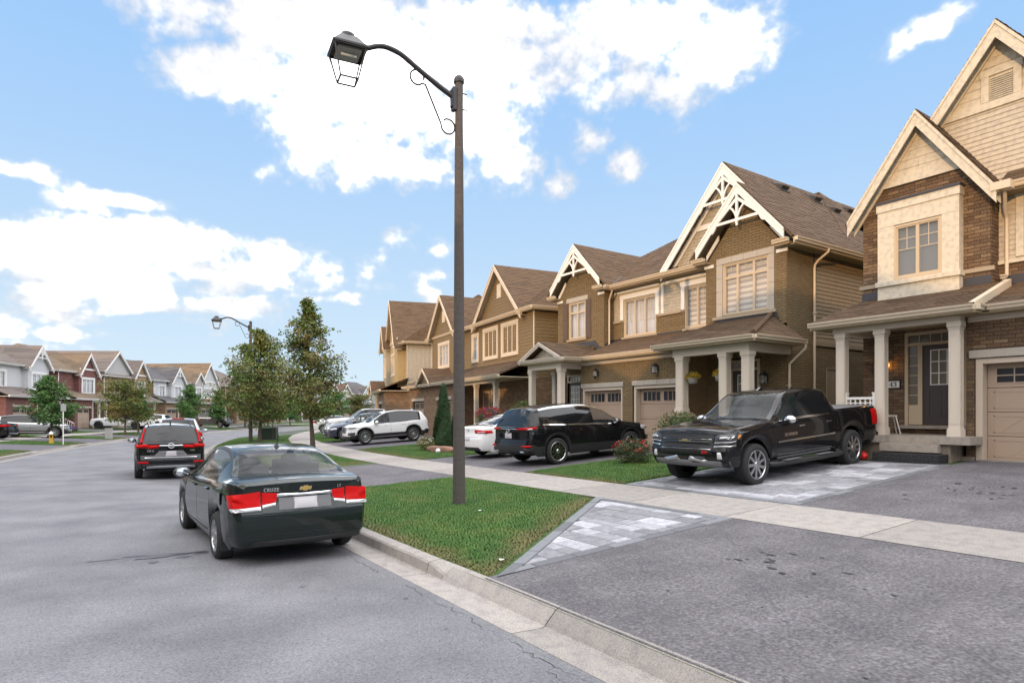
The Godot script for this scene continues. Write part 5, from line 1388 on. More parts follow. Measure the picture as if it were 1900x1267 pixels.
func pickup(paint: String) -> Dictionary:
	return {"L": 5.84, "wb": 3.645, "fo": 0.98, "R": 0.415, "tw": 0.27, "Ra": 0.5, "rim": 0.285, "paint": "paint_" + paint, "cab": 0.62, "rw": 0.70, "sill": 0.42, "tail_low": 0.5, "nose_low": 0.42, "cat": "pickup truck", "bed": true,
		"top": [[0.0, 1.1], [0.04, 1.15], [0.3, 1.19], [1.0, 1.24], [1.5, 1.27], [1.85, 1.48], [2.25, 1.76], [2.5, 1.84], [2.9, 1.875], [3.5, 1.87], [3.85, 1.83], [3.98, 1.62], [4.08, 1.38], [4.12, 1.36], [5.0, 1.36], [5.84, 1.36]],
		"belt": [[0.0, 1.0], [0.1, 1.06], [0.6, 1.13], [1.5, 1.2], [2.2, 1.22], [3.9, 1.25], [4.1, 1.29], [4.2, 1.31], [5.84, 1.31]],
		"hw": [[0.0, 0.93], [0.05, 0.97], [0.3, 1.0], [1.0, 1.015], [3.9, 1.015], [4.05, 1.0], [4.1, 1.0], [4.2, 1.015], [5.7, 1.015], [5.84, 0.99]],
		"screen": [1.52, 2.36], "back": [3.86, 4.06], "sides": [[1.82, 2.72], [2.82, 3.72]], "doors": [1.62, 2.77, 3.84],
		"tail": [[0.4, 0.1], [0.55, -0.02], [0.7, -0.02], [0.76, 0.08], [1.3, 0.08]], "nose": [[0.4, 0.1], [0.55, 0.0], [0.75, 0.0], [0.9, 0.06], [1.15, 0.1]], "nbulge": 0.1, "bulge": 0.03,
		"handles": [[2.55, 1.08], [3.6, 1.1]], "mirror": [1.98, 1.17], "spokes": 9, "rear_glass": "tint", "handle_mat": "chrome", "win_trim": "gloss_black", "rim_mat": "alloy"}

# lengthen, raise or widen a type
func fit(sp: Dictionary, L: float, H: float, W: float) -> Dictionary:
	var kl: float = L / sp.L; var kh: float = H
	var top := 0.0
	for q in sp.top: top = maxf(top, q[1])
	kh = H / top
	var kw: float = W / sp.hw[4][1]
	for k in ["top", "belt"]:
		for q in sp[k]: q[0] *= kl; q[1] *= kh
	for q in sp.hw: q[0] *= kl; q[1] *= kw
	for k in ["screen", "back", "doors"]:
		for i in sp[k].size(): sp[k][i] *= kl
	for q in sp.sides: q[0] *= kl; q[1] *= kl
	for q in sp.handles: q[0] *= kl; q[1] *= kh
	for q in sp.tail: q[0] *= kh
	for q in sp.nose: q[0] *= kh
	sp.mirror[0] *= kl; sp.mirror[1] *= kh
	sp.fo *= kl; sp.wb *= kl; sp.L = L; sp.rw *= kw; sp.cab *= kh
	return sp
func quad4(u0: float, y0: float, u1: float, y1: float, s0 := 0.0, s1 := 0.0) -> Array:
	return [V(u0, y0), V(u1, y0 + s0), V(u1, y1 + s1), V(u0, y1)]
func seams(sp: Dictionary, ls: Array) -> Array:
	var o := []
	for l in ls: o.append(["door_gap", "seam", l, sp.sill + 0.1 if sp.has("sill") else 0.34, l, sp.mirror[1] - 0.03, 0.0015, 0.01])
	return o
func sedan_front(sp: Dictionary, grille: String):
	sp.patches = sp.get("patches", []) + [["grille", grille, -1, quad4(-0.42, 0.5, 0.42, 0.66), 0.012, false], ["lower_grille", "trim_black", -1, quad4(-0.5, 0.26, 0.5, 0.38), 0.01, false], ["headlight", "lamp_clear", -1, quad4(0.46, 0.58, 0.98, 0.66, 0.06, 0.08), 0.015, true], ["headlight_core", "lamp_dark", -1, quad4(0.5, 0.6, 0.72, 0.645, 0.02, 0.03), 0.019, true], ["number_plate", "plate", -1, quad4(-0.15, 0.38, 0.15, 0.47), 0.02, false], ["fog_lamp", "lamp_dark", -1, quad4(0.55, 0.33, 0.75, 0.42), 0.012, true]]
func suv_front(sp: Dictionary, chrome_bars := 3):
	sp.patches = sp.get("patches", []) + [["grille", "gloss_black", -1, quad4(-0.36, 0.58, 0.36, 0.86), 0.015, false], ["headlight", "lamp_clear", -1, quad4(0.4, 0.76, 1.0, 0.86, 0.08, 0.1), 0.016, true], ["headlight_core", "gloss_black", -1, quad4(0.48, 0.785, 0.9, 0.83, 0.07, 0.08), 0.02, true], ["number_plate", "plate", -1, quad4(-0.15, 0.44, 0.15, 0.54), 0.02, false], ["fog_lamp", "lamp_dark", -1, quad4(0.52, 0.46, 0.85, 0.6, 0.02, 0.02), 0.014, true], ["skid_plate", "trim_black", -1, quad4(-0.8, 0.27, 0.8, 0.42), 0.012, false]]
	for k in chrome_bars: sp.patches.append(["grille_bar", "chrome", -1, quad4(-0.34, 0.63 + 0.075 * k, 0.34, 0.655 + 0.075 * k), 0.024, false])
func build_cars():
	# --- the dark green sedan at the kerb
	var c := fit(sedan("cruze"), 4.78, 1.52, 0.94)
	c.patches = [
		["tail_lamp", "lamp_red", 1, [V(0.558, 0.80), V(0.98, 0.775), V(1.03, 0.93), V(0.558, 0.985)], 0.009, true],
		["tail_lamp_inner", "lamp_red", 1, [V(0.375, 0.84), V(0.54, 0.815), V(0.54, 0.97), V(0.35, 0.955)], 0.008, true],
		["reversing_lamp", "lamp_clear", 1, [V(0.56, 0.755), V(0.9, 0.735), V(0.96, 0.772), V(0.56, 0.797)], 0.009, true],
		["reversing_lamp_inner", "lamp_clear", 1, [V(0.385, 0.805), V(0.54, 0.775), V(0.54, 0.812), V(0.378, 0.836)], 0.008, true],
		["chrome_strip", "chrome", 1, quad4(-0.36, 0.905, 0.36, 0.945), 0.02, false],
		["plate_recess", "grey_plastic", 1, quad4(-0.34, 0.745, 0.34, 0.892), 0.004, false],
		["number_plate", "plate", 1, quad4(-0.155, 0.75, 0.155, 0.89), 0.014, false],
		["boot_gap", "seam", 1, quad4(0.546, 0.73, 0.552, 1.03), 0.004, true],
		["boot_gap", "seam", 1, quad4(-0.55, 0.708, 0.55, 0.714), 0.004, false],
		["bumper_gap", "seam", 1, quad4(0.55, 0.728, 0.98, 0.734), 0.003, true],
		["bumper_groove", "seam", 1, quad4(-0.68, 0.425, 0.68, 0.433, 0.0, 0.0), 0.004, false],
		["lower_valance", "trim_black", 1, quad4(-0.66, 0.285, 0.66, 0.36), 0.012, false]]
	c.strips = seams(c, c.doors) + [["side_moulding", "seam", 1.3, 0.33, 3.2, 0.33, 0.002, 0.012]]
	c.emblems = [["bowtie", "gold", 1, 0.0, 1.0, 0.15]]
	c.texts = [["CRUZE", 0.045, "chrome", 1, -0.43, 1.0], ["LT", 0.038, "chrome", 1, 0.46, 1.0]]
	c.extra = func(r, S, sp):
		var b := Buf.new(); b.lathe([Vector2(0.05, 0.0), Vector2(0.035, 0.03), Vector2(0.012, 0.06), Vector2(0, 0.06)], 10, Transform3D(Basis.from_scale(Vector3(0.8, 1, 1.3)), Vector3(0, 1.475, 0.95)))
		b.tube([Vector3(0, 1.5, 0.95), Vector3(0, 1.66, 1.06)], 0.008, 0.005, 6); obj("antenna", b, M.trim_black, r)
		b = Buf.new(); b.tube([Vector3(-0.35, 0.34, 2.05), Vector3(-0.35, 0.33, 2.2)], 0.03, 0.03, 10); obj("exhaust", b, M.metal, r)
		for s in [-1, 1]:
			b = Buf.new(); b.box(Vector3(s * 0.83, 0.27, 1.7), Vector3(0.16, 0.2, 0.02)); obj("mud_flap", b, M.trim_black, r)
			b = Buf.new(); b.bbox(Vector3.ZERO, Vector3(0.16, 0.15, 0.008), 0.003)
			if s < 0: obj("fuel_flap", b, M["paint_cruze"], r, Transform3D(Basis(Vector3.UP, s * PI / 2), Vector3(s * (S.side(3.98, 0.86) + 0.002), 0.86, 3.98 - 2.3)))
	car("parked_sedan", "dark green four-door sedan with red tail lamps parked against the near kerb", c, Vector3(2.27, gy(2.36, 10.8), -10.65), 0.03)
	# --- black crossover ahead of it
	c = fit(suv("black"), 4.75, 1.74, 0.965)
	c.rear_glass = "tint"
	c.patches = [
		["tail_lamp", "lamp_red", 1, [V(0.62, 1.0), V(1.1, 0.98), V(1.02, 1.12), V(0.6, 1.1)], 0.03, true], ["tail_lamp_inner", "lamp_red", 1, [V(0.36, 0.985), V(0.61, 0.97), V(0.61, 1.07), V(0.3, 1.075)], 0.024, true],
		["chrome_strip", "chrome", 1, quad4(-0.34, 1.035, 0.34, 1.075), 0.024, false], ["plate_panel", "grey_plastic", 1, [V(-0.46, 0.74), V(0.46, 0.74), V(0.32, 0.9), V(-0.32, 0.9)], 0.008, false], ["number_plate", "plate", 1, quad4(-0.16, 0.74, 0.16, 0.89), 0.016, false],
		["tailgate_strip", "alloy", 1, quad4(-0.7, 0.685, 0.7, 0.71), 0.014, false], ["skid_plate", "alloy", 1, [V(-0.66, 0.37), V(0.66, 0.37), V(0.72, 0.46), V(-0.72, 0.46)], 0.022, false], ["reflector", "lamp_red", 1, quad4(0.6, 0.52, 0.86, 0.575, 0.01, 0.01), 0.012, true],
		["bumper_gap", "seam", 1, quad4(-0.9, 0.645, 0.9, 0.652), 0.003, false], ["bumper_cladding", "trim_black", 1, quad4(-0.95, 0.37, 0.95, 0.5), 0.009, false]]
	c.strips = seams(c, c.doors)
	c.emblems = [["ring", "chrome", 1, 0.0, 1.05, 0.17]]
	c.texts = [["CR-V", 0.06, "chrome", 1, -0.55, 0.9], ["AWD", 0.045, "chrome", 1, 0.58, 0.9]]
	var fin := func(r, S, sp):
		var b := Buf.new(); b.prism(PackedVector2Array([Vector2(-0.09, 0), Vector2(0.09, 0), Vector2(0.08, 0.09), Vector2(0.03, 0.07)]), -0.02, 0.02, Transform3D(Basis(Vector3(0, 0, 1), Vector3.UP, Vector3(-1, 0, 0)), Vector3(0, S.curve(sp.top, sp.back[0] - 0.35) - 0.01, sp.back[0] - 0.35 - sp.L / 2))); obj("antenna_fin", b, M[sp.paint], r)
		for s in [-1, 1]:
			var p := []
			for k in 12:
				var l: float = lerpf(sp.screen[1] + 0.1, sp.back[0] - 0.25, k / 11.0)
				p.append(Vector3(s * (sp.rw - 0.04), S.curve(sp.top, l) + (0.005 if k in [0, 11] else 0.02), l - sp.L / 2))
			b = Buf.new(); b.tube(p, 0.016, 0.016, 6); obj("roof_rail", b, M.trim_black, r)
		b = Buf.new(); b.tube([Vector3(-0.3, S.curve(sp.belt, sp.back[1]) + 0.06, sp.back[1] - sp.L / 2 + 0.03), Vector3(0.15, S.curve(sp.belt, sp.back[1]) + 0.1, sp.back[1] - sp.L / 2 + 0.0)], 0.014, 0.008, 5); obj("rear_wiper", b, M.trim_black, r)
	c.extra = func(r, S, sp):
		fin.call(r, S, sp)
		for s in [-1, 1]:
			var p := []
			for i in S.ls.size():
				var l: float = S.ls[i]
				if l > sp.back[0] - 0.02 and l < sp.L - 0.06:
					var q: Vector3 = S.P[i][9]
					p.append(Vector3(s * (q.x + 0.004), q.y + 0.002, q.z - sp.L / 2 + 0.012))
			var b := Buf.new(); b.tube(p, 0.014, 0.04, 6); obj("tail_lamp_bar", b, M.lamp_red, r)
	car("parked_crossover", "black crossover with L-shaped red tail lamps parked at the kerb ahead of the green sedan", c, Vector3(2.15, gy(2.15, 23.9), -23.95), -0.05)
	# --- black pickup on the pavers
	c = pickup("black")
	c.patches = [
		["grille", "trim_black", -1, quad4(-0.66, 0.7, 0.66, 1.07), 0.01, false], ["grille_bar", "alloy_dark", -1, quad4(-0.66, 0.985, 0.66, 1.015), 0.034, false], ["grille_bar", "alloy_dark", -1, quad4(-0.66, 0.795, 0.66, 0.825), 0.034, false],
		["grille_rail", "chrome", -1, quad4(-0.62, 0.965, 0.62, 0.98), 0.03, false], ["grille_rail", "chrome", -1, quad4(-0.62, 0.775, 0.62, 0.79), 0.03, false], ["grille_band", "gloss_black", -1, quad4(-0.66, 0.86, 0.66, 0.945), 0.026, false], ["grille_mesh", "seam", -1, quad4(-0.62, 0.72, 0.62, 0.755), 0.018, false],
		["headlight", "lamp_dark", -1, quad4(0.68, 0.925, 1.16, 1.06, 0.03, 0.015), 0.018, true], ["headlight_lens", "lamp_clear", -1, quad4(0.76, 0.97, 0.9, 1.02, 0.01, 0.01), 0.024, true], ["headlight_lens", "lamp_clear", -1, quad4(0.93, 0.975, 1.02, 1.03, 0.01, 0.01), 0.024, true], ["running_lamp", "lamp_clear", -1, quad4(0.68, 0.9, 1.1, 0.915, 0.02, 0.025), 0.02, true], ["marker", "amber", -1, quad4(1.12, 0.97, 1.2, 1.04), 0.02, true],
		["headlight_strip", "chrome", -1, quad4(0.68, 0.82, 1.12, 0.845, 0.02, 0.025), 0.02, true], ["fog_lamp", "lamp_clear", -1, [V(0.76, 0.6), V(0.86, 0.6), V(0.84, 0.73), V(0.76, 0.73)], 0.02, true],
		["lower_valance", "grey_plastic", -1, quad4(-0.98, 0.43, 0.98, 0.56), 0.03, false], ["skid_insert", "alloy", -1, [V(0.1, 0.555), V(0.52, 0.5), V(0.56, 0.57), V(0.16, 0.645)], 0.036, true], ["number_plate", "lamp_dark", -1, quad4(-0.5, 0.47, -0.16, 0.64), 0.03, false],
		["tail_lamp", "lamp_red", 1, quad4(0.86, 0.9, 1.24, 1.26), 0.015, true], ["tailgate_gap", "seam", 1, quad4(0.85, 0.75, 0.857, 1.3), 0.004, true], ["rear_bumper", "chrome", 1, quad4(-1.0, 0.52, 1.0, 0.7), 0.09, false]]
	c.strips = seams(c, [1.62, 2.77, 3.84, 4.12]) + [["side_moulding", "chrome", 1.68, 0.80, 3.82, 0.82, 0.012, 0.035], ["road_dust", "grey_plastic", 1.7, 0.5, 3.7, 0.5, 0.004, 0.09]]
	c.mirror_mat = "chrome"; c.belt_trim = "chrome"
	c.emblems = [["bowtie", "gold", -1, 0.0, 0.9, 0.3]]
	c.texts = [["Z71", 0.055, "red_plastic", -1, -0.5, 0.725]]
	c.extra = func(r, S, sp):
		for s in [-1, 1]:
			var b := Buf.new(); b.tube(smooth([Vector3(s * 0.9, 0.4, -1.45), Vector3(s * 1.05, 0.37, -1.3), Vector3(s * 1.06, 0.36, 0.9), Vector3(s * 0.9, 0.4, 1.1)], 4), 0.055, 0.055, 8); obj("step_bar", b, M.trim_black, r)
			for z in [-0.85, 0.35]:
				b = Buf.new(); b.box(Vector3(s * 1.07, 0.425, z), Vector3(0.11, 0.012, 0.55)); obj("step_pad", b, M.grey_plastic, r)
			text(r, "SILVERADO", 0.062, M.chrome, Transform3D(Basis(Vector3.UP, s * PI / 2), Vector3(s * (S.side(2.1, 0.93) + 0.004), 0.93, (2.15 - sp.L / 2))), "Droid Sans", 0.005)
			text(r, "Z71", 0.05, M.red_plastic, Transform3D(Basis(Vector3.UP, s * PI / 2), Vector3(s * (S.side(5.6, 1.24) + 0.004), 1.24, (5.55 - sp.L / 2))), "Droid Sans", 0.005)
		var b := Buf.new(); b.prism(PackedVector2Array([Vector2(-0.1, 0), Vector2(0.1, 0), Vector2(0.07, 0.08), Vector2(0.02, 0.07)]), -0.025, 0.025, Transform3D(Basis(Vector3(0, 0, 1), Vector3.UP, Vector3(-1, 0, 0)), Vector3(0, S.curve(sp.top, 2.6) - 0.01, 2.6 - sp.L / 2))); obj("antenna_fin", b, M.gloss_black, r)
		b = Buf.new(); b.tube([Vector3(-0.1, 1.275, -1.38), Vector3(0.45, 1.32, -1.22)], 0.014, 0.01, 5); b.tube([Vector3(-0.65, 1.275, -1.36), Vector3(-0.1, 1.32, -1.22)], 0.014, 0.01, 5); obj("wiper", b, M.trim_black, r)
	c.pitch = -0.062
	car("pickup_truck", "black four-door pickup truck with big bright wheels parked nose-out on grey pavers", c, Vector3(12.85, gy(12.85, 8.5) + 0.0, -8.48), PI / 2)
	# --- black three-row SUV on the drive of the pair
	c = fit(suv("black"), 5.07, 1.74, 0.968)
	c.R = 0.385; c.rim = 0.275; c.Ra = 0.445; c.spokes = 10; c.rim_mat = "chrome"; c.win_trim = "chrome"; c.rear_glass = "tint"
	c.patches = [["tail_lamp", "lamp_red", 1, [V(0.42, 1.045), V(1.02, 1.05), V(1.1, 1.13), V(0.42, 1.085)], 0.02, true], ["tail_lamp_lens", "lamp_clear", 1, [V(0.78, 1.045), V(0.95, 1.045), V(0.95, 1.085), V(0.78, 1.08)], 0.026, true], ["chrome_strip", "chrome", 1, quad4(-0.42, 1.06, 0.42, 1.085), 0.018, false], ["number_plate", "plate", 1, quad4(-0.17, 0.8, 0.17, 0.95), 0.016, false], ["bumper_cladding", "trim_black", 1, quad4(-1.0, 0.4, 1.0, 0.62), 0.012, false], ["reflector", "lamp_red", 1, quad4(0.66, 0.56, 0.96, 0.61), 0.02, true], ["tailgate_gap", "seam", 1, quad4(-0.8, 0.68, 0.8, 0.688), 0.004, false], ["exhaust_trim", "chrome", 1, quad4(0.55, 0.4, 0.72, 0.45), 0.03, true]]
	c.strips = seams(c, c.doors); c.emblems = [["wing", "chrome", 1, 0.0, 1.0, 0.16]]
	suv_front(c); c.pitch = 0.05
	car("three_row_suv", "long black SUV with chrome window outline standing nose-in before the right garage of the pair", c, Vector3(12.55, gy(12.55, 15.0), -15.07), -PI / 2)
	# --- white sedan beside it
	c = fit(sedan("white"), 4.88, 1.45, 0.92); c.rear_glass = "tint"; c.side_glass = "tint"; c.belt_trim = "gloss_black"
	c.patches = [["tail_lamp", "lamp_red", 1, [V(0.4, 0.86), V(1.12, 0.86), V(1.05, 0.95), V(0.36, 0.98)], 0.016, true], ["tail_lamp_core", "lamp_clear", 1, [V(0.5, 0.885), V(0.86, 0.885), V(0.86, 0.91), V(0.5, 0.925)], 0.021, true], ["number_plate", "plate", 1, quad4(-0.16, 0.6, 0.16, 0.72), 0.012, false], ["lower_valance", "trim_black", 1, [V(-0.75, 0.28), V(0.75, 0.28), V(0.62, 0.4), V(-0.62, 0.4)], 0.012, false], ["boot_gap", "seam", 1, quad4(-0.6, 0.735, 0.6, 0.742), 0.004, false], ["badge", "chrome", 1, quad4(-0.06, 0.93, 0.06, 0.99), 0.012, false]]
	c.strips = seams(c, c.doors); sedan_front(c, "trim_black"); c.pitch = 0.05
	car("white_sedan", "white sedan half hidden behind the long black SUV in front of the left garage", c, Vector3(13.0, gy(13.0, 18.25), -18.3), -PI / 2)
	# --- white crossover nose-out
	c = fit(suv("white"), 4.48, 1.65, 0.925); c.belt_trim = "trim_black"; suv_front(c, 4); c.strips = seams(c, c.doors) + [["sill_trim", "alloy", 1.3, 0.33, 3.1, 0.36, 0.02, 0.05]]; c.pitch = -0.045; c.extra = fin; c.rim = 0.24
	car("white_crossover", "white crossover with black wheel arches parked nose-out beside the pointed cedar", c, Vector3(12.9, gy(12.9, 31.0), -31.0), PI / 2 - 0.06)
	c = fit(sedan("navy"), 4.73, 1.5, 0.91); c.belt_trim = "trim_black"; sedan_front(c, "lamp_dark"); c.patches.append(["grille_bar", "chrome", -1, quad4(-0.4, 0.57, 0.4, 0.59), 0.02, false]); c.strips = seams(c, c.doors); c.pitch = -0.045; c.spokes = 10
	car("navy_sedan", "dark navy sedan parked nose-out just beyond the white crossover", c, Vector3(13.5, gy(13.5, 35.6), -35.7), PI / 2 - 0.1)
	c = pickup("white"); c.simple = true; c.patches = [["grille", "chrome", -1, quad4(-0.7, 0.75, 0.7, 1.05), 0.02, false], ["headlight", "lamp_clear", -1, quad4(0.72, 0.85, 1.1, 1.05), 0.015, true]]; c.strips = seams(c, [1.62, 2.77, 3.84])
	var p := gp(13.0, 43.5)
	car("white_pickup", "white pickup truck showing its cab behind the dark navy sedan", c, p, PI / 2 - heading(43.5))
	c = fit(sedan("white"), 4.7, 1.46, 0.9); c.simple = true; c.side_glass = "tint"; c.rear_glass = "tint"
	c.patches = [["tail_lamp", "lamp_red", 1, quad4(0.42, 0.82, 1.1, 0.96), 0.015, true], ["lower_valance", "trim_black", 1, quad4(-0.7, 0.28, 0.7, 0.45), 0.012, false]]
	p = gp(11.6, 58.0)
	car("white_coupe", "white car seen sideways under the two young trees", c, p, -PI / 2 - heading(58.0))
	c = pickup("pale"); c.patches = [["tail_lamp", "lamp_red", 1, quad4(0.82, 0.9, 1.2, 1.28), 0.015, true], ["rear_bumper", "chrome", 1, quad4(-1.0, 0.52, 1.0, 0.7), 0.06, false]]; c.side_glass = "tint"
	c.extra = func(r, S, sp):
		var b := Buf.new(); b.box(Vector3(0, 1.845, sp.back[0] - sp.L / 2 - 0.02), Vector3(0.5, 0.045, 0.05)); obj("brake_lamp", b, M.lamp_red, r)
	p = gp(2.3, 34.0)
	car("pale_pickup", "pale grey pickup truck with red brake light above its rear window, ahead of the crossover", c, p, -heading(34.0))
	# --- opposite side
	c = fit(suv("silver"), 4.7, 1.68, 0.94); suv_front(c, 3); c.rear_glass = "tint"; c.strips = seams(c, c.doors) + [["sill_trim", "chrome", 1.3, 0.4, 3.3, 0.42, 0.02, 0.04]]
	c.patches.append(["tail_lamp", "lamp_red", 1, quad4(0.5, 0.98, 1.12, 1.1), 0.016, true])
	p = gp(-10.3, 55.6)
	car("silver_suv", "silver SUV parked nose-out on the far side behind the yellow hydrant", c, p, -PI / 2 - heading(55.6) + 0.2)
	c = fit(sedan("black"), 4.7, 1.45, 0.9); c.patches = [["tail_lamp", "lamp_red", 1, quad4(0.4, 0.84, 1.1, 0.97), 0.016, true], ["lower_valance", "alloy", 1, quad4(-0.7, 0.36, 0.7, 0.42), 0.016, false]]; c.simple = true; c.side_glass = "tint"
	p = gp(-11.9, 51.3)
	car("black_sedan", "black sedan cut off by the left edge with red tail lamp, beside the silver SUV", c, p, PI / 2 - heading(51.0))
	c = suv("white"); c.simple = true; c.side_glass = "tint"; c.patches = [["tail_lamp", "lamp_red", 1, quad4(0.45, 1.0, 1.15, 1.1), 0.016, true]]
	p = gp(-11.3, 78.0)
	car("white_suv", "white SUV on the far side with red lamp, just above the black crossover's roof", c, p, PI / 2 - heading(78.0))
	c = pickup("white"); c.simple = true; c.patches = [["tail_lamp", "lamp_red", 1, quad4(0.86, 0.9, 1.2, 1.26), 0.015, true]]; c.rim_mat = "trim_black"; c.side_glass = "tint"
	p = gp(-12.3, 74.6)
	car("white_pickup", "white pickup truck with black wheels behind the slim green tree on the far side", c, p, PI / 2 - heading(74.6))
	c = pickup("grey"); c.simple = true; c.side_glass = "tint"; c.patches = [["headlight", "lamp_clear", -1, quad4(0.72, 0.85, 1.1, 1.05), 0.015, true]]
	p = gp(-9.8, 88.5)
	car("grey_pickup", "dark grey pickup truck seen sideways on the far lawn where the street bends", c, p, -PI / 2 - heading(88.5))
# ---------- plants ----------
func leaf_cluster(size: float, n: int, seed_: int, long := 0.55) -> ArrayMesh:
	rng.seed = seed_
	var b := Buf.new()
	for k in n:
		var d := Vector3(rng.randfn(), rng.randfn() * 0.6 + 0.15, rng.randfn()).normalized()
		var o := d * size * rng.randf_range(0.2, 1.3)
		var x := d.cross(Vector3(rng.randfn(), rng.randfn(), rng.randfn())).normalized() * size * long * 0.5
		var y := (d + Vector3(0, -0.35, 0)).normalized() * size
		var nn := x.cross(y).normalized() * size * 0.1
		var kk := rng.randf_range(0.75, 1.2)
		b.col = Color(kk, kk, kk * 0.95)
		b.tri(o, o + x + y * 0.5 + nn, o + y)
		b.tri(o, o + y, o - x + y * 0.5 + nn)
	return b.mesh()
var leaf_meshes := {}
func leaves(size: float, n := 7) -> ArrayMesh:
	var key := "%.3f %d" % [size, n]
	if not leaf_meshes.has(key): leaf_meshes[key] = leaf_cluster(size, n, 12)
	return leaf_meshes[key]
func rnd_basis(s: float) -> Basis:
	return Basis.from_euler(Vector3(rng.randf_range(-0.6, 0.6), rng.randf() * TAU, rng.randf_range(-0.6, 0.6))).scaled(Vector3.ONE * s)
# trunk, limbs and a crown of leaf sprays along the limbs; round 0 = pointed, 1 = spreading
func tree(called: String, label: String, at: Vector3, H: float, base: float, rad: float, cols: Array, nb: int, round_: float, leaf: float, seed_: int, group := "", per := 16):
	var o := thing(called, label, "tree", at, 0.0, group)
	rng.seed = seed_
	var b := Buf.new()
	var tr := 0.016 * H + 0.03
	var lean := Vector3(rng.randfn() * 0.02, 0, rng.randfn() * 0.02) * H
	b.tube([Vector3(0, -0.1, 0), Vector3(0, base * 0.5, 0) + lean * 0.1, Vector3(0, base, 0) + lean * 0.3, Vector3(0, H * 0.7, 0) + lean * 0.7, Vector3(0, H * 0.96, 0) + lean], tr, 0.012, 8)
	obj("trunk", b, M.bark, o)
	b = Buf.new()
	var xfs := []
	var cs := []
	for k in nb:
		var f := (k + rng.randf()) / nb
		var y := lerpf(base, H * 0.97, f)
		var prof_r := pow(1.0 - f, 0.7) * (0.55 + 0.45 * smoothstep(0.0, 0.2, f)) if round_ < 0.5 else sqrt(maxf(0.02, 1.0 - pow(f * 2.0 - 0.75, 2.0) / 1.6))
		var len := maxf(0.12, rad * prof_r * rng.randf_range(0.55, 1.3))
		var a := rng.randf() * TAU
		var rise := lerpf(0.25, 0.9, f) if round_ < 0.5 else lerpf(-0.1, 0.9, f)
		var d := Vector3(cos(a), rise * rng.randf_range(0.7, 1.25), sin(a)).normalized()
		var p0 := Vector3(0, y, 0) + lean * (y / H)
		var p1 := p0 + d * len * 0.55
		var p2 := p1 + (d + Vector3(0, 0.18, 0)).normalized() * len * 0.5
		b.tube([p0, p1, p2], 0.009 + 0.012 * len, 0.004, 4, false)
		var n := int(maxf(4, per * (0.35 + len / rad)))
		var tone: Color = cols[rng.randi() % cols.size()]
		for j in n:
			var t := pow(rng.randf(), 0.5)
			var p := (p0.lerp(p1, t * 2) if t < 0.5 else p1.lerp(p2, t * 2 - 1))
			p += Vector3(rng.randfn(), rng.randfn() * 0.6, rng.randfn()) * len * 0.13
			xfs.append(Transform3D(rnd_basis(rng.randf_range(0.7, 1.3)), p))
			var c: Color = tone.lerp(cols[rng.randi() % cols.size()], 0.35) * rng.randf_range(0.75, 1.25)
			cs.append(Color(c.r, c.g, c.b))
	obj("limbs", b, M.bark, o)
	multi("crown", leaves(leaf), M.leaf, xfs, cs, o)
	return o
func cedar(label: String, at: Vector3, H: float, r: float, seed_: int):
	var o := thing("cedar", label, "cedar", at, 0.0, "pointed cedars in the front garden")
	rng.seed = seed_
	var b := Buf.new(); b.tube([Vector3(0, -0.1, 0), Vector3(0, H * 0.9, 0)], 0.05, 0.01, 6); obj("trunk", b, M.bark, o)
	var xfs := []; var cs := []
	for k in 5200:
		var f := rng.randf()
		f = 1.0 - sqrt(1.0 - f * 0.995)
		var a := rng.randf() * TAU
		var rr := r * pow(1.0 - f, 0.8) * (0.85 + 0.15 * sin(a * 3 + f * 9)) * rng.randf_range(0.72, 1.05) * (0.8 + 0.2 * smoothstep(0, 0.15, f))
		xfs.append(Transform3D(Basis.from_euler(Vector3(rng.randfn() * 0.3, -a, -0.25 + rng.randfn() * 0.3)).scaled(Vector3(0.8, 1.5, 0.8)), Vector3(cos(a) * rr, 0.03 + f * H, sin(a) * rr)))
		var q := rng.randf_range(0.6, 1.3)
		cs.append(Color(0.022 * q, 0.062 * q, 0.014 * q))
	multi("crown", leaves(0.05, 6), M.leaf, xfs, cs, o)
func bush(called: String, label: String, cat: String, at: Vector3, r: Vector3, cols: Array, n: int, leaf: float, seed_: int, flowers := [], nf := 0):
	var o := thing(called, label, cat, at)
	rng.seed = seed_
	var xfs := []; var cs := []
	var b := Buf.new()
	for k in 14:
		var a := rng.randf() * TAU
		b.tube([Vector3(0, -0.03, 0), Vector3(cos(a) * r.x * 0.5, r.y * rng.randf_range(0.8, 1.5), sin(a) * r.z * 0.5)], 0.01, 0.004, 4, false)
	obj("stems", b, M.bark, o)
	for k in n:
		var d := Vector3(rng.randfn(), rng.randfn(), rng.randfn()).normalized() * pow(rng.randf(), 0.4)
		var p := Vector3(d.x * r.x, r.y + d.y * r.y, d.z * r.z)
		xfs.append(Transform3D(rnd_basis(rng.randf_range(0.7, 1.3)), p))
		var c: Color = cols[rng.randi() % cols.size()] * rng.randf_range(0.75, 1.25)
		cs.append(Color(c.r, c.g, c.b))
	multi("foliage", leaves(leaf), M.leaf, xfs, cs, o)
	if nf:
		xfs = []; cs = []
		for k in nf:
			var d := Vector3(rng.randfn(), absf(rng.randfn()) + 0.1, rng.randfn()).normalized() * rng.randf_range(0.92, 1.08)
			xfs.append(Transform3D(rnd_basis(1.0), Vector3(d.x * r.x, r.y + d.y * r.y, d.z * r.z)))
			cs.append(flowers[rng.randi() % flowers.size()])
		multi("flowers", leaves(0.05, 9), M.leaf, xfs, cs, o)
	return o
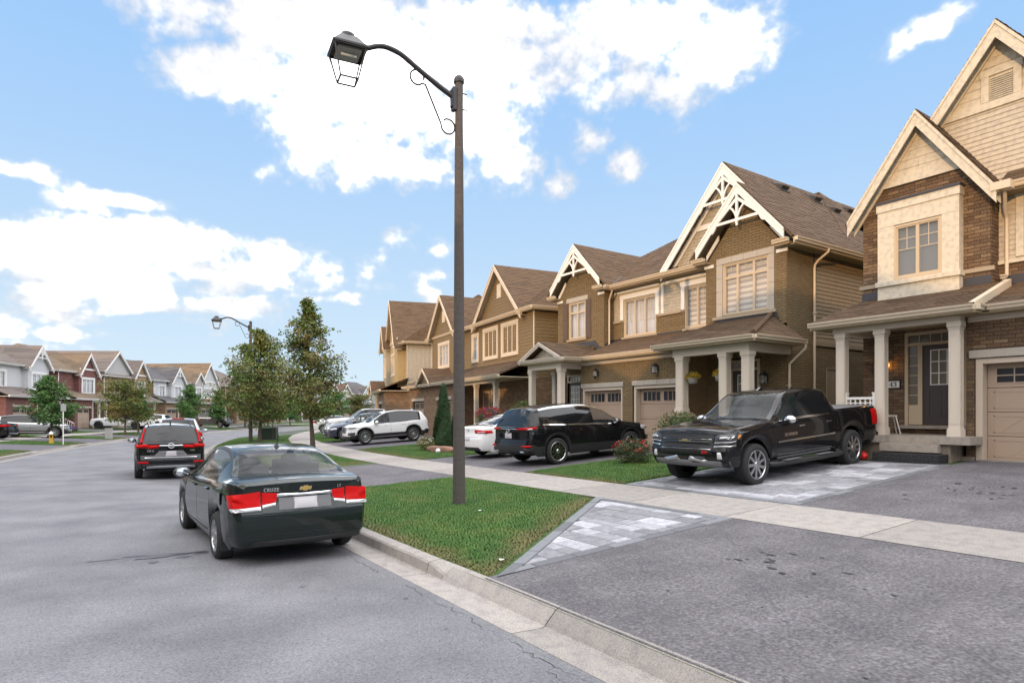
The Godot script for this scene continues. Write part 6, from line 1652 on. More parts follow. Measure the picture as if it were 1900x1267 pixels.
func basket(label: String, at: Vector3, drop: float, seed_: int, cols: Array, r := 0.17):
	var o := thing("hanging_basket", label, "flower basket", at, 0.0, "hanging flower baskets")
	rng.seed = seed_
	var b := Buf.new(); b.lathe([Vector2(0, -0.16), Vector2(r * 0.72, -0.16), Vector2(r * 0.95, 0.0), Vector2(r, 0.01), Vector2(r * 0.9, 0.02), Vector2(0, 0.0)], 14); obj("pot", b, M.grey_box, o)
	b = Buf.new()
	for k in 3: b.tube([Vector3(cos(k * 2.1) * r * 0.95, 0, sin(k * 2.1) * r * 0.95), Vector3(0, drop, 0)], 0.004, 0.004, 4)
	obj("chain", b, M.black, o)
	var xfs := []; var cs := []
	for k in 260:
		var d := Vector3(rng.randfn(), absf(rng.randfn()), rng.randfn()).normalized() * pow(rng.randf(), 0.35)
		xfs.append(Transform3D(rnd_basis(1.0), Vector3(d.x * r * 1.25, 0.01 + d.y * r * 1.25, d.z * r * 1.25)))
		cs.append(cols[0] if rng.randf() < 0.45 else cols[1 + rng.randi() % (cols.size() - 1)])
	multi("flowers", leaves(0.035, 8), M.leaf, xfs, cs, o)

# lawns: blades in tufts over a polygon in (o, s)
func tuft_mesh(h: float, n: int, seed_: int) -> ArrayMesh:
	rng.seed = seed_
	var b := Buf.new()
	for k in n:
		var a := rng.randf() * TAU
		var o := Vector3(rng.randfn(), 0, rng.randfn()) * 0.022
		var d := Vector3(cos(a), 0, sin(a))
		var hh := h * rng.randf_range(0.5, 1.25)
		var w := d.cross(Vector3.UP) * 0.0045
		var m := o + d * hh * 0.25 + Vector3(0, hh * 0.62, 0)
		var t := o + d * hh * 0.75 + Vector3(0, hh, 0)
		var q := rng.randf_range(0.75, 1.25)
		b.col = Color(q, q, q)
		b.quad(o - w, o + w, m + w * 0.8, m - w * 0.8)
		b.tri(m - w * 0.8, m + w * 0.8, t)
	return b.mesh()
func lawn(label_name: String, poly: PackedVector2Array, per: float, seed_: int, h := 0.05, dry := []):
	rng.seed = seed_
	var r := Rect2(poly[0], Vector2.ZERO)
	for p in poly: r = r.expand(p)
	var n := int(r.get_area() * per)
	var xfs := []; var cs := []
	var nz := FastNoiseLite.new(); nz.seed = seed_; nz.frequency = 0.9; nz.fractal_octaves = 3
	for k in n:
		var p := r.position + Vector2(rng.randf(), rng.randf()) * r.size
		if not Geometry2D.is_point_in_polygon(p, poly): continue
		var q := nz.get_noise_2d(p.x, p.y)
		var edge := 0.0
		for d in dry:
			edge = maxf(edge, 1.0 - Geometry2D.get_closest_point_to_segment(p, d[0], d[1]).distance_to(p) / d[2])
		edge = clampf(edge + q * 0.5, 0, 1)
		if rng.randf() < edge * 0.45: continue
		xfs.append(Transform3D(Basis(Vector3.UP, rng.randf() * TAU).scaled(Vector3(1, rng.randf_range(0.7, 1.2) * (1.0 - 0.45 * edge) * (1.0 + 0.35 * q), 1)), gp(p.x, p.y, -0.002)))
		var g := Color(0.045, 0.125, 0.016).lerp(Color(0.075, 0.165, 0.022), clampf(0.5 + q, 0, 1)).lerp(Color(0.16, 0.135, 0.05), clampf(edge * 0.9 + (0.25 if rng.randf() < 0.1 else 0.0), 0, 1)) * rng.randf_range(0.8, 1.2)
		cs.append(Color(g.r, g.g, g.b))
	var o := multi(label_name, tuft_h(h), M.blade, xfs, cs, self)
	tag(o, "", "grass", "", "stuff")
var tuft_cache := {}
func tuft_h(h: float) -> ArrayMesh:
	if not tuft_cache.has(h): tuft_cache[h] = tuft_mesh(h, 9, 3)
	return tuft_cache[h]
func build_plants():
	# lawns
	lawn("grass", PackedVector2Array([V(3.7, 5.95), V(7.82, 8.9), V(7.82, 14.0), V(3.7, 14.4)]), 1500.0, 21, 0.055, [[V(3.66, 5.9), V(7.82, 8.9), 0.55], [V(3.66, 5.9), V(3.66, 14.0), 0.42], [V(7.85, 8.9), V(7.85, 14), 0.12]])
	lawn("grass", rect(9.52, 9.85, 16.0, 13.42), 900.0, 22, 0.06, [[V(9.5, 9.8), V(9.5, 13.4), 0.3]])
	lawn("grass", rect(9.52, 20.0, 16.0, 28.6), 420.0, 23, 0.06, [[V(9.5, 20), V(9.5, 28.6), 0.7]])
	lawn("grass", rect(3.7, 20.6, 7.82, 28.6), 320.0, 24, 0.05, [[V(3.7, 20.6), V(3.7, 28.6), 3.5], [V(3.7, 20.6), V(7.8, 20.6), 2.0]])
	for q in [[3.7, 38.6, 7.82, 56.6], [9.52, 38.6, 16.0, 56.4]]: lawn("grass", rect(q[0], q[1], q[2], q[3]), 110.0, 25 + int(q[0]), 0.07)
	var last := 30.0
	for d in DRIVE_L:
		lawn("grass", rect(-9.15, last, -5.0, d[0] - 0.1), 150.0, 40 + int(last), 0.07, [[V(-5.0, last), V(-5.0, d[0]), 0.9]])
		lawn("grass", rect(-17.0, last, -10.85, d[0] - 0.1), 110.0, 41 + int(last), 0.07)
		last = d[1] + 0.1
	# trees on the boulevard
	var olive := [Color(0.10, 0.16, 0.025), Color(0.13, 0.165, 0.03), Color(0.08, 0.15, 0.025), Color(0.15, 0.14, 0.035), Color(0.17, 0.12, 0.04)]
	var mid := [Color(0.06, 0.15, 0.03), Color(0.08, 0.17, 0.035), Color(0.05, 0.12, 0.025)]
	var dull := [Color(0.10, 0.125, 0.025), Color(0.08, 0.12, 0.022), Color(0.15, 0.12, 0.03)]
	tree("young_maple", "tallest young tree with pointed green and bronze crown, right of the far lamp", gp(7.45, 27.6), 6.7, 1.4, 1.75, olive, 120, 0.0, 0.12, 101, "young street trees", 17)
	tree("young_maple", "bushier bronze-green young tree standing against the far street lamp", gp(6.1, 44.5), 7.4, 1.2, 3.1, olive, 140, 0.0, 0.17, 102, "young street trees", 17)
	var L := [
		[-7.3, 51.0, 4.5, 1.1, 1.55, mid, 0.0, "bright green young tree in front of the silver SUV"], [-7.2, 64.0, 4.6, 1.3, 2.0, dull, 1.0, "wide olive-green tree before the red brick house"],
		[-7.5, 67.5, 4.1, 1.2, 1.2, mid, 0.0, "slim green tree hiding the white pickup's front"], [-7.5, 79.0, 5.2, 1.2, 1.9, mid, 0.0, "green tree above the black crossover's roof"], [-7.5, 86.5, 4.9, 1.2, 1.5, mid, 0.0, "narrow green tree beside the bend of the street"],
		[-7.5, 93.5, 5.4, 1.6, 2.6, dull, 1.0, "olive tree over the dark grey pickup"], [-7.5, 100.0, 5.0, 1.5, 2.6, dull, 1.0, "olive tree left of the far lamp post"], [-7.5, 106.5, 4.8, 1.2, 2.3, mid, 1.0, "deep green tree touching the far lamp post"],
		[-7.5, 128.0, 5.0, 1.5, 2.6, dull, 1.0, "olive tree in front of the twin gables at the end of the street"], [-7.5, 120.0, 5.2, 1.4, 2.6, mid, 1.0, "small green tree seen between the two young maples"],
	]
	for k in L.size():
		var q = L[k]
		tree("street_tree", q[7], gp(q[0], q[1]), q[2], q[3], q[4], q[5], 70, q[6], 0.11 + 0.0009 * q[1], 200 + k, "street trees on the far side", 16)
	# garden of the third house
	cedar("taller pointed cedar beside the white crossover", gp(11.9, 23.6, 0.0), 2.9, 0.5, 301)
	cedar("smaller cedar mostly hidden by the near lamp pole", gp(12.9, 24.4, 0.0), 2.2, 0.42, 302)
	var o := thing("garden_rock", "long reddish rock lying at the foot of the cedars", "rock", gp(11.3, 22.4), 0.3)
	rng.seed = 9
	var b := Buf.new()
	var g := []
	for i in 9:
		var row := []
		for j in 13:
			var a := TAU * j / 12.0; var t := PI * i / 8.0
			var p := Vector3(sin(t) * cos(a) * 0.28, cos(t) * 0.2 + 0.12, sin(t) * sin(a) * 0.75)
			p = Vector3(clampf(p.x, -0.2, 0.2), clampf(p.y, -0.05, 0.25), p.z) * (1.0 + 0.06 * sin(7.0 * a + i) * sin(t))
			row.append(p)
		g.append(row)
	b.grid(g, true); obj("stone", b, M.rock, o)
	b = Buf.new(); b.lathe([Vector2(0, 0.0), Vector2(0.09, 0.02), Vector2(0.1, 0.1), Vector2(0.05, 0.17), Vector2(0, 0.18)], 10, Transform3D(Basis.IDENTITY, Vector3(-0.26, 0.0, 0.1))); obj("shell", b, M.white, o)
	bush("plume_grass", "pale ornamental grass with white plumes left of the cedar", "ornamental grass", gp(11.3, 23.9), Vector3(0.35, 0.3, 0.45), [Color(0.16, 0.16, 0.04), Color(0.1, 0.13, 0.03), Color(0.2, 0.17, 0.08)], 240, 0.07, 303, [Color(0.6, 0.56, 0.48)], 26)
	bush("rose_bush", "low rose bush with red blooms between the long black SUV and the pickup", "rose bush", gp(12.3, 12.3), Vector3(0.45, 0.36, 0.6), [Color(0.05, 0.08, 0.025), Color(0.08, 0.07, 0.03), Color(0.035, 0.06, 0.02)], 520, 0.05, 304, [Color(0.5, 0.02, 0.03), Color(0.42, 0.05, 0.04)], 26)
	bush("hydrangea_bush", "green bush with faded pinkish heads beside the porch of number 45", "bush", gp(14.6, 12.6), Vector3(0.7, 0.65, 0.8), [Color(0.05, 0.1, 0.025), Color(0.08, 0.12, 0.035)], 620, 0.07, 305, [Color(0.3, 0.2, 0.13), Color(0.25, 0.22, 0.1)], 70)
	bush("garden_shrub", "tall loose green shrub behind the white sedan", "shrub", gp(15.2, 22.2), Vector3(0.8, 1.0, 0.9), [Color(0.07, 0.12, 0.025), Color(0.1, 0.15, 0.04)], 700, 0.075, 306)
	bush("garden_shrub", "low green shrub between the columns of the left porch", "shrub", gp(15.4, 20.4), Vector3(0.5, 0.7, 0.6), [Color(0.05, 0.11, 0.025)], 400, 0.06, 307)
	for q in [[15.0, 26.2, 311, "left red and purple flower basket on the third house's porch"], [14.9, 24.9, 312, "right red and purple flower basket on the third house's porch"]]:
		bush("flower_planter", q[3], "flower planter", gp(q[0], q[1], 0.65), Vector3(0.42, 0.5, 0.42), [Color(0.08, 0.14, 0.03), Color(0.14, 0.15, 0.04)], 380, 0.055, q[2], [Color(0.6, 0.015, 0.04), Color(0.55, 0.02, 0.05), Color(0.5, 0.03, 0.03), Color(0.12, 0.04, 0.3)], 90)
	bush("flower_bed", "purple flower mound before the house left of the white pickup", "flower bed", gp(-12.6, 66.2), Vector3(0.5, 0.25, 0.9), [Color(0.05, 0.09, 0.03)], 160, 0.1, 313, [Color(0.14, 0.02, 0.3), Color(0.2, 0.04, 0.36)], 160)
	bush("red_shrub", "rusty red shrub at the far bend beside the dark grey pickup", "shrub", gp(-9.0, 83.0), Vector3(0.9, 0.7, 1.1), [Color(0.16, 0.05, 0.025), Color(0.12, 0.06, 0.03)], 300, 0.13, 314)
	basket("left yellow hanging basket beside the stone-footed column of number 45", Vector3(15.55, 3.05, -12.95), 0.75, 321, [Color(0.55, 0.36, 0.02), Color(0.08, 0.12, 0.02), Color(0.4, 0.25, 0.02)])
	basket("right yellow hanging basket beside the paired columns of number 45", Vector3(15.6, 3.1, -11.97), 0.75, 322, [Color(0.55, 0.36, 0.02), Color(0.08, 0.12, 0.02), Color(0.4, 0.25, 0.02)])
	small_things()
func small_things():
	# hydrant, sign post, boxes, bin on the far side
	var o := thing("fire_hydrant", "yellow fire hydrant on the far grass before the silver SUV", "hydrant", gp(-6.6, 48.8))
	var b := Buf.new(); b.lathe([Vector2(0, 0), Vector2(0.17, 0), Vector2(0.17, 0.04), Vector2(0.12, 0.06), Vector2(0.12, 0.55), Vector2(0.155, 0.56), Vector2(0.155, 0.6)], 14); obj("barrel", b, M.hydrant, o)
	b = Buf.new(); b.lathe([Vector2(0.15, 0.6), Vector2(0.13, 0.68), Vector2(0.06, 0.74), Vector2(0.03, 0.78), Vector2(0, 0.78)], 14); obj("bonnet", b, M.alloy, o)
	for a in 3:
		b = Buf.new(); b.lathe([Vector2(0.055, 0.1), Vector2(0.06, 0.17), Vector2(0.0, 0.19)], 10, Transform3D(Basis(Vector3(1, 0, 0), Vector3(cos(a * PI / 2), 0, sin(a * PI / 2)), Vector3(0, 1, 0)) if a != 0 else Basis(Vector3(0, 1, 0), Vector3(1, 0, 0), Vector3(0, 0, 1)), Vector3(0, 0.45, 0))); obj("outlet", b, M.black, o)
	o = thing("sign_post", "thin white post with a small pale sign on the far verge", "sign post", gp(-5.5, 47.4), 0.4)
	b = Buf.new(); b.tube([Vector3(0, -0.1, 0), Vector3(0, 2.6, 0)], 0.03, 0.03, 6); obj("post", b, M.white, o)
	b = Buf.new(); b.bbox(Vector3(0, 2.35, 0.04), Vector3(0.3, 0.45, 0.01), 0.002); obj("sign_plate", b, M.grey_box, o)
	o = thing("utility_box", "grey concrete utility box on the far verge", "utility box", gp(-5.6, 56.3), -0.4)
	b = Buf.new(); b.bbox(Vector3(0, 0.4, 0), Vector3(0.42, 0.85, 0.36), 0.02); obj("case", b, M.grey_box, o)
	b = Buf.new(); b.mm(Vector3(-0.23, 0.82, -0.2), Vector3(0.23, 0.87, 0.2)); obj("lid", b, M.conc0, o)
	o = thing("transformer_box", "dark green transformer box under the bushier young tree", "utility box", gp(6.6, 47.0), -0.4)
	b = Buf.new(); b.bbox(Vector3(0, 0.45, 0), Vector3(1.1, 0.9, 1.0), 0.03); obj("case", b, M.green_box, o)
	b = Buf.new(); b.mm(Vector3(-0.62, -0.1, -0.55), Vector3(0.62, 0.06, 0.55)); obj("plinth", b, M.conc1, o)
	o = thing("wheelie_bin", "dark bin at the far kerb on the left edge of the photo", "bin", gp(-5.6, 33.2), -0.3)
	b = Buf.new(); b.prism(PackedVector2Array([V(-0.24, 0), V(0.24, 0), V(0.3, 1.0), V(-0.3, 1.0)]), -0.3, 0.28); obj("tub", b, M.bin, o)
	b = Buf.new(); b.prism(PackedVector2Array([V(-0.33, 1.0), V(0.33, 1.0), V(0.3, 1.06), V(-0.3, 1.06)]), -0.34, 0.32); obj("lid", b, M.bin, o)
	for s in [-1, 1]:
		b = Buf.new(); b.lathe([Vector2(0, -0.03), Vector2(0.11, -0.03), Vector2(0.11, 0.03), Vector2(0, 0.03)], 12, Transform3D(Basis(Vector3(0, 1, 0), Vector3(1, 0, 0), Vector3(0, 0, 1)), Vector3(s * 0.28, 0.1, -0.3))); obj("wheel", b, M.rubber, o)
	for q in [[6.2, 45.2], [5.6, 44.0], [6.9, 45.0]]:
		o = thing("tree_stake", "thin wooden stake beside the bushier young tree", "stake", gp(q[0], q[1]), 0.0, "stakes round the bushier young tree")
		b = Buf.new(); b.tube([Vector3(0, -0.1, 0), Vector3(0, 1.5, 0)], 0.03, 0.025, 5); obj("pole", b, M.bark, o)
		b = Buf.new(); b.box(Vector3(0, 1.3, 0), Vector3(0.07, 0.05, 0.07)); obj("tie", b, M.black, o)
	rng.seed = 6
	for q in [[4.1, 6.3], [5.6, 9.3]]:
		o = thing("fallen_leaf", "small pale leaf at the lawn corner beside the kerb" if q[0] < 5.0 else "small pale leaf in the grass below the lamp pole", "leaf", gp(q[0], q[1], 0.05), rng.randf() * 6.0)
		b = Buf.new(); b.grid([[Vector3(-0.03, 0.006, -0.02), Vector3(0, 0, -0.035), Vector3(0.03, 0.006, -0.02)], [Vector3(-0.03, 0.006, 0.02), Vector3(0, 0, 0.035), Vector3(0.03, 0.006, 0.02)]], true); obj("blade", b, M.white, o)
# ---------- houses: built in street-side coordinates (X = depth away from the street, y, z along it) about the house's base point ----------
var hx := 0.0
var hy := 0.0
var hz := 0.0
var brick_left := 0
var brick_rest: Buf
func begin(called: String, label: String, X: float, y: float, z: float, yaw := 0.0, cat := "house", group := "") -> Node3D:
	hx = X; hy = y; hz = z
	brick_left = 296
	brick_rest = Buf.new()
	return thing(called, label, cat, Vector3(X, y, z), -PI / 2 - yaw, group)
func F(X: float) -> Transform3D:      # plane facing the street: (z, y)
	return Transform3D(Basis.IDENTITY, Vector3(-hz, -hy, hx - X))
func SR(z: float) -> Transform3D:     # side wall towards +z: (X, y)
	return Transform3D(Basis(Vector3(0, 0, -1), Vector3.UP, Vector3(1, 0, 0)), Vector3(z - hz, -hy, hx))
func SL(z: float) -> Transform3D:     # side wall towards -z: (-X, y)
	return Transform3D(Basis(Vector3(0, 0, 1), Vector3.UP, Vector3(-1, 0, 0)), Vector3(z - hz, -hy, hx))
func W(X: float, y: float, z: float) -> Vector3:
	return Vector3(z - hz, y - hy, hx - X)
func pr(x0: float, y0: float, x1: float, y1: float) -> PackedVector2Array:
	return PackedVector2Array([Vector2(x0, y0), Vector2(x1, y0), Vector2(x1, y1), Vector2(x0, y1)])

func span(poly: PackedVector2Array, y: float) -> Vector2:
	var lo := INF
	var hi := -INF
	for k in poly.size():
		var a := poly[k]; var b := poly[(k + 1) % poly.size()]
		if absf(a.y - b.y) < 1e-6:
			if absf(a.y - y) < 1e-5: lo = minf(lo, minf(a.x, b.x)); hi = maxf(hi, maxf(a.x, b.x))
			continue
		var t := (y - a.y) / (b.y - a.y)
		if t >= -1e-5 and t <= 1.00001:
			var x := lerpf(a.x, b.x, clampf(t, 0, 1))
			lo = minf(lo, x); hi = maxf(hi, x)
	return Vector2(lo, hi)
# convex polygon cut into courses; pieces as [x0 low, x1 low, x0 high, x1 high, y0, y1]; bl 0 = full length
func courses(poly: PackedVector2Array, holes: Array, ch: float, bl: float, jitter := 0.0, ystart := INF) -> Array:
	var out := []
	var r := Rect2(poly[0], Vector2.ZERO)
	for p in poly: r = r.expand(p)
	var y := r.position.y if ystart == INF else ystart
	while y < r.position.y - ch: y += ch
	var row := 0
	while y < r.end.y - 0.012:
		var ya := maxf(y, r.position.y)
		var yb := minf(y + ch, r.end.y)
		if yb - ya < 0.012:
			y += ch; row += 1; continue
		var a := span(poly, ya + 1e-5)
		var b := span(poly, yb - 1e-5)
		var lo := minf(a.x, b.x); var hi := maxf(a.y, b.y)
		var gaps := []
		for h: Rect2 in holes:
			var mid := (ya + yb) * 0.5
			if mid > h.position.y and mid < h.end.y: gaps.append(Vector2(h.position.x, h.end.x))
		gaps.sort_custom(func(p, q): return p.x < q.x)
		var runs := []
		var x := lo
		for g in gaps:
			if g.x > x: runs.append(Vector2(x, minf(g.x, hi)))
			x = maxf(x, g.y)
		if x < hi: runs.append(Vector2(x, hi))
		for q: Vector2 in runs:
			var cuts := [q.x]
			if bl > 0.0:
				var k := floorf((q.x - r.position.x) / bl) * bl + r.position.x + (bl * 0.5 if row % 2 else 0.0) + (jitter * (rng.randf() - 0.5) * bl)
				while k < q.y - 0.03:
					if k > q.x + 0.03: cuts.append(k)
					k += bl * (1.0 + jitter * (rng.randf() - 0.5))
			cuts.append(q.y)
			for k in cuts.size() - 1:
				var l0 := clampf(cuts[k], a.x, a.y); var r0 := clampf(cuts[k + 1], a.x, a.y)
				var l1 := clampf(cuts[k], b.x, b.y); var r1 := clampf(cuts[k + 1], b.x, b.y)
				if maxf(r0 - l0, r1 - l1) > 0.012: out.append([l0, r0, l1, r1, ya, yb])
		y += ch; row += 1
	return out

# plain wall with openings and reveals
func wall(root: Node, fr: Transform3D, poly: PackedVector2Array, holes: Array, mat: String, reveal := 0.1, called := "wall") -> Node:
	var b := Buf.new()
	var ys := []
	for p in poly: ys.append(p.y)
	for h: Rect2 in holes: ys.append(h.position.y); ys.append(h.end.y)
	ys.sort()
	for k in ys.size() - 1:
		var ya: float = ys[k]; var yb: float = ys[k + 1]
		if yb - ya < 0.002: continue
		for piece in Geometry2D.intersect_polygons(poly, pr(-999, ya, 999, yb)):
			for q in courses(piece, holes, yb - ya + 0.0001, 0.0, 0.0, ya):
				b.quad(Vector3(q[0], q[4], 0), Vector3(q[1], q[4], 0), Vector3(q[3], q[5], 0), Vector3(q[2], q[5], 0))
	for h: Rect2 in holes:
		var p := h.position; var e := h.end
		b.quad(Vector3(p.x, p.y, -reveal), Vector3(p.x, p.y, 0), Vector3(p.x, e.y, 0), Vector3(p.x, e.y, -reveal))
		b.quad(Vector3(e.x, p.y, 0), Vector3(e.x, p.y, -reveal), Vector3(e.x, e.y, -reveal), Vector3(e.x, e.y, 0))
		b.quad(Vector3(p.x, p.y, -reveal), Vector3(e.x, p.y, -reveal), Vector3(e.x, p.y, 0), Vector3(p.x, p.y, 0))
		b.quad(Vector3(p.x, e.y, 0), Vector3(e.x, e.y, 0), Vector3(e.x, e.y, -reveal), Vector3(p.x, e.y, -reveal))
	return obj(called, b, M[mat], root, fr)

var brick_mesh := {}
# single bricks proud of a mortar face; tone = material prefix
func bricks(root: Node, fr: Transform3D, poly: PackedVector2Array, holes: Array, tone: String, single := true, ch := 0.0857, bl := 0.257):
	wall(root, fr, poly, holes, "mortar_" + tone, 0.1)
	var j := 0.0065
	for q in courses(poly, holes, ch, bl):
		var k := rng.randi() % 6
		var full: bool = absf(q[0] - q[2]) < 1e-4 and absf(q[1] - q[3]) < 1e-4 and q[5] - q[4] > ch - 1e-4
		var d := 0.011 + 0.003 * (rng.randi() % 2)
		var pts := [Vector2(q[0] + j, q[4] + j), Vector2(q[1] - j, q[4] + j), Vector2(q[3] - j, q[5] - j), Vector2(q[2] + j, q[5] - j)]
		if pts[2].x < pts[3].x:
			var mx: float = (pts[2].x + pts[3].x) / 2
			pts[2].x = mx + 0.001; pts[3].x = mx - 0.001
		if pts[1].x < pts[0].x:
			var mx: float = (pts[0].x + pts[1].x) / 2
			pts[1].x = mx + 0.001; pts[0].x = mx - 0.001
		if single and brick_left > 0:
			brick_left -= 1
			if full:
				var key := "%.3f %.3f" % [pts[1].x - pts[0].x, d]
				if not brick_mesh.has(key):
					var u := Buf.new()
					brick_piece(u, [Vector2.ZERO, pts[1] - pts[0], pts[2] - pts[0], pts[3] - pts[0]], d)
					brick_mesh[key] = u.mesh()
				mesh_node("brick", brick_mesh[key], M["%s%d" % [tone, k]], root, fr * Transform3D(Basis.IDENTITY, Vector3(pts[0].x, pts[0].y, 0)))
			else:
				var u := Buf.new()
				brick_piece(u, pts, d)
				obj("brick", u, M["%s%d" % [tone, k]], root, fr)
		else:
			var u := Buf.new()
			u.col = TONES[tone][k]
			brick_piece(u, pts, d)
			var base := brick_rest.v.size()
			for n in u.v.size():
				brick_rest.v.push_back(fr * u.v[n]); brick_rest.n.push_back(fr.basis * u.n[n]); brick_rest.c.push_back(u.c[n])
			for n in u.t: brick_rest.t.push_back(n + base)
func brick_piece(b: Buf, p: Array, d: float):
	var f := []
	var r := []
	for k in 4:
		f.append(Vector3(p[k].x, p[k].y, d)); r.append(Vector3(p[k].x, p[k].y, -0.002))
	b.quad(f[0], f[1], f[2], f[3])
	for k in 4: b.quad(r[k], r[(k + 1) % 4], f[(k + 1) % 4], f[k])
func end_bricks(root: Node, tone: String):
	if brick_rest.v.size(): obj("brick_field", brick_rest, M["rest_" + tone], root).set_meta("kind", "stuff")

# lapped boards, each one a part
func siding(root: Node, fr: Transform3D, poly: PackedVector2Array, holes: Array, mat: String, h := 0.14, bl := 0.0, single := true, called := "siding_board"):
	wall(root, fr, poly, holes, mat, 0.06)
	var all := Buf.new()
	var n := 0
	for q in courses(poly, holes, h, bl, 0.5 if bl > 0 else 0.0):
		var b := Buf.new() if single and n < 290 else all
		n += 1
		var g := 0.0025 if bl > 0.0 else 0.0
		var a := [Vector3(q[0] + g, q[4], 0.02), Vector3(q[1] - g, q[4], 0.02), Vector3(q[3] - g, q[5], 0.004), Vector3(q[2] + g, q[5], 0.004)]
		b.quad(a[0], a[1], a[2], a[3])
		b.quad(a[0] - Vector3(0, 0, 0.02), a[1] - Vector3(0, 0, 0.02), a[1], a[0])
		b.quad(a[0] - Vector3(0, 0, 0.02), a[0], a[3], a[3] - Vector3(0, 0, 0.004))
		b.quad(a[1], a[1] - Vector3(0, 0, 0.02), a[2] - Vector3(0, 0, 0.004), a[2])
		if b != all: obj(called, b, M[mat], root, fr)
	if all.v.size(): obj(called, all, M[mat], root, fr).set_meta("kind", "stuff")
# upright boards and battens
func battens(root: Node, fr: Transform3D, x0: float, y0: float, x1: float, y1: float, mat: String):
	var b := Buf.new()
	b.quad(Vector3(x0, y0, 0), Vector3(x1, y0, 0), Vector3(x1, y1, 0), Vector3(x0, y1, 0))
	obj("wall", b, M[mat], root, fr)
	var x := x0 + 0.02
	while x < x1:
		b = Buf.new(); b.mm(Vector3(x, y0, -0.002), Vector3(x + 0.05, y1, 0.022)); obj("batten", b, M[mat], root, fr)
		x += 0.3
func trim(root: Node, fr: Transform3D, rects: Array, mat: String, z0: float, z1: float, called := "trim"):
	for q in rects:
		var b := Buf.new()
		var c := Vector3((q[0] + q[2]) * 0.5, (q[1] + q[3]) * 0.5, (z0 + z1) * 0.5)
		b.bbox(c, Vector3(absf(q[2] - q[0]), absf(q[3] - q[1]), z1 - z0), 0.004)
		obj(called, b, M[mat], root, fr)

# window: outer frame, sashes side by side, panes, glazing bars, something behind the glass
func window(root: Node, fr: Transform3D, x0: float, y0: float, w: float, h: float, widths: Array, bars := [], over := 0.0, frame := "frame", behind := "sheer", inset := 0.07, sill := true, far := false):
	var f := 0.05
	var b := Buf.new()
	var z := -inset
	var y1 := y0 + h
	var x1 := x0 + w
	b.mm(Vector3(x0, y0, z - 0.05), Vector3(x1, y0 + f, z + 0.05)); b.mm(Vector3(x0, y1 - f, z - 0.05), Vector3(x1, y1, z + 0.05))
	b.mm(Vector3(x0, y0 + f, z - 0.05), Vector3(x0 + f, y1 - f, z + 0.05)); b.mm(Vector3(x1 - f, y0 + f, z - 0.05), Vector3(x1, y1 - f, z + 0.05))
	var node := obj("window", b, M[frame], root, fr)
	if sill:
		var u := Buf.new(); u.bbox(Vector3(x0 + w / 2, y0 - 0.045, 0.02), Vector3(w + 0.16, 0.085, 0.12), 0.008); obj("sill", u, M.stone if frame == "frame" else M[frame], node)
	var back := Buf.new()
	back.quad(Vector3(x0 + f, y0 + f, z - 0.12), Vector3(x1 - f, y0 + f, z - 0.12), Vector3(x1 - f, y1 - f, z - 0.12), Vector3(x0 + f, y1 - f, z - 0.12))
	obj("room_shade" if behind == "dark" else "curtain", back, M[behind], node)
	var total := 0.0
	for q in widths: total += q
	var x := x0 + f
	for k in widths.size():
		var sw: float = (w - 2 * f) * widths[k] / total
		var lights := [[y0 + f, y1 - f - over]]
		if over > 0.0: lights.append([y1 - f - over + 0.0, y1 - f])
		for l in lights:
			var s := Buf.new()
			var e := 0.038
			var a := Vector2(x, l[0]); var c := Vector2(x + sw, l[1])
			s.mm(Vector3(a.x, a.y, z - 0.03), Vector3(c.x, a.y + e, z + 0.03)); s.mm(Vector3(a.x, c.y - e, z - 0.03), Vector3(c.x, c.y, z + 0.03))
			s.mm(Vector3(a.x, a.y + e, z - 0.03), Vector3(a.x + e, c.y - e, z + 0.03)); s.mm(Vector3(c.x - e, a.y + e, z - 0.03), Vector3(c.x, c.y - e, z + 0.03))
			var p := Buf.new()
			p.quad(Vector3(a.x + e, a.y + e, z), Vector3(c.x - e, a.y + e, z), Vector3(c.x - e, c.y - e, z), Vector3(a.x + e, c.y - e, z))
			obj("sash", s, M[frame], node)
			obj("pane", p, M.pane, node)
			# bars: [columns, rows, share of the height from the top]
			if bars.size() and (l == lights[-1] or bars[2] >= 1.0 or over == 0.0):
				var g := Buf.new()
				var ya := lerpf(c.y - e, a.y + e, minf(bars[2], 1.0))
				for i in range(1, bars[0]):
					var bx := lerpf(a.x + e, c.x - e, float(i) / bars[0])
					g.mm(Vector3(bx - 0.009, ya, z + 0.002), Vector3(bx + 0.009, c.y - e, z + 0.012))
				for i in range(1 if bars[2] >= 1.0 else 0, bars[1]):
					var by := lerpf(ya, c.y - e, float(i) / bars[1])
					g.mm(Vector3(a.x + e, by - 0.009, z + 0.003), Vector3(c.x - e, by + 0.009, z + 0.013))
				if g.v.size(): obj("glazing_bar", g, M[frame], node)
		x += sw
	return node

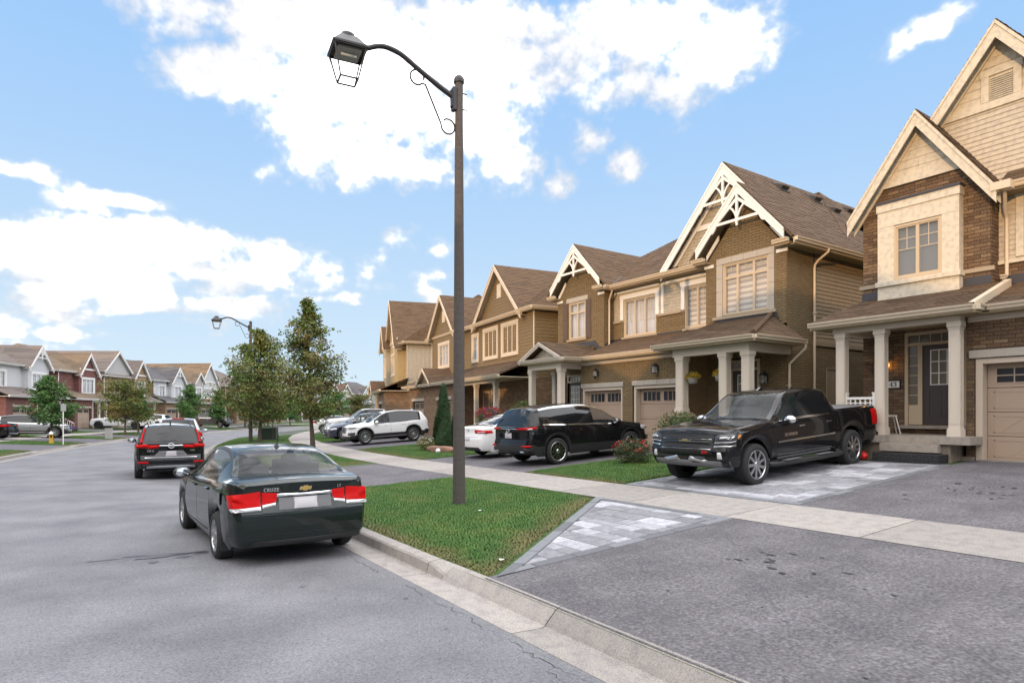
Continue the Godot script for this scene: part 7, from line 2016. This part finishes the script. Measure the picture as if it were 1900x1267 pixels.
# sloping roof face in shingle courses; pts planar and convex, in the house's own axes
func roof(root: Node, pts: Array, tone := "roof", fine := true, called := "roof") -> Node:
	var nn: Vector3 = (pts[1] - pts[0]).cross(pts[2] - pts[0]).normalized()
	if nn.y < 0:
		pts = pts.duplicate(); pts.reverse(); nn = -nn
	var u := Vector3.UP.cross(nn).normalized()
	var v := nn.cross(u)
	var o: Vector3 = pts[0]
	var poly := PackedVector2Array()
	for p: Vector3 in pts: poly.append(Vector2((p - o).dot(u), (p - o).dot(v)))
	var fr := Transform3D(Basis(u, v, nn), o)
	var b := Buf.new()
	b.prism(poly, -0.05, 0.0)
	var base := obj(called, b, M[tone], root, fr)
	var s := Buf.new()
	for q in courses(poly, [], 0.145 if fine else 0.29, 0.33 if fine else 1.3, 0.9):
		var k := rng.randf_range(0.72, 1.24)
		s.col = Color(k, k * rng.randf_range(0.96, 1.03), k)
		var t := 0.016 + 0.006 * (rng.randi() % 2)
		var a := [Vector3(q[0], q[4] - 0.012, t), Vector3(q[1], q[4] - 0.012, t), Vector3(q[3], q[5], 0.006), Vector3(q[2], q[5], 0.006)]
		s.quad(a[0], a[1], a[2], a[3])
		s.quad(a[0] - Vector3(0, 0, t + 0.01), a[1] - Vector3(0, 0, t + 0.01), a[1], a[0])
	obj("shingles", s, M[tone], base).set_meta("kind", "stuff")
	return base
func roof_vent(root: Node, at: Vector3, nn: Vector3):
	var u := Vector3.UP.cross(nn).normalized()
	var bs := Basis(u, nn.cross(u), nn)
	var b := Buf.new()
	var pr0 := PackedVector2Array([Vector2(-0.2, 0), Vector2(0.2, 0), Vector2(0.2, 0.16), Vector2(-0.05, 0.05)])
	b.prism(PackedVector2Array([Vector2(-0.18, 0.0), Vector2(0.22, 0.0), Vector2(-0.18, 0.16)]), -0.2, 0.2, Transform3D(Basis(bs.y, bs.z, bs.x), at))
	b.box(at + bs.z * 0.01, Vector3(0.55, 0.55, 0.02), bs)
	obj("roof_vent", b, M.dark, root)

# gable front: barge boards, soffit, apex at (cx, top), feet at half width hw and height foot; roof depth back
func barge(root: Node, fr: Transform3D, cx: float, top: float, hw: float, foot: float, bw: float, mat: String, th := 0.045, cut_r := 1.0):
	var d := Vector2(hw, foot - top).normalized()
	var nv := Vector2(-d.y, d.x)
	for s in [-1, 1]:
		if s > 0:
			foot = top + (foot - top) * cut_r; hw *= cut_r
		var b := Buf.new()
		var v := bw / absf(nv.y)
		b.prism(PackedVector2Array([Vector2(cx, top), Vector2(cx, top - v), Vector2(cx + s * hw, foot - v), Vector2(cx + s * hw, foot)]), 0.0 + 0.001 * s, th)
		obj("barge_board", b, M[mat], root, fr)
		b = Buf.new()
		var c := 0.05 / absf(nv.y)
		b.prism(PackedVector2Array([Vector2(cx, top + 0.012), Vector2(cx, top - c), Vector2(cx + s * hw, foot - c), Vector2(cx + s * hw, foot + 0.012)]), th + 0.001 * s, th + 0.022)
		obj("barge_cap", b, M[mat], root, fr)
# sloping soffit and roof planes of a gable that runs back from X0 to X1
func gable_roof(root: Node, X0: float, X1l: float, X1r: float, cx: float, top: float, hw: float, foot: float, tone := "roof", soffit := "soffit", fine := true):
	for s in [-1, 1]:
		var X1 := X1l if s < 0 else X1r
		# ridge end may lie further back than the foot: [eave end, ridge end]
		var back: Vector2 = Vector2(X1, X1)
		roof(root, [W(X0, foot, cx + s * hw), W(X0, top, cx), W(back.y, top, cx), W(back.x, foot, cx + s * hw)], tone, fine)
		var b := Buf.new()
		var d := 0.09
		var p := [W(X0 + 0.01, foot - d, cx + s * hw), W(X0 + 0.01, top - d, cx), W(X0 + 0.6, top - d, cx), W(X0 + 0.6, foot - d, cx + s * hw)]
		if s > 0: p.reverse()
		b.quad(p[3], p[2], p[1], p[0])
		obj("soffit", b, M[soffit], root)
# level gutter along local a from x0 to x1; profile towards +z of the frame
func gutter(root: Node, fr: Transform3D, x0: float, x1: float, y: float, mat: String, z := 0.0):
	var b := Buf.new()
	var pp := [Vector2(0, -0.11), Vector2(0.07, -0.11), Vector2(0.085, -0.06), Vector2(0.115, -0.035), Vector2(0.125, 0.0), Vector2(0.115, 0.004), Vector2(0.105, -0.02), Vector2(0.02, -0.03), Vector2(0.0, -0.03)]
	for k in pp.size():
		var a: Vector2 = pp[k]; var c: Vector2 = pp[(k + 1) % pp.size()]
		b.quad(Vector3(x1, y + a.y, z + a.x), Vector3(x0, y + a.y, z + a.x), Vector3(x0, y + c.y, z + c.x), Vector3(x1, y + c.y, z + c.x))
	for x in [x0, x1]:
		b.mm(Vector3(x - 0.004, y - 0.11, z), Vector3(x + 0.004, y, z + 0.11))
	obj("gutter", b, M[mat], root, fr)
	b = Buf.new()
	b.mm(Vector3(x0, y - 0.17, z - 0.03), Vector3(x1, y - 0.006, z - 0.002))
	obj("fascia", b, M[mat], root, fr)
func downspout(root: Node, pts: Array, mat: String, r := 0.038):
	var b := Buf.new()
	b.tube(pts, r, r, 8)
	var d := obj("downspout", b, M[mat], root)
	var y0: float = pts[-1].y; var y1: float = pts[-2].y
	for k in 2:
		var c := Buf.new()
		c.box(pts[-1] + Vector3(0, (y1 - y0) * (0.3 + 0.45 * k), 0), Vector3(0.11, 0.025, 0.1))
		obj("bracket", c, M[mat], d)
# square column with capital, panel and base
func column(root: Node, X: float, z: float, y0: float, y1: float, w: float, mat := "post"):
	var b := Buf.new()
	var c := W(X, (y0 + y1) / 2, z)
	b.box(c, Vector3(w, y1 - y0, w))
	var o := obj("column", b, M[mat], root)
	for q in [[y0, 0.16, 0.05], [y0 + 0.16, 0.03, 0.025], [y1 - 0.12, 0.12, 0.06], [y1 - 0.17, 0.035, 0.03]]:
		var u := Buf.new()
		u.box(W(X, q[0] + q[1] / 2, z), Vector3(w + q[2], q[1], w + q[2]))
		obj("moulding", u, M[mat], o)
	for s in 2:
		var fr := F(X - w / 2) if s == 0 else SR(z + w / 2)
		var k := z if s == 0 else X
		var u := Buf.new()
		var e := w * 0.33
		var lo := y0 + 0.28; var hi := y1 - 0.3
		u.mm(Vector3(k - e - 0.012, lo, -0.001), Vector3(k - e, hi, 0.008)); u.mm(Vector3(k + e, lo, -0.001), Vector3(k + e + 0.012, hi, 0.008))
		u.mm(Vector3(k - e, lo, -0.001), Vector3(k + e, lo + 0.012, 0.008)); u.mm(Vector3(k - e, hi - 0.012, -0.001), Vector3(k + e, hi, 0.008))
		obj("panel_bead", u, M[mat], o, fr)
# sectional garage door with a row of lights at the top
func garage_door(root: Node, fr: Transform3D, x0: float, y0: float, w: float, h: float, cross := false, cols := 4, rows := 1, groups := 2):
	var b := Buf.new()
	b.mm(Vector3(x0, y0, -0.06), Vector3(x0 + w, y0 + h, -0.03))
	var d := obj("garage_door", b, M.garage, root, fr)
	for k in 4:
		var ya := y0 + h * k / 4 + 0.006; var yb := y0 + h * (k + 1) / 4 - 0.006
		var s := Buf.new()
		s.bbox(Vector3(x0 + w / 2, (ya + yb) / 2, -0.015), Vector3(w - 0.01, yb - ya, 0.03), 0.006)
		obj("panel", s, M.garage, d)
		if k == 3:
			for g in groups:
				var gx0 := x0 + w * (0.07 + 0.93 * g / groups); var gx1 := x0 + w * (0.93 * (g + 1) / groups)
				var u := Buf.new()
				u.mm(Vector3(gx0, ya + 0.1, -0.002), Vector3(gx1, yb - 0.09, 0.004)); obj("pane", u, M.garage_glass, d)
				u = Buf.new()
				for i in cols + 1:
					var x := lerpf(gx0, gx1, float(i) / cols)
					u.mm(Vector3(x - 0.012, ya + 0.085, 0.001), Vector3(x + 0.012, yb - 0.075, 0.012))
				for i in rows + 1:
					var y := lerpf(ya + 0.1, yb - 0.09, float(i) / rows)
					u.mm(Vector3(gx0 - 0.012, y - 0.012, 0.002), Vector3(gx1 + 0.012, y + 0.012, 0.013))
				obj("glazing_bar", u, M.garage, d)
		else:
			var n := 2
			for g in n:
				var gx0 := x0 + w * (0.05 + 0.95 * g / n); var gx1 := x0 + w * (0.95 * (g + 1) / n)
				var u := Buf.new()
				for q in [[gx0, ya + 0.07, gx1, ya + 0.095], [gx0, yb - 0.095, gx1, yb - 0.07], [gx0, ya + 0.07, gx0 + 0.025, yb - 0.07], [gx1 - 0.025, ya + 0.07, gx1, yb - 0.07]]:
					u.mm(Vector3(q[0], q[1], -0.002), Vector3(q[2], q[3], 0.007))
				if cross and k < 2:
					var a := Vector2(gx0 + 0.1 + 0.2 * (1 - k), ya + 0.08); var c := Vector2(gx0 + 0.45 + 0.2 * (1 - k) + 0.1 * k, yb - 0.08)
					u.prism(PackedVector2Array([a, a + Vector2(0.03, 0), c + Vector2(0.03, 0), c]), -0.002, 0.006)
				obj("panel_bead", u, M.garage, d)
	return d
func lantern(root: Node, at: Vector3, label: String, s := 1.0, lit := false, bell := false):
	# a wall lantern: a thing of its own, hung on the wall (at = wall point in the house's axes)
	var o := thing("wall_lantern", label, "lantern", root.transform * at, root.rotation.y, "wall lanterns beside the doors")
	var b := Buf.new()
	b.mm(Vector3(-0.05, -0.1, 0) * s, Vector3(0.05, 0.08, 0.02) * s); obj("wall_plate", b, M.black, o)
	b = Buf.new()
	b.tube([Vector3(0, 0.02, 0.02) * s, Vector3(0, 0.12, 0.05) * s, Vector3(0, 0.2, 0.1) * s, Vector3(0, 0.21, 0.15) * s, Vector3(0, 0.15, 0.16) * s], 0.012 * s, 0.01 * s, 6); obj("arm", b, M.black, o)
	b = Buf.new()
	if bell:
		b.lathe([Vector2(0, 0.19), Vector2(0.02, 0.17), Vector2(0.05, 0.14), Vector2(0.07, 0.1), Vector2(0.075, 0.085)].map(func(q): return q * s), 12, Transform3D(Basis.IDENTITY, Vector3(0, 0, 0.16 * s)))
		b.lathe([Vector2(0.075, -0.1), Vector2(0.07, -0.12), Vector2(0.03, -0.16), Vector2(0.012, -0.2), Vector2(0, -0.24)].map(func(q): return q * s), 12, Transform3D(Basis.IDENTITY, Vector3(0, 0, 0.16 * s)))
	else:
		b.prism(PackedVector2Array([Vector2(-0.09, 0.08), Vector2(0.09, 0.08), Vector2(0.03, 0.16), Vector2(-0.03, 0.16)]).duplicate(), 0.07 * s, 0.25 * s, Transform3D(Basis.from_scale(Vector3(s, s, 1)), Vector3.ZERO))
		for x in [-1, 1]:
			for z in [-1, 1]: b.box(Vector3(0.068 * x, -0.03, 0.16 + 0.068 * z) * s, Vector3(0.012, 0.22, 0.012) * s)
		b.box(Vector3(0, -0.145, 0.16) * s, Vector3(0.16, 0.02, 0.16) * s)
	obj("cage", b, M.black, o)
	b = Buf.new()
	if bell: b.lathe([Vector2(0.075, 0.085), Vector2(0.07, -0.02), Vector2(0.055, -0.1)].map(func(q): return q * s), 12, Transform3D(Basis.IDENTITY, Vector3(0, 0, 0.16 * s)))
	else: b.box(Vector3(0, -0.03, 0.16) * s, Vector3(0.125, 0.21, 0.125) * s)
	obj("glass", b, M.lamp_glass, o)
	if lit:
		b = Buf.new(); b.ball(Vector3(0, -0.03, 0.16) * s, Vector3.ONE * 0.035 * s, 8); obj("bulb", b, M.bulb, o)
		var l := OmniLight3D.new()
		l.name = "lamp_light"; l.position = Vector3(0, -0.03, 0.16) * s; l.light_energy = 0.03; l.light_color = Color(1, 0.72, 0.35); l.omni_range = 8.0; l.omni_attenuation = 2.0; l.shadow_enabled = true; l.light_size = 0.03
		o.add_child(l)
func plaque(root: Node, at: Vector3, num: String, label: String):
	var o := thing("number_plaque", label, "plaque", root.transform * at, root.rotation.y)
	var b := Buf.new(); b.bbox(Vector3(0, 0, 0.012), Vector3(0.36, 0.22, 0.024), 0.006); obj("frame", b, M.black, o)
	b = Buf.new(); b.mm(Vector3(-0.15, -0.085, 0.02), Vector3(0.15, 0.085, 0.028)); obj("face", b, M.white, o)
	text(o, num, 0.12, M.black, Transform3D(Basis.IDENTITY, Vector3(0, 0, 0.03)), "Droid Serif", 0.004)
# sunburst truss in a gable peak
func truss(root: Node, fr: Transform3D, cx: float, top: float, drop: float, slope: float):
	var y0 := top - drop
	var hw := drop / slope
	var b := Buf.new()
	var bar := func(p: Vector2, q: Vector2, w: float, z1 := 0.05):
		var n := (q - p).normalized().orthogonal() * w * 0.5
		b.prism(PackedVector2Array([p - n, q - n, q + n, p + n]), 0.0, z1)
	bar.call(Vector2(cx - hw, y0), Vector2(cx + hw, y0), 0.085, 0.052)
	bar.call(Vector2(cx, y0 - 0.12), Vector2(cx, top - 0.1), 0.075, 0.06)
	for s in [-1, 1]:
		var last := Vector2(cx, y0 + 0.03)
		for k in range(1, 6):
			var t := k / 5.0
			var q := Vector2(cx + s * hw * (0.12 * t + 0.36 * t * t * 0.9 + 0.02), y0 + 0.03 + drop * 0.62 * (t * 1.15 - 0.3 * t * t))
			bar.call(last, q, 0.055, 0.047 + 0.0005 * k)
			last = q
		b.prism(PackedVector2Array([Vector2(cx + s * hw, y0 + 0.02), Vector2(cx + s * (hw + 0.17), y0 - 0.23), Vector2(cx + s * (hw + 0.1), y0 - 0.26), Vector2(cx + s * (hw + 0.02), y0 - 0.19), Vector2(cx + s * (hw - 0.06), y0 - 0.05)]), 0.001, 0.048)
		var d := Vector2(s * 1.0, -slope).normalized()
		bar.call(Vector2(cx, top - 0.26), Vector2(cx + s * hw, y0 - 0.0), 0.09, 0.044)
	var o := obj("gable_truss", b, M.white, root, fr)
	var u := Buf.new(); u.ball(Vector3(cx, y0 - 0.16, 0.03), Vector3.ONE * 0.045, 8); obj("finial", u, M.white, o)
# entrance door leaf with glazed upper half
func front_door(root: Node, fr: Transform3D, x0: float, y0: float, w: float, h: float, side_w: float, mat := "door"):
	# frame and transom
	var b := Buf.new()
	var xl := x0 - side_w
	var top := y0 + h + 0.34
	for q in [[xl - 0.08, y0 - 0.02, xl, top], [x0 + w, y0 - 0.02, x0 + w + 0.1, top], [x0 - 0.1, y0, x0, y0 + h], [xl, y0 + h, x0 + w, y0 + h + 0.07], [xl, top - 0.07, x0 + w, top]]:
		b.mm(Vector3(q[0], q[1], -0.06), Vector3(q[2], q[3], 0.03))
	var fnode := obj("door_frame", b, M.frame, root, fr)
	b = Buf.new(); b.quad(Vector3(xl, y0 + h + 0.07, -0.03), Vector3(x0 + w, y0 + h + 0.07, -0.03), Vector3(x0 + w, top - 0.07, -0.03), Vector3(xl, top - 0.07, -0.03)); obj("transom_pane", b, M.door_glass, fnode)
	b = Buf.new()
	for k in range(1, 5):
		var x := lerpf(xl, x0 + w, k / 5.0); b.mm(Vector3(x - 0.012, y0 + h + 0.07, -0.028), Vector3(x + 0.012, top - 0.07, -0.015))
	obj("transom_bar", b, M.frame, fnode)
	if side_w > 0.2:
		b = Buf.new(); b.quad(Vector3(xl, y0 + 0.5, -0.03), Vector3(x0 - 0.1, y0 + 0.5, -0.03), Vector3(x0 - 0.1, y0 + h, -0.03), Vector3(xl, y0 + h, -0.03)); obj("side_pane", b, M.door_glass, fnode)
		b = Buf.new(); b.mm(Vector3(xl, y0, -0.05), Vector3(x0 - 0.1, y0 + 0.5, -0.01))
		obj("side_panel", b, M.frame, fnode)
		for k in range(1, 6):
			var y := lerpf(y0 + 0.5, y0 + h, k / 6.0)
			b = Buf.new(); b.mm(Vector3(xl, y - 0.01, -0.028), Vector3(x0 - 0.1, y + 0.01, -0.015)); obj("side_bar", b, M.frame, fnode)
	b = Buf.new(); b.bbox(Vector3(x0 + w / 2, y0 + h / 2, -0.035), Vector3(w, h, 0.045), 0.004)
	var d := obj("front_door", b, M[mat], root, fr)
	var gx0 := x0 + w * 0.2; var gx1 := x0 + w * 0.8; var gy0 := y0 + h * 0.5; var gy1 := y0 + h * 0.93
	b = Buf.new(); b.mm(Vector3(gx0, gy0, -0.02), Vector3(gx1, gy1, -0.006)); obj("door_pane", b, M.door_glass, d)
	b = Buf.new()
	for k in 4:
		var x := lerpf(gx0, gx1, k / 3.0); b.mm(Vector3(x - 0.012, gy0 - 0.012, -0.008), Vector3(x + 0.012, gy1 + 0.012, 0.004))
	for k in 4:
		var y := lerpf(gy0, gy1, k / 3.0); b.mm(Vector3(gx0, y - 0.011, -0.008), Vector3(gx1, y + 0.011, 0.003))
	obj("door_grille", b, M.white, d)
	b = Buf.new()
	for k in 2:
		var x := x0 + w * (0.14 + 0.4 * k)
		for q in [[x, y0 + 0.2, x + w * 0.32, y0 + 0.225], [x, y0 + h * 0.42, x + w * 0.32, y0 + h * 0.42 + 0.025], [x, y0 + 0.2, x + 0.025, y0 + h * 0.42], [x + w * 0.32 - 0.025, y0 + 0.2, x + w * 0.32, y0 + h * 0.42]]:
			b.mm(Vector3(q[0], q[1], -0.015), Vector3(q[2], q[3], -0.003))
	obj("panel_bead", b, M[mat], d)
	b = Buf.new(); b.ball(Vector3(x0 + w * 0.92, y0 + h * 0.46, 0.03), Vector3(0.03, 0.03, 0.03), 8); b.box(Vector3(x0 + w * 0.92, y0 + h * 0.5, 0.0), Vector3(0.05, 0.2, 0.02)); obj("handle", b, M.metal, d)
# ---------- shape collector ----------
class Buf:
	var v := PackedVector3Array()
	var n := PackedVector3Array()
	var c := PackedColorArray()
	var t := PackedInt32Array()
	var col := Color.WHITE
	func vert(p: Vector3, nn: Vector3) -> int:
		v.push_back(p); n.push_back(nn); c.push_back(col)
		return v.size() - 1
	func quad(a: Vector3, b: Vector3, d: Vector3, e: Vector3):
		var nn := (d - a).cross(e - b)
		if nn.length_squared() < 1e-16: return
		nn = nn.normalized()
		var k := v.size()
		vert(a, nn); vert(b, nn); vert(d, nn); vert(e, nn)
		t.append_array([k, k + 2, k + 1, k, k + 3, k + 2])
	func tri(a: Vector3, b: Vector3, d: Vector3):
		var nn := (b - a).cross(d - a).normalized()
		var k := v.size()
		vert(a, nn); vert(b, nn); vert(d, nn)
		t.append_array([k, k + 2, k + 1])
	func box(c0: Vector3, s: Vector3, bs := Basis.IDENTITY):
		var x := bs.x * s.x * 0.5
		var y := bs.y * s.y * 0.5
		var z := bs.z * s.z * 0.5
		quad(c0 - x - y + z, c0 + x - y + z, c0 + x + y + z, c0 - x + y + z)
		quad(c0 + x - y - z, c0 - x - y - z, c0 - x + y - z, c0 + x + y - z)
		quad(c0 + x - y + z, c0 + x - y - z, c0 + x + y - z, c0 + x + y + z)
		quad(c0 - x - y - z, c0 - x - y + z, c0 - x + y + z, c0 - x + y - z)
		quad(c0 - x + y + z, c0 + x + y + z, c0 + x + y - z, c0 - x + y - z)
		quad(c0 - x - y - z, c0 + x - y - z, c0 + x - y + z, c0 - x - y + z)
	# min / max corner box
	func mm(a: Vector3, b: Vector3):
		box((a + b) * 0.5, (b - a).abs())
	# bevelled box along z face (front chamfer)
	func bbox(c0: Vector3, s: Vector3, bv: float):
		var h := s * 0.5
		var p := func(sx, sy, sz, ix, iy): return c0 + Vector3(sx * (h.x - ix), sy * (h.y - iy), sz * h.z)
		var f := [p.call(-1, -1, 1, bv, bv), p.call(1, -1, 1, bv, bv), p.call(1, 1, 1, bv, bv), p.call(-1, 1, 1, bv, bv)]
		var m := []
		for k in 4:
			var q: Vector3 = [p.call(-1, -1, 1, 0, 0), p.call(1, -1, 1, 0, 0), p.call(1, 1, 1, 0, 0), p.call(-1, 1, 1, 0, 0)][k]
			m.append(q - Vector3(0, 0, bv))
		var r := [p.call(-1, -1, -1, 0, 0), p.call(1, -1, -1, 0, 0), p.call(1, 1, -1, 0, 0), p.call(-1, 1, -1, 0, 0)]
		quad(f[0], f[1], f[2], f[3])
		for k in 4:
			var j := (k + 1) % 4
			quad(m[k], m[j], f[j], f[k])
			quad(r[k], r[j], m[j], m[k])
	# polygon in xy (CCW), z0 back, z1 front, convex or concave
	func prism(p: PackedVector2Array, z0: float, z1: float, xf := Transform3D.IDENTITY, back := true):
		var q := p
		if Geometry2D.is_polygon_clockwise(q):
			q = p.duplicate(); q.reverse()
		var ix := Geometry2D.triangulate_polygon(q)
		for k in range(0, ix.size(), 3):
			var a := q[ix[k]]
			var b := q[ix[k + 1]]
			var d := q[ix[k + 2]]
			if (b - a).cross(d - a) < 0:
				var w := b; b = d; d = w
			tri(xf * Vector3(a.x, a.y, z1), xf * Vector3(b.x, b.y, z1), xf * Vector3(d.x, d.y, z1))
			if back: tri(xf * Vector3(a.x, a.y, z0), xf * Vector3(d.x, d.y, z0), xf * Vector3(b.x, b.y, z0))
		for k in q.size():
			var a := q[k]
			var b := q[(k + 1) % q.size()]
			quad(xf * Vector3(a.x, a.y, z0), xf * Vector3(b.x, b.y, z0), xf * Vector3(b.x, b.y, z1), xf * Vector3(a.x, a.y, z1))
	func tube(path: Array, r0: float, r1: float, seg := 8, caps := true):
		var rings := []
		var up := Vector3.UP
		for k in path.size():
			var d: Vector3 = (path[min(k + 1, path.size() - 1)] - path[max(k - 1, 0)]).normalized()
			if absf(d.dot(up)) > 0.98: up = Vector3.RIGHT
			var x := d.cross(up).normalized()
			var y := x.cross(d).normalized()
			up = y
			var r := lerpf(r0, r1, float(k) / maxf(1.0, path.size() - 1))
			var ring := PackedInt32Array()
			for j in seg:
				var a := TAU * j / seg
				var o := x * cos(a) + y * sin(a)
				ring.append(vert(path[k] + o * r, o))
			rings.append(ring)
		for k in path.size() - 1:
			for j in seg:
				var j2 := (j + 1) % seg
				var a: int = rings[k][j]; var b: int = rings[k][j2]; var d: int = rings[k + 1][j2]; var e: int = rings[k + 1][j]
				t.append_array([a, b, d, a, d, e])
		if caps:
			for q in [0, path.size() - 1]:
				var nn: Vector3 = ((path[0] - path[1]) if q == 0 else (path[-1] - path[-2])).normalized()
				var k := vert(path[q], nn)
				var m := v.size()
				for j in seg: vert(v[rings[q][j]], nn)
				for j in seg:
					if q == 0: t.append_array([k, m + (j + 1) % seg, m + j])
					else: t.append_array([k, m + j, m + (j + 1) % seg])
	# profile of Vector2(radius, height) turned about y of xf
	func lathe(pr: Array, seg: int, xf := Transform3D.IDENTITY):
		if pr[-1].y < pr[0].y:
			pr = pr.duplicate(); pr.reverse()
		var nr := []
		for k in pr.size():
			var d: Vector2 = pr[min(k + 1, pr.size() - 1)] - pr[max(k - 1, 0)]
			nr.append(Vector2(d.y, -d.x).normalized())
		var base := v.size()
		for k in pr.size():
			for j in seg + 1:
				var a := TAU * j / seg
				var o := Vector3(cos(a), 0, sin(a))
				vert(xf * (o * pr[k].x + Vector3(0, pr[k].y, 0)), (xf.basis * (o * nr[k].x + Vector3(0, nr[k].y, 0))).normalized())
		for k in pr.size() - 1:
			for j in seg:
				var a := base + k * (seg + 1) + j
				var b := a + 1
				var d := a + seg + 1
				t.append_array([a, b, d + 1, a, d + 1, d])
	func ball(c0: Vector3, r: Vector3, seg := 10, bs := Basis.IDENTITY):
		var base := v.size()
		var h := seg / 2
		for k in h + 1:
			for j in seg + 1:
				var o := Vector3(sin(PI * k / h) * cos(TAU * j / seg), cos(PI * k / h), sin(PI * k / h) * sin(TAU * j / seg))
				vert(c0 + bs * (o * r), (bs * (o / r)).normalized())
		for k in h:
			for j in seg:
				var a := base + k * (seg + 1) + j
				var d := a + seg + 1
				t.append_array([a, d + 1, a + 1, a, d, d + 1])
	# grid of points g[i][j], smooth; flip turns it inside out
	func grid(g: Array, flip := false):
		var ni := g.size()
		var nj: int = g[0].size()
		var base := v.size()
		for i in ni:
			for j in nj:
				var du: Vector3 = g[min(i + 1, ni - 1)][j] - g[max(i - 1, 0)][j]
				var dv: Vector3 = g[i][min(j + 1, nj - 1)] - g[i][max(j - 1, 0)]
				var nn := du.cross(dv).normalized()
				vert(g[i][j], -nn if flip else nn)
		for i in ni - 1:
			for j in nj - 1:
				var a := base + i * nj + j
				if flip: t.append_array([a, a + nj, a + nj + 1, a, a + nj + 1, a + 1])
				else: t.append_array([a, a + nj + 1, a + nj, a, a + 1, a + nj + 1])
	func mesh() -> ArrayMesh:
		var m := ArrayMesh.new()
		if v.is_empty(): return m
		var a := []
		a.resize(Mesh.ARRAY_MAX)
		a[Mesh.ARRAY_VERTEX] = v; a[Mesh.ARRAY_NORMAL] = n; a[Mesh.ARRAY_COLOR] = c; a[Mesh.ARRAY_INDEX] = t
		m.add_surface_from_arrays(Mesh.PRIMITIVE_TRIANGLES, a)
		return m

var rng := RandomNumberGenerator.new()
var M := {}
var used := {}

func lin(r: float, g: float, b: float) -> Color:
	return Color(r, g, b).linear_to_srgb()

func ntex(freq: float, cols: Array, seed_ := 1, oct := 4, kind := FastNoiseLite.TYPE_SIMPLEX, size := 512, offs := []) -> NoiseTexture2D:
	var nz := FastNoiseLite.new()
	nz.noise_type = kind; nz.frequency = freq; nz.seed = seed_; nz.fractal_octaves = oct
	if oct == 1: nz.fractal_type = FastNoiseLite.FRACTAL_NONE
	var t := NoiseTexture2D.new()
	t.width = size; t.height = size; t.seamless = true; t.noise = nz
	if cols.size():
		var gr := Gradient.new()
		var os := PackedFloat32Array(); var cs := PackedColorArray()
		for k in cols.size():
			os.append(offs[k] if offs.size() else float(k) / (cols.size() - 1)); cs.append(cols[k])
		gr.offsets = os; gr.colors = cs
		t.color_ramp = gr
	return t

func mk(called: String, col: Color, rough := 0.8, metal := 0.0, opt := {}) -> StandardMaterial3D:
	var m := StandardMaterial3D.new()
	m.resource_name = called; m.albedo_color = col; m.roughness = rough; m.metallic = metal
	for k in opt: m.set(k, opt[k])
	M[called] = m
	return m

# triplanar albedo / relief textures on a material
func tex(m: StandardMaterial3D, albedo, scale: Vector3, world := false, bump = null, depth := 0.5, rough = null):
	m.albedo_texture = albedo
	m.uv1_triplanar = true; m.uv1_world_triplanar = world; m.uv1_scale = scale
	m.uv1_triplanar_sharpness = 4.0
	if bump:
		m.heightmap_enabled = true; m.heightmap_texture = bump; m.heightmap_scale = depth
	if rough: m.roughness_texture = rough
func detail(m: StandardMaterial3D, t, scale: Vector3, world := true):
	m.detail_enabled = true; m.detail_albedo = t; m.detail_blend_mode = BaseMaterial3D.BLEND_MODE_MUL
	m.detail_uv_layer = BaseMaterial3D.DETAIL_UV_2
	m.uv2_triplanar = true; m.uv2_world_triplanar = world; m.uv2_scale = scale

func numbered(called: String) -> String:
	var k: int = used.get(called, -1) + 1
	used[called] = k
	return called if k == 0 else "%s_%03d" % [called, k]

func thing(called: String, label: String, category: String, at := Vector3.ZERO, turn := 0.0, group := "") -> Node3D:
	var o := Node3D.new()
	o.name = numbered(called)
	add_child(o)
	o.position = at; o.rotation.y = turn
	tag(o, label, category, group)
	return o
func tag(o: Node, label: String, category := "", group := "", kind := ""):
	if label: o.set_meta("label", label)
	if category: o.set_meta("category", category)
	if group: o.set_meta("group", group)
	if kind: o.set_meta("kind", kind)
	return o
func mesh_node(called: String, m: Mesh, mat: Material, parent: Node, xf := Transform3D.IDENTITY) -> MeshInstance3D:
	var o := MeshInstance3D.new()
	o.mesh = m; o.material_override = mat; o.transform = xf
	o.name = numbered(called) if parent == self else called
	parent.add_child(o, true)
	return o
func obj(called: String, b: Buf, mat: Material, parent: Node, xf := Transform3D.IDENTITY) -> MeshInstance3D:
	return mesh_node(called, b.mesh(), mat, parent, xf)
func struct(called: String, b: Buf, mat: Material) -> MeshInstance3D:
	var o := obj(called, b, mat, self)
	o.set_meta("kind", "structure")
	return o
func multi(called: String, m: Mesh, mat: Material, xfs: Array, cols: Array, parent: Node) -> MultiMeshInstance3D:
	var mm := MultiMesh.new()
	mm.transform_format = MultiMesh.TRANSFORM_3D
	mm.use_colors = cols.size() > 0
	mm.mesh = m
	mm.instance_count = xfs.size()
	for k in xfs.size():
		mm.set_instance_transform(k, xfs[k])
		if cols.size(): mm.set_instance_color(k, cols[k])
	var o := MultiMeshInstance3D.new()
	o.multimesh = mm; o.material_override = mat
	o.name = numbered(called) if parent == self else called
	parent.add_child(o, true)
	o.set_meta("kind", "stuff")
	return o
func text(parent: Node, s: String, size: float, mat: Material, xf: Transform3D, font := "Droid Sans", depth := 0.006):
	var f := SystemFont.new()
	f.font_names = PackedStringArray([font]); f.font_weight = 700
	var t := TextMesh.new()
	t.text = s; t.font = f; t.font_size = 64; t.pixel_size = size / 46.0; t.depth = depth
	return mesh_node("lettering", t, mat, parent, xf)
